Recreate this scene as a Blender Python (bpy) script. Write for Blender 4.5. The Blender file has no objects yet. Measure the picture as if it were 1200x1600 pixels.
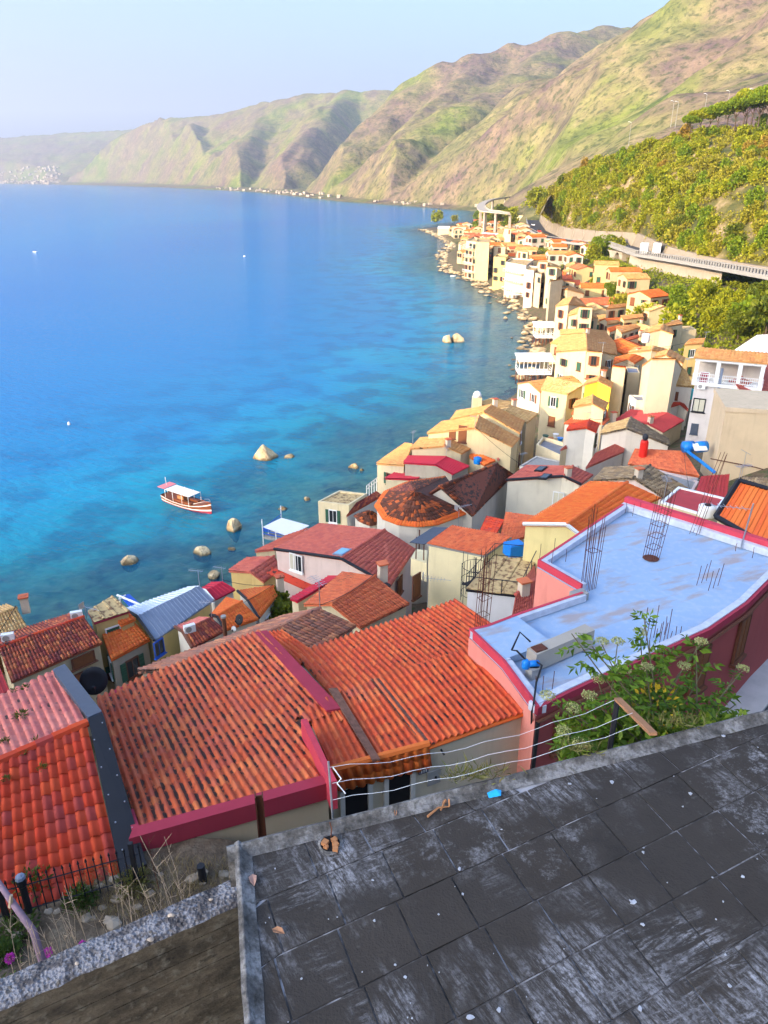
import bpy, bmesh, math, random
import numpy as np
from mathutils import Vector, Matrix
R = math.radians
SC = bpy.context.scene
COL = SC.collection
random.seed(7); RNG = np.random.default_rng(7)
# ------------------------------------------------------------------ camera, light, exposure
CAM_H, PITCH, FOC = 40.0, R(24.0), 1170.0
cam_d = bpy.data.cameras.new('camera'); cam = bpy.data.objects.new('camera', cam_d); COL.objects.link(cam)
cam.location = (0, 0, CAM_H); cam.rotation_euler = (R(90) - PITCH, 0, 0)
cam_d.sensor_fit = 'VERTICAL'; cam_d.sensor_height = 32.0; cam_d.lens = 32.0 * FOC / 1600.0
cam_d.clip_start = 0.1; cam_d.clip_end = 90000
SC.camera = cam
SUN_EL, SUN_BEAR = 17.0, 234.0           # bearing of the sun, clockwise from the view axis (+Y)
world = bpy.data.worlds.new('World'); SC.world = world; world.use_nodes = True
wn = world.node_tree.nodes; wl = world.node_tree.links
bg = wn['Background']; sky = wn.new('ShaderNodeTexSky'); sky.sky_type = 'NISHITA'; sky.sun_disc = False
sky.sun_elevation = R(SUN_EL); sky.sun_rotation = R(SUN_BEAR); sky.altitude = 40
sky.air_density = 1.0; sky.dust_density = 8.0; sky.ozone_density = 5.0
wl.new(sky.outputs[0], bg.inputs[0]); bg.inputs[1].default_value = 0.15
sun_d = bpy.data.lights.new('sun', 'SUN'); sun = bpy.data.objects.new('sun', sun_d); COL.objects.link(sun)
sun_d.energy = 2.4; sun_d.angle = R(0.5); sun_d.color = (1.0, 0.74, 0.45)
_sv = Vector((math.sin(R(SUN_BEAR)) * math.cos(R(SUN_EL)), math.cos(R(SUN_BEAR)) * math.cos(R(SUN_EL)), math.sin(R(SUN_EL))))
sun.rotation_euler = _sv.to_track_quat('Z', 'Y').to_euler(); sun.location = (-60, -60, 120)
SC.view_settings.view_transform = 'Standard'; SC.view_settings.look = 'None'
SC.view_settings.gamma = 1.0; SC.view_settings.use_curve_mapping = False
SC.view_settings.exposure = 2.3
SC.render.engine = 'CYCLES'; SC.cycles.use_denoising = True
SC.cycles.max_bounces = 5; SC.cycles.diffuse_bounces = 3; SC.cycles.glossy_bounces = 2
SC.cycles.transparent_max_bounces = 8; SC.cycles.volume_bounces = 0; SC.cycles.caustics_reflective = False
# ------------------------------------------------------------------ geometry helpers
_cp, _sp = math.cos(PITCH), math.sin(PITCH)
def ray(x, y):
    u = (x - 600) / FOC; v = (y - 800) / FOC
    return Vector((u, _cp - v * _sp, -_sp - v * _cp))
CAM = Vector((0, 0, CAM_H))
def P(x, y, z):                       # where the sight line meets the level z
    r = ray(x, y); return CAM + r * ((z - CAM_H) / r.z)
def PD(x, y, d): return CAM + ray(x, y) * d      # at a depth along the view axis
def PR(x, y, rng):                    # at a horizontal range
    r = ray(x, y); return CAM + r * (rng / math.hypot(r.x, r.y))
def on_wall(x, y, a, b):              # on the vertical plane through a and b
    n = Vector((b.y - a.y, a.x - b.x, 0)); r = ray(x, y)
    return CAM + r * ((a - CAM).dot(n) / r.dot(n))
ORG = {}
def tag(o, label=None, cat=None, group=None, kind=None):
    if label: o['label'] = label
    if cat: o['category'] = cat
    if group: o['group'] = group
    if kind: o['kind'] = kind
    return o
def thing(name, loc, label, cat, group=None):
    o = bpy.data.objects.new(name, None); COL.objects.link(o); o.location = loc; o.empty_display_size = 0.3
    ORG[o.name] = Vector(loc); return tag(o, label, cat, group)
def link(name, me, mat, parent=None, origin=None):
    o = bpy.data.objects.new(name, me); COL.objects.link(o)
    if mat and not me.materials: me.materials.append(mat)
    if parent: o.parent = parent; ORG[o.name] = ORG[parent.name]
    elif origin is not None: o.location = origin; ORG[o.name] = Vector(origin)
    else: ORG[o.name] = Vector((0, 0, 0))
    return o
class MB:
    def __init__(s): s.v = []; s.f = []
    def add(s, vs, fs):
        n = len(s.v); s.v += [Vector(v) for v in vs]; s.f += [tuple(n + i for i in f) for f in fs]; return s
    def hexa(s, b, t):                # four bottom, four top corners
        return s.add(list(b) + list(t), [(3,2,1,0),(4,5,6,7),(0,1,5,4),(1,2,6,5),(2,3,7,6),(3,0,4,7)])
    def box(s, c, sz, rz=0.0, tilt=None):
        hx, hy, hz = sz[0]/2, sz[1]/2, sz[2]/2
        M = Matrix.Rotation(rz, 3, 'Z')
        if tilt is not None: M = M @ tilt
        q = [(-hx,-hy),(hx,-hy),(hx,hy),(-hx,hy)]
        c = Vector(c)
        return s.hexa([c + M @ Vector((x,y,-hz)) for x,y in q], [c + M @ Vector((x,y,hz)) for x,y in q])
    def tube(s, pts, r, n=5, r2=None, cap=True):
        pts = [Vector(p) for p in pts]; m = len(pts); r2 = r if r2 is None else r2; base = len(s.v)
        for i, p in enumerate(pts):
            d = (pts[min(i+1, m-1)] - pts[max(i-1, 0)]).normalized()
            a = d.cross(Vector((0.31, 0.17, 1)) if abs(d.z) < 0.9 else Vector((1, 0.2, 0))).normalized(); b = d.cross(a)
            rr = r + (r2 - r) * i / max(1, m-1)
            for k in range(n):
                t = 2*math.pi*k/n; s.v.append(p + a*(rr*math.cos(t)) + b*(rr*math.sin(t)))
        for i in range(m-1):
            for k in range(n):
                k2 = (k+1) % n; s.f.append((base+i*n+k, base+i*n+k2, base+(i+1)*n+k2, base+(i+1)*n+k))
        if cap:
            s.f.append(tuple(base+k for k in range(n))[::-1]); s.f.append(tuple(base+(m-1)*n+k for k in range(n)))
        return s
    def lathe(s, c, prof, n=12):
        base = len(s.v); c = Vector(c)
        for r, z in prof:
            for k in range(n):
                t = 2*math.pi*k/n; s.v.append(c + Vector((r*math.cos(t), r*math.sin(t), z)))
        for i in range(len(prof)-1):
            for k in range(n):
                k2 = (k+1) % n; s.f.append((base+i*n+k, base+i*n+k2, base+(i+1)*n+k2, base+(i+1)*n+k))
        s.f.append(tuple(base+k for k in range(n))[::-1]); s.f.append(tuple(base+(len(prof)-1)*n+k for k in range(n)))
        return s
    def prism(s, top, zb):            # a ring of top points, walls down to zb
        n = len(top); zb = zb if isinstance(zb, (list, tuple)) else [zb]*n
        vs = list(top) + [Vector((p.x, p.y, z)) for p, z in zip(top, zb)]
        fs = [tuple(range(n)), tuple(range(2*n-1, n-1, -1))] + [(i, n+i, n+(i+1) % n, (i+1) % n) for i in range(n)]
        return s.add(vs, fs)
    def slab(s, pts, th):             # a polygon given thickness below it
        n = len(pts); e = (pts[1]-pts[0]).cross(pts[-1]-pts[0]).normalized()
        if e.z < 0: e = -e
        lo = [p - e*th for p in pts]
        return s.add(list(pts)+lo, [tuple(range(n)), tuple(range(2*n-1, n-1, -1))] + [(i, n+i, n+(i+1) % n, (i+1) % n) for i in range(n)])
    def build(s, name, mat, parent=None, origin=None, smooth=False, kind=None):
        o0 = ORG[parent.name] if parent else (Vector(origin) if origin is not None else Vector((0,0,0)))
        me = bpy.data.meshes.new(name); me.from_pydata([v - o0 for v in s.v], [], s.f)
        bm = bmesh.new(); bm.from_mesh(me); bmesh.ops.recalc_face_normals(bm, faces=bm.faces); bm.to_mesh(me); bm.free()
        if smooth: me.polygons.foreach_set('use_smooth', [True]*len(me.polygons))
        o = link(name, me, mat, parent, origin)
        if kind: o['kind'] = kind
        return o
def np_mesh(name, V, F, mat, parent=None, smooth=None, origin=None, kind=None):
    V = np.asarray(V, dtype=np.float64); F = np.asarray(F, dtype=np.int32)
    o0 = np.array(ORG[parent.name]) if parent else (np.array(origin) if origin is not None else np.zeros(3))
    me = bpy.data.meshes.new(name); k = F.shape[1]
    me.vertices.add(len(V)); me.vertices.foreach_set('co', (V - o0).astype(np.float32).ravel())
    me.loops.add(F.size); me.loops.foreach_set('vertex_index', F.ravel())
    me.polygons.add(len(F)); me.polygons.foreach_set('loop_start', np.arange(len(F), dtype=np.int32)*k)
    me.polygons.foreach_set('loop_total', np.full(len(F), k, dtype=np.int32))
    if smooth is not None:
        me.polygons.foreach_set('use_smooth', np.broadcast_to(np.asarray(smooth, dtype=bool), (len(F),)).copy())
    me.update(calc_edges=True); me.validate()
    o = link(name, me, mat, parent, origin)
    if kind: o['kind'] = kind
    return o
def attr(o, name, vals):
    a = o.data.attributes.new(name, 'FLOAT', 'POINT'); a.data.foreach_set('value', np.asarray(vals, dtype=np.float32))
def copy_tree(o, parent=None):
    c = o.copy(); COL.objects.link(c); c.parent = parent
    for ch in list(o.children): copy_tree(ch, c)
    return c
def vnoise(x, y, seed=0):
    xi = np.floor(x).astype(np.int64); yi = np.floor(y).astype(np.int64); fx = x-xi; fy = y-yi
    fx = fx*fx*(3-2*fx); fy = fy*fy*(3-2*fy)
    def h(a, b):
        n = (a*374761393 + b*668265263 + seed*1442695041) & 0x7fffffff
        n = ((n ^ (n >> 13))*1274126177) & 0x7fffffff
        return ((n ^ (n >> 16)) & 0xffff)/65535.0
    return (h(xi,yi)*(1-fx)+h(xi+1,yi)*fx)*(1-fy) + (h(xi,yi+1)*(1-fx)+h(xi+1,yi+1)*fx)*fy
def fbm(x, y, oct=4, seed=0, ridged=False):
    t = 0; a = 0.5; x = np.asarray(x, float); y = np.asarray(y, float)
    for i in range(oct):
        n = vnoise(x, y, seed+i)*2-1
        t = t + a*((1-np.abs(n))*2-1 if ridged else n); x = x*2.03+17.1; y = y*2.03+5.7; a *= 0.5
    return t
# ------------------------------------------------------------------ materials
MATS = {}
class NT:
    def __init__(s, m): s.t = m.node_tree; s.n = s.t.nodes; s.l = s.t.links
    def new(s, typ, **kw):
        n = s.n.new(typ)
        for k, v in kw.items(): setattr(n, k, v)
        return n
    def set(s, sock, v):
        if hasattr(v, 'is_output'): s.l.new(v, sock)
        elif isinstance(v, (tuple, list)) and len(v) == 3 and sock.type == 'RGBA': sock.default_value = (*v, 1)
        else: sock.default_value = v
    def pos(s):
        if not hasattr(s, '_p'): s._p = s.new('ShaderNodeNewGeometry')
        return s._p.outputs['Position']
    def isl(s):
        s.pos(); return s._p.outputs['Random Per Island']
    def noise(s, scale, detail=3, vec=None, rough=0.55, stretch=None, dist=0.0):
        n = s.new('ShaderNodeTexNoise'); n.inputs['Scale'].default_value = scale; n.inputs['Detail'].default_value = detail
        n.inputs['Roughness'].default_value = rough; n.inputs['Distortion'].default_value = dist
        v = vec or s.pos()
        if stretch:
            mp = s.new('ShaderNodeMapping'); s.l.new(v, mp.inputs[0]); mp.inputs['Scale'].default_value = stretch[:3]
            if len(stretch) > 3: mp.vector_type = 'TEXTURE'; mp.inputs['Scale'].default_value = tuple(1/q for q in stretch[:3]); mp.inputs['Rotation'].default_value = (0, 0, stretch[3])
            v = mp.outputs[0]
        s.l.new(v, n.inputs['Vector']); return n.outputs['Fac']
    def ramp(s, fac, stops, interp='LINEAR'):
        r = s.new('ShaderNodeValToRGB'); r.color_ramp.interpolation = interp; el = r.color_ramp.elements
        while len(el) < len(stops): el.new(0.5)
        for e, (p, c) in zip(el, stops):
            e.position = p; e.color = (*c, 1) if isinstance(c, (tuple, list)) else (c, c, c, 1)
        s.set(r.inputs[0], fac); return r.outputs[0]
    def mix(s, fac, a, b, mode='MIX'):
        n = s.new('ShaderNodeMix', data_type='RGBA', blend_type=mode)
        s.set(n.inputs[0], fac); s.set(n.inputs[6], a); s.set(n.inputs[7], b); return n.outputs[2]
    def math(s, op, a, b=0.0, c=None):
        n = s.new('ShaderNodeMath', operation=op); s.set(n.inputs[0], a); s.set(n.inputs[1], b)
        if c is not None: s.set(n.inputs[2], c)
        return n.outputs[0]
    def bump(s, h, strength=0.3, dist=0.02):
        b = s.new('ShaderNodeBump'); b.inputs['Strength'].default_value = strength; b.inputs['Distance'].default_value = dist
        s.set(b.inputs['Height'], h); return b.outputs[0]
    def out(s, col, rough=0.8, normal=None, metal=0.0, spec=0.3):
        b = s.n['Principled BSDF']; s.set(b.inputs['Base Color'], col); s.set(b.inputs['Roughness'], rough)
        s.set(b.inputs['Metallic'], metal); b.inputs['Specular IOR Level'].default_value = spec
        if normal: s.l.new(normal, b.inputs['Normal'])
def newmat(name):
    m = bpy.data.materials.new(name); m.use_nodes = True; MATS[name] = m; return m, NT(m)
def flat(name, col, rough=0.7, metal=0.0, var=0.12, scale=6.0, bump=0.0):
    if name in MATS: return MATS[name]
    m, t = newmat(name); n = t.noise(scale, 3)
    c = t.mix(n, tuple(x*(1-var) for x in col), tuple(min(1, x*(1+var)) for x in col))
    t.out(c, rough, t.bump(n, bump) if bump else None, metal); return m
def plaster(col, key=None):
    key = 'plaster_%02d_%02d_%02d' % tuple(int(c*99) for c in col)
    if key in MATS: return MATS[key]
    m, t = newmat(key)
    n1 = t.noise(0.9, 4); n2 = t.noise(1.6, 3, stretch=(1.4, 1.4, 0.18)); n3 = t.noise(25, 2)
    c = t.mix(n1, tuple(x*0.82 for x in col), tuple(min(.9, x*1.08) for x in col))
    st = t.ramp(n2, [(0.54, 0.0), (0.78, 0.30)])
    c = t.mix(st, c, tuple(x*f for x, f in zip(col, (0.52, 0.47, 0.42))))
    t.out(c, 0.9, t.bump(t.math('ADD', n3, n1), 0.25, 0.02)); return m
def tilemat(name, cols, lichen=(0.03, 0.025, 0.02), lam=0.0, lsc=2.0, big=0.25, rough=0.75):
    if name in MATS: return MATS[name]
    m, t = newmat(name)
    oi = t.new('ShaderNodeObjectInfo')
    r = t.math('FRACT', t.math('ADD', t.isl(), oi.outputs['Random']))
    k = len(cols); c = t.ramp(r, [((i+0.5)/k, cc) for i, cc in enumerate(cols)])
    n = t.noise(0.35, 3); c = t.mix(t.math('MULTIPLY', t.ramp(n, [(0.35, 0.0), (0.7, 1.0)]), big), c, tuple(x*0.55 for x in cols[0]))
    f = t.noise(9, 3); c = t.mix(t.math('MULTIPLY', f, 0.22), c, tuple(x*0.5 for x in cols[-1]))
    if lam > 0:
        a = t.noise(lsc, 3); b = t.noise(0.28, 2)
        q = t.math('ADD', t.math('MULTIPLY', a, 0.75), t.math('MULTIPLY', b, 0.55))
        th = 0.90 - 0.4*lam; ra = t.new('ShaderNodeAttribute', attribute_name='rise')
        q = t.math('ADD', q, t.math('MULTIPLY', t.math('SUBTRACT', .45, ra.outputs['Fac']), .30))
        c = t.mix(t.ramp(q, [(th, 0.0), (th+0.07, 0.92)]), c, lichen)
    t.out(c, rough, t.bump(t.noise(40, 2), 0.15, 0.01)); return m
def init_mats():
    tilemat('tile_main', [(0.634,0.104,0.034),(0.732,0.159,0.049),(0.512,0.085,0.043),(0.800,0.207,0.061),(0.610,0.122,0.061)], lam=0.36, lsc=3.8)
    tilemat('tile_main_b', [(0.708,0.091,0.027),(0.756,0.122,0.030),(0.634,0.079,0.030),(0.800,0.159,0.043)], lam=0.12, lsc=2.5)
    tilemat('tile_red', [(.68,.055,.018),(.76,.10,.026),(.58,.055,.03),(.72,.075,.022),(.44,.065,.055),(.62,.07,.025)], lam=.04, lsc=3)
    tilemat('tile_pink', [(0.708,0.195,0.146),(0.781,0.244,0.183),(0.610,0.159,0.134)], lam=0.05)
    tilemat('tile_brown', [(0.244,0.043,0.037),(0.549,0.122,0.043),(0.317,0.061,0.043),(0.708,0.220,0.073),(0.195,0.049,0.043)], lam=0.1, lsc=5)
    tilemat('tile_weathered', [(0.293,0.134,0.091),(0.488,0.183,0.098),(0.244,0.134,0.110),(0.610,0.268,0.134),(0.390,0.159,0.110)], lam=0.2, lsc=5)
    tilemat('tile_orange', [(0.800,0.159,0.027),(0.800,0.207,0.037),(0.756,0.134,0.027)], big=0.15)
    tilemat('tile_clay', [(0.671,0.146,0.055),(0.732,0.195,0.073),(0.561,0.122,0.055)], lam=0.08)
    tilemat('tile_rose', [(0.537,0.116,0.073),(0.586,0.146,0.091),(0.464,0.098,0.073)], big=0.2)
    tilemat('tile_tan', [(.64,.38,.13),(.70,.45,.18),(.54,.29,.11),(.74,.50,.22)], lam=0.1, lsc=4)
    tilemat('tile_sun', [(.70,.33,.10),(.74,.39,.14),(.64,.27,.09)], lam=0.05)
    tilemat('tile_church', [(.085,.035,.025),(.12,.045,.03),(.10,.04,.025),(.16,.05,.03),(.62,.14,.035)], lam=0.2, lsc=3)
    tilemat('tile_stone', [(.30,.20,.10),(.38,.26,.14),(.22,.15,.09),(.50,.36,.20),(.18,.13,.09)], lam=0.25, lsc=4)
    flat('metal_red', (.42,.035,.035), 0.55, var=.2, scale=1.5); flat('metal_crimson', (.48,.012,.035), 0.5, var=.12, scale=1.5)
    flat('metal_grey', (.19,.23,.30), 0.5, var=.12, scale=1.2); flat('metal_white', (.62,.68,.75), 0.5, var=.1, scale=1.2)
    flat('metal_dark', (.014,.015,.019), 0.6, var=.25, scale=2.5); flat('metal_slate', (.075,.09,.12), 0.6, var=.15)
    MATS['crimson'] = plaster((.37,.035,.062)); MATS['pink_edge'] = plaster((.58,.055,.085))
    flat('black', (.012,.012,.014), 0.6); flat('iron', (.018,.018,.022), 0.55, var=.3); flat('steel', (.45,.46,.48), 0.35, metal=.8)
    flat('rust', (.11,.035,.02), 0.85, var=.45, scale=9); flat('wood', (.42,.18,.07), 0.7, var=.3, scale=9); flat('brown_wood', (.14,.05,.025), 0.7, var=.25, scale=9)
    flat('white_paint', (.78,.78,.76), 0.5, var=.05); flat('blue_plastic', (.01,.20,.62), 0.35, var=.1); flat('cyan_plastic', (.04,.45,.50), 0.4)
    flat('blue_paint', (.02,.10,.48), 0.5, var=.15); flat('concrete', (.30,.29,.27), 0.9, var=.3, scale=4, bump=.25); flat('grey_roof', (.20,.21,.24), 0.8, var=.25, scale=1.5)
    flat('glass', (.02,.025,.03), 0.08, var=.2, scale=.8); flat('shutter_green', (.03,.10,.06), .6); flat('shutter_brown', (.20,.07,.025), .65, var=.2)
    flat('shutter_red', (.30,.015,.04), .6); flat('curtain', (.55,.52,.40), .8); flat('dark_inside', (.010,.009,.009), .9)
    flat('cowl', (.03,.03,.035), .6); flat('awning_cloth', (.70,.70,.68), .8, var=.08); flat('tank_red', (.65,.02,.012), .5)
    m, t = newmat('rusty_sheet'); n = t.noise(1.4, 4); t.out(t.ramp(n, [(.3,(.06,.02,.012)),(.5,(.13,.035,.02)),(.62,(.10,.03,.02)),(.68,(.5,.42,.36))]), .85)
    m, t = newmat('tan_pebble'); n = t.noise(3.2, 4); t.out(t.ramp(n, [(.3,(.62,.44,.20)),(.52,(.52,.36,.16)),(.62,(.22,.12,.06))]), .9)
init_mats()
M = MATS
# ------------------------------------------------------------------ the lie of the land
COAST = [(-400,-420),(-160,-60),(-95,5),(-62,38),(-37,58),(-24,62),(-15,68),(-6,80),(0,95),(11,116),(22,140),(33,160),(40,188),(48,236),(46,276),(42,331),(33,375),(34,440),(48,520),(44,600),(36,690),(60,735),(100,800),(128,1080),(40,1300),(-73,1543),(-230,2060),(-418,2663),(-950,3800),(-1684,5118),(-3121,6900),(-6000,8600),(-12000,11000)]
CP = np.array(COAST, float)
def seg_dist(x, y, a, b):
    d = b - a; L = (d*d).sum(); t = np.clip(((x-a[0])*d[0] + (y-a[1])*d[1])/L, 0, 1)
    return np.hypot(x-a[0]-t*d[0], y-a[1]-t*d[1]), t
LAND = np.vstack([CP, [(20000, 20000), (20000, -20000), (-400, -20000)]])
def inland(x, y):                      # signed distance, positive on land
    x = np.asarray(x, float); y = np.asarray(y, float); D = np.full(x.shape, 1e9)
    for i in range(len(CP)-1): D = np.minimum(D, seg_dist(x, y, CP[i], CP[i+1])[0])
    ins = np.zeros(x.shape, bool); n = len(LAND); j = n-1
    for i in range(n):
        xi, yi = LAND[i]; xj, yj = LAND[j]
        if yi != yj: ins ^= ((yi > y) != (yj > y)) & (x < (xj-xi)*(y-yi)/(yj-yi)+xi)
        j = i
    return np.where(ins, D, -D)
ROAD = [P(*q) for q in ((1420,470,22.5),(1300,449,21.5),(1200,431,20.5),(1120,417,19.5),(1060,407,18.5),(1000,398,17.5),(960,384,16.5),(900,380,15.5),(855,373,14.5),(832,360,14),(826,345,13.6),(824,333,13.4))]
RD = np.array([(p.x, p.y) for p in ROAD])
def zg(x, y):
    x = np.asarray(x, float); y = np.asarray(y, float); s = inland(x, y)
    f = np.interp(y, [60, 150, 320], [1.0, .30, .22])
    z = np.where(s < 0, np.maximum(-9, s*0.22), np.where(s < 3, s*0.6, 1.8 + 0.11*np.minimum(s-3, 19) + 0.53*np.maximum(s-22, 0)*f))
    d = np.full(x.shape, 1e9)
    for i in range(len(RD)-1): d = np.minimum(d, seg_dist(x, y, RD[i], RD[i+1])[0])
    zr = np.interp(y, [120, 180, 280, 400], [21.5, 20, 17, 13.5])
    hill = zr - 4.5 - 0.55*np.maximum(d-5, 0)
    z = np.where((y > 110) & (x > 50) & (s > 20), np.maximum(z, hill), z)
    z = np.where((y > 110) & (x > 50), np.minimum(z, zr-3.5), z)
    z = np.where(y < 45, np.minimum(z, 25.2 - 0.2*(np.clip(x, -6, 16)+5)), np.minimum(z, 24))
    bank = np.where((y < 11.5) & (x > -2), 25.2 - 0.2*(np.clip(x, -6, 16)+5) + np.clip(11.5-y, 0, 6)*1.35, -99)
    bank2 = np.where((y < 9.5) & (x <= -2), 25.0 + np.clip(9.5-y, 0, 6)*1.3, -99)
    return np.where(y < 45, np.maximum(z, np.maximum(bank, bank2)), z)
def zg1(x, y): return float(zg(np.array([x]), np.array([y]))[0])
def grid_mesh(name, X, Y, Z, mat, smooth=True, kind='structure'):
    nr, nc = X.shape; idx = np.arange(nr*nc).reshape(nr, nc)
    F = np.stack([idx[:-1,:-1], idx[:-1,1:], idx[1:,1:], idx[1:,:-1]], -1).reshape(-1, 4)
    return np_mesh(name, np.stack([X, Y, Z], -1).reshape(-1, 3), F, mat, smooth=smooth, kind=kind)
def build_land():
    m, t = newmat('earth'); n = t.noise(0.8, 5); n2 = t.noise(7, 3)
    c = t.ramp(n, [(.3,(.10,.07,.04)),(.5,(.17,.12,.07)),(.6,(.06,.09,.02)),(.75,(.22,.17,.11))]); c = t.mix(t.math('MULTIPLY', n2, .5), c, (.05,.04,.025))
    t.out(c, .95, t.bump(n2, .6, .06))
    xs = np.concatenate([np.arange(-120, -30, 4.0), np.arange(-30, 40, 1.0), np.arange(40, 170, 3.0), np.arange(170, 330, 10)])
    ys = np.concatenate([np.arange(-60, -4, 6.0), np.arange(-4, 40, 0.8), np.arange(40, 240, 3.0), np.arange(240, 470, 6.0)])
    X, Y = np.meshgrid(xs, ys); Z = zg(X, Y) + 0.12*fbm(X*.5, Y*.5, 3, 3)
    o = grid_mesh('village_ground', X, Y, Z, M['earth'])
# ------------------------------------------------------------------ sea
def build_sea():
    m, t = newmat('sea_water')
    a = t.new('ShaderNodeAttribute', attribute_name='shore'); s = a.outputs['Fac']
    n1 = t.noise(0.035, 3, stretch=(1, 1.3, 1)); n2 = t.noise(0.006, 3, stretch=(.6, 1.8, 1)); n3 = t.noise(0.12, 3)
    sd = t.math('ADD', s, t.math('MULTIPLY', t.math('SUBTRACT', n1, .5), 42))
    sd = t.math('DIVIDE', sd, 300.0)
    deep = t.ramp(sd, [(.0,(.004,.06,.15)),(.045,(.005,.19,.28)),(.085,(.005,.28,.41)),(.16,(.003,.18,.38)),(.28,(.004,.165,.40)),(.6,(.004,.155,.42)),(1.,(.008,.19,.45))])  # navy at the shore end is shade on the near water, put into the colour
    dark = t.ramp(n3, [(.40,.9),(.54,0.)]); near = t.ramp(t.math('DIVIDE', s, 300.), [(.03,1.),(.30,0.)])
    deep = t.mix(t.math('MULTIPLY', t.math('MULTIPLY', dark, near), .7), deep, (.003,.055,.17))
    big = t.ramp(n2, [(.4,0.),(.62,1.)]); deep = t.mix(t.math('MULTIPLY', big, .18), deep, (.012,.20,.44))
    w1 = t.noise(0.75, 3, stretch=(.55, 1.25, 1, R(-28))); w2 = t.noise(2.6, 2, stretch=(.7, 1.3, 1, R(-20)))
    hgt = t.math('ADD', t.math('MULTIPLY', w1, .8), t.math('MULTIPLY', w2, .22))
    bp = t.bump(hgt, .8, .35)
    dif = t.new('ShaderNodeBsdfDiffuse'); t.set(dif.inputs[0], deep); t.l.new(bp, dif.inputs['Normal'])
    tr = t.new('ShaderNodeBsdfTransparent'); tr.inputs[0].default_value = (.66, .97, .95, 1)
    clear = t.ramp(t.math('DIVIDE', t.math('ADD', s, t.math('MULTIPLY', t.math('SUBTRACT', n1, .5), 18)), 46.), [(.0,.72),(.35,.42),(.85,0.)])
    mx = t.new('ShaderNodeMixShader'); t.set(mx.inputs[0], clear); t.l.new(dif.outputs[0], mx.inputs[1]); t.l.new(tr.outputs[0], mx.inputs[2])
    gl = t.new('ShaderNodeBsdfGlossy'); gl.inputs['Roughness'].default_value = .09; t.l.new(bp, gl.inputs['Normal'])
    fr = t.new('ShaderNodeFresnel'); fr.inputs[0].default_value = 1.33; t.l.new(bp, fr.inputs['Normal'])
    m2 = t.new('ShaderNodeMixShader'); t.l.new(t.math('MULTIPLY', fr.outputs[0], .62), m2.inputs[0]); t.l.new(mx.outputs[0], m2.inputs[1]); t.l.new(gl.outputs[0], m2.inputs[2])
    t.l.new(m2.outputs[0], t.n['Material Output'].inputs[0])
    az = np.radians(np.concatenate([np.arange(-180, -75, 6.0), np.arange(-75, 60, .6), np.arange(60, 181, 6.0)])); rr = np.concatenate([np.linspace(8, 150, 70), np.geomspace(154, 14500, 90)])
    A, Rr = np.meshgrid(az, rr); X = Rr*np.sin(A); Y = Rr*np.cos(A)
    o = grid_mesh('sea', X, Y, np.zeros_like(X), m); attr(o, 'shore', -inland(X, Y).ravel())
    m3, t3 = newmat('sea_bed'); v = t3.new('ShaderNodeTexVoronoi'); v.inputs['Scale'].default_value = .8; t3.l.new(t3.pos(), v.inputs['Vector'])
    n = t3.noise(.25, 4); c = t3.ramp(n, [(.3,(.10,.16,.09)),(.44,(.46,.46,.24)),(.6,(.66,.56,.28)),(.75,(.20,.22,.12))])
    c = t3.mix(t3.ramp(v.outputs['Distance'], [(.0,.0),(.75,.45)]), c, (.05,.08,.06)); t3.out(c, .9)
    xs = np.arange(-110, 70, 1.2); ys = np.arange(20, 460, 1.6); X, Y = np.meshgrid(xs, ys); s = inland(X, Y)
    Z = np.clip(s*.14, -8, -.25) + .55*fbm(X*.55, Y*.55, 3, 21, True) - .35; Z = np.where(s > 6, -3, np.minimum(Z, -.12))
    grid_mesh('sea_bed', X, Y, Z, m3)
# ------------------------------------------------------------------ mountains
def crest(pts): return np.array([tuple(PR(*q)) for q in pts])
SPURS = [
 (crest([(-700,230,11000),(-200,228,9800),(0,216,9200),(100,208,8800),(205,203,8300),(330,198,7800)]), .42, .05),
 (crest([(20,250,8300),(60,262,7600),(95,280,7000)]), .45, .05),
 (crest([(205,207,6300),(250,186,5700),(340,180,5300),(400,165,4900),(415,162,4800),(480,148,4500),(540,142,4300),(640,142,4200),(760,122,4300),(900,90,4400)]), .62, .09),
 (crest([(250,187,5700),(190,235,5200),(140,275,4700)]), .72, .10),
 (crest([(300,192,4950),(292,215,4500),(255,255,4000),(215,285,3650)]), .85, .16),
 (crest([(415,163,4800),(390,215,3900),(330,270,3300)]), .75, .10),
 (crest([(540,143,4300),(500,190,3500),(440,250,2900),(370,290,2600)]), 1.0, .07),
 (crest([(1010,46,2950),(945,42,2750),(880,55,2620),(800,72,2520),(740,88,2460),(690,101,2420),(640,143,2340),(590,182,2240),(530,228,2120),(470,272,1980),(425,296,1880)]), 1.05, .06),
 (crest([(880,56,2620),(800,120,2150),(700,170,1850),(620,225,1640),(545,300,1480)]), .72, .08),
 (crest([(760,88,2480),(680,165,1980),(600,240,1720),(500,298,1640)]), .85, .07),
 (crest([(1500,-380,1500),(1300,-170,1450),(1200,-65,1500),(1100,5,1600),(1010,47,1700),(940,85,1720),(850,125,1620),(780,185,1450),(720,245,1280),(670,300,1120)]), .78, .07),
 (crest([(1010,47,1700),(960,130,1280),(880,210,1060),(800,280,920)]), .80, .08),
 (crest([(1200,-65,1500),(1100,70,1120),(1000,190,860),(920,262,720)]), .80, .08),
 (crest([(850,126,1620),(800,200,1300),(730,285,1050)]), .9, .09),
 (crest([(1500,-200,1200),(1330,0,900),(1230,120,720),(1130,180,600)]), .75, .05),
]
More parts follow.
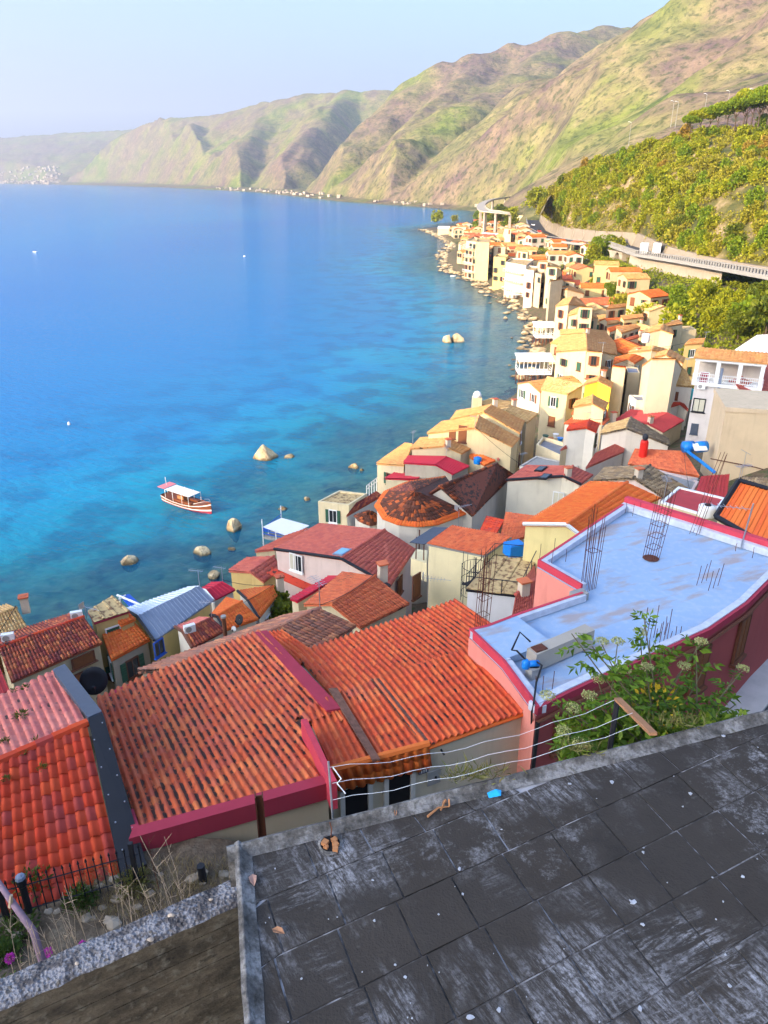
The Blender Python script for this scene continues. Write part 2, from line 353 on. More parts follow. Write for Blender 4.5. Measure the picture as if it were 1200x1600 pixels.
def mount_h(X, Y):
    H = np.full(X.shape, -50.0)
    warp = 95*fbm(X/420, Y/420, 4, 5); wx = X + warp; wy = Y + 95*fbm(X/420, Y/420, 4, 9)
    rv = fbm(X/170, Y/170, 5, 31, True)
    for C, sl, rough in SPURS:
        for i in range(len(C)-1):
            d, tt = seg_dist(wx, wy, C[i,:2], C[i+1,:2]); d0 = seg_dist(X, Y, C[i,:2], C[i+1,:2])[0]
            d = np.where(d0 < 80, d0 + (d-d0)*d0/80, d)
            zc = C[i,2] + (C[i+1,2]-C[i,2])*tt; dr = np.sqrt(d*d+45**2)-45
            h = zc - sl*dr*(1-.22*np.clip(dr/700, 0, 1)) + rough*rv*np.minimum(dr, 260)*.9
            k = np.clip(.5+.5*(h-H)/55, 0, 1); H = H*(1-k)+h*k + 55*k*(1-k)*.35
    s = inland(X, Y); rg = np.hypot(X, Y)
    H = H + (5*fbm(X/38, Y/38, 4, 77) + 5*fbm(X/130, Y/130, 4, 41, True))*np.clip(s/150, 0, 1)*np.clip((H+10)/60, 0, 1)
    flatw = np.interp(rg, [0, 700, 1200, 2500, 6000], [60, 45, 30, 70, 160])
    cap = np.where(s < 0, np.maximum(s*.3, -30), np.where(s < flatw, .6+s*.09, .6+flatw*.09 + 1.5*(s-flatw)))
    base = np.where(s < 0, -30, np.minimum(.6+s*.09, 9) + np.where(rg < 900, np.clip((s-70)*.25, 0, 40), 0))
    return np.maximum(np.minimum(H, cap), np.where(s < 0, np.maximum(s*.3, -30), np.minimum(base, cap)))
def build_mountains():
    m, t = newmat('mountain_scrub')
    g = t.pos(); n = t.noise(.0065, 5, rough=.6); n2 = t.noise(.03, 5, rough=.65); n3 = t.noise(.0022, 3); n4 = t.noise(.11, 3, rough=.7)
    c = t.ramp(n, [(.30,(.07,.11,.02)),(.44,(.19,.22,.035)),(.53,(.30,.22,.11)),(.60,(.16,.09,.10)),(.68,(.22,.13,.11)),(.76,(.38,.28,.17))])
    gr = t.ramp(n2, [(.40,(.05,.085,.02)),(.56,(.20,.23,.05)),(.7,(.36,.29,.16))]); c = t.mix(.45, c, gr)
    c = t.mix(t.ramp(n3, [(.40,0.),(.60,.70)]), c, t.ramp(n2, [(.35,(.13,.075,.095)),(.6,(.25,.16,.12))]))
    c = t.mix(t.ramp(n4, [(.38,.7),(.50,0.)]), c, (.035,.055,.018))
    t.out(c, .95, t.bump(n4, .9, 3.0), spec=.05)
    az = np.radians(np.concatenate([np.arange(-60, -30, .5), np.arange(-30, 30, .085), np.arange(30, 75, .5)])); rr = np.concatenate([np.geomspace(470, 3200, 330), np.geomspace(3230, 13500, 190)])
    A, Rr = np.meshgrid(az, rr); X = Rr*np.sin(A); Y = Rr*np.cos(A)
    grid_mesh('mountains', X, Y, mount_h(X, Y), m)
# ------------------------------------------------------------------ castle headland behind the viewer, unseen, its outline shaped to throw shade over the near roofs
def build_headland():
    m, t = newmat('headland_rock'); n = t.noise(.12, 5); t.out(t.ramp(n, [(.35,(.10,.09,.07)),(.5,(.22,.18,.13)),(.62,(.06,.09,.03)),(.8,(.30,.26,.20))]), .95, t.bump(n, 1., 1.))
    b = R(SUN_BEAR); d = np.array([-math.sin(b), -math.cos(b)]); nn = np.array([d[1], -d[0]])     # d: the way the light travels
    qs = np.concatenate([np.linspace(-110, -20, 60), np.linspace(-15, 420, 40)]); aa = np.linspace(-760, -330, 70); Q, A = np.meshgrid(qs, aa)
    top = np.interp(Q, [-104, -84, -80, -72, -58, -44, -20, 0, 30, 75, 130, 420], [-8, 60, 152, 170, 178, 200, 222, 230, 232, 120, 30, 10])
    prof = np.where(A < -500, np.clip((A+760)/240, 0, 1), np.clip((-330-A)/150, 0, 1)); prof = np.sin(np.clip(prof, 0, 1)*math.pi/2)
    X = A*d[0]+Q*nn[0]; Y = A*d[1]+Q*nn[1]
    Z = -8 + (top+8)*prof + 5*fbm(X*.03, Y*.03, 4, 4)*np.clip(top/40, 0, 1)*np.clip((1-prof)*4, 0, 1)
    grid_mesh('headland', X, Y, Z, m)
def build_haze():
    b = MB(); b.box((0, 3000, 690), (32000, 32000, 1500)); 
    m = bpy.data.materials.new('haze_air'); m.use_nodes = True; nt = m.node_tree; nt.nodes.clear()
    o = nt.nodes.new('ShaderNodeOutputMaterial'); v = nt.nodes.new('ShaderNodeVolumePrincipled')
    v.inputs['Color'].default_value = (.69, .80, 1.0, 1); v.inputs['Density'].default_value = HAZE; v.inputs['Anisotropy'].default_value = .2
    nt.links.new(v.outputs[0], o.inputs['Volume']); b.build('haze', m, kind='stuff')
HAZE = 1.15e-4
build_land(); build_sea(); build_mountains(); build_headland(); build_haze()
# ------------------------------------------------------------------ roofs, walls, windows
def prof(kind):
    if kind == 'coppi':      # a half-round cover over a channel
        return np.array([0, .14, .22, .36, .50, .64, .78, .86, 1.0]), np.array([.0, .0, .42, .85, 1.0, .85, .42, .0, .0])*.085
    if kind == 'coppi_lo': return np.array([0, .2, .5, .8, 1.0]), np.array([.0, .25, 1., .25, .0])*.09
    if kind == 'wave': return np.array([0, .18, .34, .52, .72, 1.0]), np.array([.35, .9, 1., .75, .12, .0])*.06
    if kind == 'wave_lo': return np.array([0, .3, .65, 1.0]), np.array([.3, 1., .2, .0])*.07
    if kind == 'flat': return np.array([0, .1, .85, 1.0]), np.array([.9, .25, .25, .9])*.035
    if kind == 'rib': return np.array([0, .70, .76, .92, .98]), np.array([0, 0, 1., 1., 0])*.05
STY = {  # profile, pitch along eave, course, step
 'coppi': ('coppi', .215, .40, .022), 'coppi_lo': ('coppi_lo', .26, .42, .05), 'wave': ('wave', .22, .36, .035), 'wave_lo': ('wave_lo', .30, .40, .045),
 'flat': ('flat', .30, .34, .03), 'far': ('coppi_lo', .42, .70, .07), 'rib': ('rib', .33, 99, .0), 'sandwich': ('rib', .9, 99, .0)}
def bil(a, b, rb, ra, u, v):
    a, b, rb, ra = (np.array(q)[None, :] for q in (a, b, rb, ra)); u = u[:, None]; v = v[:, None]
    return (a*(1-u)+b*u)*(1-v) + (ra*(1-u)+rb*u)*v
PROTO = {}
def tile_proto(style, w, l, key):
    k = (style, key)
    if k not in PROTO:
        U, Hh = prof(STY[style][0]); n = len(U); th = .016; vs = []; st = STY[style][3]
        for y, z in ((0, st), (l*1.14, 0)): vs += [(u*w, y, h+z) for u, h in zip(U, Hh)]
        for y, z in ((0, st-th), (l*1.14, -th)): vs += [(u*w, y, h+z) for u, h in zip(U, Hh)]
        fs = [(i, i+1, n+i+1, n+i) for i in range(n-1)] + [(2*n+i, 2*n+i+1, i+1, i) for i in range(n-1)] + [(0, n, 3*n, 2*n), (n-1, 3*n-1, 2*n-1+2*n, 2*n-1)]
        fs = fs[:2*(n-1)]
        me = bpy.data.meshes.new('roof_tile'); me.from_pydata(vs, [], fs)
        me.polygons.foreach_set('use_smooth', [i < n-1 for i in range(len(fs))]); at = me.attributes.new('rise', 'FLOAT', 'POINT'); at.data.foreach_set('value', np.tile(Hh/Hh.max(), 4).astype(np.float32)); PROTO[k] = me
    return PROTO[k]
def slope(roof, a, b, rb, ra, style, mat, single=0, pitch=None, course=None, keepfun=None):
    """tiles on the plane a-b (eave) to rb-ra (ridge); the `single` nearest ones become objects of their own"""
    pk, pw, pc, st = STY[style]; pw = pitch or pw; pc = course or pc
    L = ((b-a).length + (rb-ra).length)/2; S = ((ra-a).length + (rb-b).length)/2
    nc = max(2, round(L/pw)); nr = max(1, round(S/pc))
    n = (b-a).cross(ra-a).normalized() + (ra-rb).cross(b-rb).normalized(); n.normalize()
    if n.z < 0: n = -n
    U, Hh = prof(pk); k = len(U)
    I, J = np.meshgrid(np.arange(nc), np.arange(nr)); I = I.ravel(); J = J.ravel(); N = len(I)
    if keepfun is not None:
        ok = keepfun(bil(a, b, rb, ra, (I+.5)/nc, (J+.5)/nr)); I = I[ok]; J = J[ok]; N = len(I)
    sel = np.zeros(N, bool)
    if single:
        c = bil(a, b, rb, ra, (I+.5)/nc, (J+.5)/nr); d = np.linalg.norm(c - np.array(CAM), axis=1)
        px = 600 + FOC*c[:,0]/(c[:,1]*_cp - (c[:,2]-CAM_H)*_sp)
        d = d + np.where((px < -10) | (px > 1210), 1e4, 0); sel[np.argsort(d)[:single]] = True
        me = tile_proto(style, L/nc, S/nr, roof.name)
        if not me.materials: me.materials.append(mat)
        o0 = ORG[roof.name]
        for i, j in zip(I[sel], J[sel]):
            f = lambda u, v: Vector(bil(a, b, rb, ra, np.array([u]), np.array([v]))[0])
            p = f(i/nc, j/nr); ex = f((i+1)/nc, j/nr)-p; ey = f(i/nc, (j+1)/nr)-p
            sy = ey.length/(S/nr); sx = ex.length/(L/nc); ey.normalize(); ex = (ex - ey*ex.dot(ey)); sx = ex.length/(L/nc); ex.normalize(); ez = ex.cross(ey)
            if ez.z < 0: ez = -ez
            o = bpy.data.objects.new('roof_tile', me); COL.objects.link(o); o.parent = roof
            jt = random.uniform(-.022, .018); jz = random.uniform(0, .012) + .05*float(fbm(np.array([i*pw*.45+L]), np.array([j/nr*S*.45]), 3, 17)[0]) + (.022 if random.random() < .035 else 0)
            o.matrix_local = Matrix(((ex.x*sx, ey.x*sy, ez.x, p.x-o0.x+ey.x*jt+ez.x*jz), (ex.y*sx, ey.y*sy, ez.y, p.y-o0.y+ey.y*jt+ez.y*jz), (ex.z*sx, ey.z*sy, ez.z, p.z-o0.z+ey.z*jt+ez.z*jz), (0,0,0,1)))
    keep = ~sel; I = I[keep]; J = J[keep]; N = len(I)
    if not N: return
    nv = np.array(n); u = (I[:,None] + U[None,:])/nc; jt = RNG.uniform(-.03, .03, (N,1)); jz = RNG.uniform(0, .012, (N,1))
    v0 = np.repeat((J[:,None]+jt)/nr, k, 1); v1 = np.repeat((J[:,None]+1.12+jt)/nr, k, 1)
    v0 = np.clip(v0, -.02, 1); v1 = np.clip(v1, 0, 1.0 + .02)
    h = np.repeat(Hh[None,:], N, 0) + .05*fbm(u*nc*pw*.45+L, v0*S*.45, 3, 17) + (RNG.random((N,1)) < .035)*.022
    lo = bil(a, b, rb, ra, u.ravel(), v0.ravel()).reshape(N, k, 3) + nv*(h+st+jz)[...,None]
    hi = bil(a, b, rb, ra, u.ravel(), v1.ravel()).reshape(N, k, 3) + nv*(h+jz)[...,None]
    bt = bil(a, b, rb, ra, u.ravel(), v0.ravel()).reshape(N, k, 3) - nv*.01
    V = np.stack([lo, hi, bt], 1).reshape(-1, 3); base = (np.arange(N)*3*k)[:,None]; q = np.arange(k-1)[None,:]
    F1 = np.stack([base+q, base+q+1, base+k+q+1, base+k+q], -1).reshape(-1, 4)
    F2 = np.stack([base+2*k+q, base+2*k+q+1, base+q+1, base+q], -1).reshape(-1, 4)
    F = np.concatenate([F1, F2]); sm = np.concatenate([np.ones(len(F1), bool), np.zeros(len(F2), bool)])
    if pk == 'rib': np_mesh('roof_sheet', V, F, mat, roof, smooth=False)
    else: o = np_mesh('roof_tile', V, F, mat, roof, smooth=sm, kind='stuff'); attr(o, 'rise', np.tile(Hh/Hh.max(), 3*N))
def ridge_caps(roof, p, q, mat, r=.13, seg=.42):
    n = max(2, int((q-p).length/seg)); b = MB()
    for i in range(n):
        s = p.lerp(q, i/n); e = p.lerp(q, (i+1.08)/n); b.tube([s, e], r*1.08, 7, r*.92)
    b.build('ridge_tile', mat, roof, kind='stuff')
def window_set():
    f = MB()   # unit window, 1 wide 1 high, in the x-z plane, outside is -y
    for x in (-.5, .5): f.box((x, -.03, 0), (.09, .10, 1.06))
    for z in (-.5, .5): f.box((0, -.032, z), (.98, .10, .07))
    f.box((0, -.02, 0), (.05, .06, .98)); f.box((0, -.07, -.57), (1.25, .22, .07))
    p = MB(); p.box((0, .0, 0), (.94, .05, .96))
    s1 = MB(); s1.box((-.74, -.05, 0), (.46, .05, 1.02)); s2 = MB(); s2.box((.74, -.05, 0), (.46, .05, 1.02))
    for s, x in ((s1, -.74), (s2, .74)):
        for i in range(7): s.box((x, -.085, -.42+.14*i), (.36, .03, .05))
    def me(b, n):
        o = b.build(n, None); d = o.data; bpy.data.objects.remove(o); return d
    W = {'frame': me(f, 'window'), 'pane': me(p, 'pane'), 's1': me(s1, 'shutter'), 's2': me(s2, 'shutter')}
    b = MB(); b.box((0, -.03, .0), (1.0, .07, 1.0)); b.box((0, -.06, 0), (.04, .04, .95)); W['closed'] = me(b, 'shutter')
    return W
WS = window_set()
WV = {}
def wmesh(key, mat):
    if (key, mat.name) not in WV:
        m = WS[key].copy(); m.materials.clear(); m.materials.append(mat); WV[(key, mat.name)] = m
    return WV[(key, mat.name)]
def window(root, c, nrm, w, h, kind='open', frame='white_paint', shut=None):
    """a window centred on c of a wall whose outward normal is nrm"""
    ang = math.atan2(nrm.y, nrm.x) + math.pi/2
    o = bpy.data.objects.new('window', wmesh('frame', M[frame])); COL.objects.link(o); o.parent = root
    o.location = c - ORG[root.name] + nrm*.015; o.rotation_euler = (0, 0, ang); o.scale = (w, 1, h)
    def sub(n, key, mat):
        q = bpy.data.objects.new(n, wmesh(key, mat)); COL.objects.link(q); q.parent = o
    if kind == 'open':
        sub('pane', 'pane', M['glass'])
        if shut: sub('shutter', 's1', M[shut]); sub('shutter', 's2', M[shut])
    elif kind == 'curtain': sub('pane', 'pane', M['curtain'])
    else: sub('shutter', 'closed', M[shut or 'shutter_brown'])
    return o
def win_px(root, x, y, a, b, w, h, **k):
    c = on_wall(x, y, a, b); n = Vector((b.y-a.y, a.x-b.x, 0)).normalized()
    if n.dot(CAM - c) < 0: n = -n
    return window(root, c, n, w, h, **k)
def auto_windows(root, ring, ze, zgd, seed, shut=None, far=False, w=.95, h=1.35, maxn=10):
    rnd = random.Random(seed); cnt = 0; cen = sum(ring, Vector())/len(ring)
    n = len(ring); dist = (cen-CAM).length
    if dist > 170: w, h, maxn = w*1.25, h*1.25, 18
    for i in range(n):
        a, b = ring[i], ring[(i+1) % n]; L = math.hypot(b.x-a.x, b.y-a.y)
        if L < 2.2: continue
        nr = Vector((b.y-a.y, a.x-b.x, 0)).normalized(); mid = (a+b)/2
        if nr.dot(mid-cen) < 0: nr = -nr
        if nr.dot(Vector((CAM.x, CAM.y, 0)) - Vector((mid.x, mid.y, 0))) < 3: continue
        z = min(a.z, b.z) - 1.35
        while z > zgd + .9:
            m = max(1, int(L/2.7))
            for j in range(m):
                if cnt >= maxn or rnd.random() < (.22 if dist < 170 else .08): continue
                t = (j+.5)/m + rnd.uniform(-.06, .06); c = a.lerp(b, t); c.z = z
                window(root, c, nr, w*rnd.uniform(.85, 1.1), h*rnd.uniform(.85, 1.1), kind=rnd.choice(['open', 'open', 'closed']), frame=rnd.choice(['white_paint', 'brown_wood'] if dist < 170 else ['brown_wood']), shut=rnd.choice(['shutter_brown', 'shutter_green']) if shut is None else shut); cnt += 1
            z -= 3.0
def rp(q, z): return P(q[0], q[1], z)
NHOUSE = [0]
def house_root(pts, label, cat='house', group=None, zb=None, name='house'):
    c = sum(pts, Vector())/len(pts); g = zg1(c.x, c.y) if zb is None else zb
    NHOUSE[0] += 1
    return thing(name, (c.x, c.y, g), label, cat, group), g
def inset(ring, o):
    c = sum(ring, Vector())/len(ring); out = []
    for p in ring:
        d = Vector((c.x-p.x, c.y-p.y, 0)); L = d.length; out.append(p + d*(min(o, L*.4)/max(L, 1e-6)))
    return out
def settle(pix, h, ze):
    if ze is not None: return ze
    z = 10.0
    for _ in range(40):
        pts = [rp(q, z) for q in pix]; c = sum(pts, Vector())/len(pts); z = .6*z + .4*(zg1(c.x, c.y) + h)
    return z
def far_style(style, d):
    if style in ('coppi', 'coppi_lo', 'wave', 'wave_lo'):
        if d > 120: return 'far'
        if d > 68: return {'coppi': 'coppi_lo', 'wave': 'wave_lo'}.get(style, style)
    return style
def gable(label, A, B, R1, R2, h=6, ze=None, wall=(.62,.52,.36), st='coppi', mat='tile_orange', st2=None, mat2=None, E=None, F=None, pitch=.32, over=.22, win='auto', single=0, caps=None, zb=None, group=None, verge=None, cat='house', zr=None, seed=None, edge=None):
    ze = settle([A, B], h, ze); a, b = rp(A, ze), rp(B, ze)
    ab = (b-a); ab.z = 0; nrm = Vector((-ab.y, ab.x, 0)).normalized()
    def solve(q):
        best = None
        for z in np.arange(ze+.2, min(ze+7, 39), .02):
            p = rp(q, z); d = abs((p-a).dot(nrm)); e = abs((z-ze) - pitch*d)
            if best is None or e < best[0]: best = (e, z)
        return best[1]
    if zr is None: zr = (solve(R1) + solve(R2))/2
    r1, r2 = rp(R1, zr), rp(R2, zr)
    if E: e, f = rp(E, ze), rp(F, ze)
    else:
        e = r1*2 - a; f = r2*2 - b; e.z = f.z = ze
    root, g = house_root([a, b, e, f], label, cat, group, zb)
    zbot = g - 2.0
    ring = [a, b, r2, f, e, r1]; ins = inset(ring, over); low = [p - Vector((0,0,.17)) for p in ins]
    MB().prism(low, zbot).build('wall', plaster(wall), root)
    m1, m2 = M[mat], M[mat2 or mat]; d = ((a+b)/2 - CAM).length
    s1 = far_style(st, d); s2 = far_style(st2 or st, d)
    dn = Vector((0,0,-.05)); sl = MB(); sl.slab([a+dn, b+dn, r2+dn, r1+dn], .10); sl.slab([r1+dn, r2+dn, f+dn, e+dn], .10)
    roof = sl.build('roof', M[edge] if edge else m1, root)
    slope(roof, a, b, r2, r1, s1, m1, single); slope(roof, e, f, r2, r1, s2, m2)
    if d < 130 and STY[s1][2] < 50: ridge_caps(roof, r1 + Vector((0,0,.03)), r2 + Vector((0,0,.03)), M[caps] if caps else m1)
    if verge:
        v = MB()
        for p, q in ((a, r1), (r1, e)): v.tube([p + Vector((0,0,.02)), q + Vector((0,0,.02))], .13, 4)
        v.build('verge_board', M[verge], root)
    if win == 'auto': auto_windows(root, low, ze, g, seed or NHOUSE[0]*13+5, far=d > 130)
    return root, dict(a=a, b=b, e=e, f=f, r1=r1, r2=r2, ring=low, ze=ze, zr=zr, g=g, roof=roof)
def mono(label, A, B, RB, RA, h=5, ze=None, rise=.25, zr=None, wall=(.62,.52,.36), st='coppi', mat='tile_orange', over=.15, win='auto', single=0, zb=None, group=None, cat='house', edge=None, name='house', walls=True):
    ze = settle([A, B], h, ze); a, b = rp(A, ze), rp(B, ze)
    if zr is None:
        n = Vector((-(b-a).y, (b-a).x, 0)).normalized(); best = None
        for z in np.arange(ze+.05, min(ze+6, 39), .02):
            p = rp(RA, z)*.5 + rp(RB, z)*.5; e = abs((z-ze) - rise*abs((p-a).dot(n)))
            if best is None or e < best[0]: best = (e, z)
        zr = best[1]
    ra, rb = rp(RA, zr), rp(RB, zr)
    root, g = house_root([a, b, ra, rb], label, cat, group, zb, name)
    low = [p - Vector((0,0,.21)) for p in inset([a, b, rb, ra], over)]
    if walls: MB().prism(low, g-2).build('wall', plaster(wall), root)
    dn = Vector((0,0,-.09)); roof = MB().slab([a+dn, b+dn, rb+dn, ra+dn], .10).build('roof', M[edge] if edge else M[mat], root)
    d = ((a+b)/2-CAM).length; slope(roof, a, b, rb, ra, far_style(st, d), M[mat], single)
    if win == 'auto' and walls: auto_windows(root, low, ze, g, NHOUSE[0]*17+3)
    return root, dict(a=a, b=b, ra=ra, rb=rb, ring=low, ze=ze, zr=zr, g=g, roof=roof)
def flatroof(label, pix, h=6, ze=None, wall=(.62,.52,.36), mat='grey_roof', par=.35, win='auto', zb=None, group=None, cat='house', seed=None, parmat=None):
    ze = settle(pix, h, ze); ring = [rp(q, ze) for q in pix]
    root, g = house_root(ring, label, cat, group, zb)
    MB().prism([p-Vector((0,0,par)) for p in ring], g-2).build('wall', plaster(wall), root)
    MB().slab([p - Vector((0,0,par-.03)) for p in inset(ring, .2)], .02).build('roof', M[mat], root)
    b = MB(); n = len(ring); inn = inset(ring, .28)
    for i in range(n):
        p, q, s, t = ring[i], ring[(i+1) % n], inn[(i+1) % n], inn[i]
        dz = Vector((0,0,par-.002)); b.hexa([p-dz, q-dz, s-dz, t-dz], [p, q, s, t])
    b.build('parapet', M[parmat] if parmat else plaster(wall), root)
    if win == 'auto': auto_windows(root, [p-Vector((0,0,par)) for p in ring], ze, g, seed or NHOUSE[0]*11+1)
    return root, dict(ring=ring, ze=ze, g=g)
# ------------------------------------------------------------------ the houses right below the terrace
def near_block():
    # long coppi roof, falling away from the viewer to the sea
    z0, z1 = 26.0, 24.8
    fa, fb, bb, ba = P(222,1312,z0), P(512,1226,z0), P(407,986,z1), P(150,1091,z1)
    root = thing('house', (fa+fb+ba+bb)/4*1.0, 'long low house under mossy orange barrel tiles with crimson kerbs', 'house'); ORG[root.name] = root.location.copy()
    w = MB(); dz = Vector((0,0,.12)); w.prism([fa-dz, fb-dz, bb-dz, ba-dz], [22.5, 22.5, 8, 8]); w.build('wall', plaster((.60,.47,.30)), root)
    fb2 = P(612, 1196, z0); w0, w1, w2 = P(407,986,z1).to_2d(), P(519,1104,25.55).to_2d(), P(470,1120,z0).to_2d()
    def keep(c):
        def left(p, q, x, y): return (q.x-p.x)*(y-p.y) - (q.y-p.y)*(x-p.x) < 0
        x, y = c[:,0], c[:,1]; fb_ = fb.to_2d(); e1 = left(w0, w1, x, y); e2 = left(w2, fb_, x, y)
        return np.where(y > w2.y+.35, e1, e2)
    q = [np.array(v)[None] for v in (ba, bb, fb2, fa)]; sl = MB(); NU, NV = 26, 16
    for i in range(NU):
        for j in range(NV):
            cs = [Vector(bil(ba, bb, fb2, fa, np.array([u]), np.array([v]))[0])-Vector((0,0,.03)) for u, v in ((i/NU,j/NV),((i+1)/NU,j/NV),((i+1)/NU,(j+1)/NV),(i/NU,(j+1)/NV))]
            if keep(np.array([(sum(cs, Vector())/4)[:]]))[0]: sl.slab(cs, .08)
    roof = sl.build('roof', M['tile_main'], root)
    slope(roof, ba, bb, fb2, fa, 'coppi', M['tile_main'], 300, keepfun=keep)
    up = Vector((0,0,.16)); out = Vector((.0,-.12,0))
    k = MB(); a2, b2 = P(216,1300,z0+.1), P(514,1216,z0+.1)
    k.hexa([fa-dz+out-Vector((.25,0,.25)), fb-dz+out-Vector((0,0,.25)), fb-dz+Vector((0,.22,-.1)), fa-dz+Vector((-.25,.22,-.1))], [fa+up+out-Vector((.25,0,0)), fb+up+out, fb+up+Vector((0,.22,0)), fa+up+Vector((-.25,.22,0))])
    k.build('front_kerb', M['crimson'], root)
    k = MB(); l0, l1 = P(207,1262,z0+.05), fa+up
    k.hexa([fa+Vector((-.18,0,-.2)), fa+Vector((.02,0,-.2)), ba.lerp(fa,.86)+Vector((.02,0,-.2)), ba.lerp(fa,.86)+Vector((-.18,0,-.2))], [fa+up+Vector((-.18,0,0)), fa+up+Vector((.02,0,0)), ba.lerp(fa,.86)+up+Vector((.02,0,0)), ba.lerp(fa,.86)+up+Vector((-.18,0,0))]); k.build('side_kerb', M['crimson'], root)
    k = MB(); q0 = P(470,1124,z0+.35); q1 = P(516,1222,z0+.55); t = Vector((.16,.04,0))
    k.hexa([q0-Vector((0,0,.8)), q0+t-Vector((0,0,.8)), q1+t-Vector((0,0,.9)), q1-Vector((0,0,.9))], [q0, q0+t, q1+t, q1]); k.build('party_wall', M['pink_edge'], root)
    k = MB(); q0 = P(407,986,z1+.12); q1 = P(522,1108,25.75); t = Vector((.22,.06,0)); d = Vector((0,0,.2))
    k.hexa([q0-t-d, q0+t-d, q1+t-d, q1-t-d], [q0-t, q0+t, q1+t, q1-t]); k.build('flashing', M['crimson'], root)
    k = MB(); b0 = P(168,1088,z1+.05); b1 = P(270,1047,z1+.05); k.hexa([b0-Vector((0,0,.2)), b1-Vector((0,0,.2)), b1+Vector((0,.25,-.2)), b0+Vector((0,.25,-.2))], [b0, b1, b1+Vector((0,.25,0)), b0+Vector((0,.25,0))]); k.build('back_kerb', M['pink_edge'], root)
    # the house with the shop doors beside it
    root = thing('house', P(640,1100,23.3), 'house with two dark shop doors under a short tile awning', 'house'); TM = M['tile_main_b']
    za, zb, zc = 25.2, 24.0, 25.75
    nl, nr_, fr, fl = P(519,1086,za), P(802,998,za), P(714,938,zb), P(462,1023,zb)
    A2 = [P(412,990,zb), P(443,986,zb), P(487,1016,zb), P(468,1040,zb+.2)]
    pl, pm, pr = P(519,1204,zc+.05), P(670,1164,zc), P(829,1108,zc)
    rl, rm, rr = P(478,1108,25.55), P(590,1063,25.42), P(740,1010,25.42)
    w = MB(); dd = Vector((0,0,.14)); w.prism([pl-dd, pm-dd, pr-dd, rr-dd*5, fr-dd*3, fl-dd, rl-dd], [21]*3+[15, 8, 8, 15]); w.build('wall', plaster((.58,.50,.36)), root)
    roof = MB().slab([fl, fr, nr_, nl], .1); roof.slab([A2[0], A2[1], A2[2], A2[3]], .1); roof.slab([rm, rr, pr, pm], .08); roof.slab([rl, rm, pm, pl], .08)
    roof = roof.build('roof', TM, root)
    slope(roof, rm, rr, pr, pm, 'coppi', TM, 120); slope(roof, rl, rm, pm, pl, 'coppi', M['tile_main'], 90); slope(roof, fl, fr, nr_, nl, 'coppi', TM, 60)
    slope(roof, A2[0], A2[1], A2[2], A2[3], 'coppi', TM)
    k = MB()
    for (p, q, s) in ((rm, pm, .16), (P(520,1078,25.6), P(588,1190,25.9), .10)):
        sd = Vector((s*1.3,.02,0)); k.slab([p-sd+Vector((0,0,.075)), p+sd+Vector((0,0,.075)), q+sd*.8+Vector((0,0,.075)), q-sd*.8+Vector((0,0,.075))], .06)
    k.build('mortar_joint', flat('mortar', (.16,.075,.05), .95, var=.9, scale=7, bump=.5), root)
    k = MB(); k.tube([pl+Vector((0,0,.05)), pm+Vector((0,0,.05))], .11, 7); k.build('ridge_tile', M['tile_orange'], root)
    a0, a1 = P(528,1236,25.1), P(674,1196,25.1)
    aw = MB().slab([a0, a1, pm-Vector((0,0,.06)), pl-Vector((0,0,.06))], .06).build('awning', M['brown_wood'], root)
    slope(aw, a0, a1, pm-Vector((0,0,.03)), pl-Vector((0,0,.03)), 'coppi', M['tile_orange'], 40, pitch=.27)
    k = MB(); k.tube([pm-Vector((0,.03,.06)), pr-Vector((0,.03,.06))], .07, 6); k.build('eave_mortar', M['tile_orange'], root)
    ax = Vector((pm.x-pl.x, pm.y-pl.y, 0)).normalized(); an = Vector((ax.y, -ax.x, 0))
    def wallpt(px_, py_, off=0): return on_wall(px_, py_, pl, pm) + an*off
    for x0, x1, yy in ((533,577,1225), (602,644,1208)):
        d = MB(); p, q = wallpt(x0, yy), wallpt(x1, yy-10); p.z = q.z = 25.0
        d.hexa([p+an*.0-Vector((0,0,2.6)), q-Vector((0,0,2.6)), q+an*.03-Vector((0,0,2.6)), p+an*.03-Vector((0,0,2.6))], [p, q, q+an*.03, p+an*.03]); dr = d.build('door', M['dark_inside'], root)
        f = MB()
        for s in (p, q): f.box(s+an*.05-Vector((0,0,1.3)), (.13, .12, 2.7), math.atan2(ax.y, ax.x))
        f.build('door_frame', plaster((.62,.58,.50)), dr)
    ax = Vector((pr.x-pm.x, pr.y-pm.y, 0)).normalized(); an2 = Vector((ax.y, -ax.x, 0)); rz = math.atan2(ax.y, ax.x)
    def wp2(x, y, off): return on_wall(x, y, pm, pr) + an2*off
    b = MB(); b.box(wp2(677,1213,.03), (.42,.05,.5), rz); o = b.build('meter_box', M['concrete'], root)
    b = MB(); b.box(wp2(679,1213,.07), (.05,.02,.12), rz); b.build('latch', M['black'], o)
    b = MB(); b.box(wp2(661,1203,.03), (.30,.04,.18), rz); o = b.build('street_number', flat('slate_plate', (.10,.10,.14), .5), root)
    b = MB()
    for i in range(3): b.box(wp2(661,1203,.055)+ax*(-.07+.07*i), (.03,.006,.09), rz)
    b.build('numeral', M['white_paint'], o)
    b = MB(); b.tube([wp2(689,1171,.0), wp2(689,1173,.18)], .03, 6); b.build('drain_spout', M['black'], root)
    b = MB(); b.tube([pl+Vector((-.05,-.1,.1)), P(523,1276,23.4)+Vector((0,0,-.2))], .05, 6); b.build('drainpipe', M['white_paint'], root)
    b = MB(); b.tube([pr+Vector((.02,-.1,-.1)), Vector((pr.x+.02, pr.y-.12, 21.5))], .05, 6); b.build('drainpipe', M['black'], root)
    # red and pink gable on the left, with dark sheet-metal coping
    ze = 25.6; A, B, R1, R2 = (-70,1463), (190,1373), (-60,1217), (135,1131)
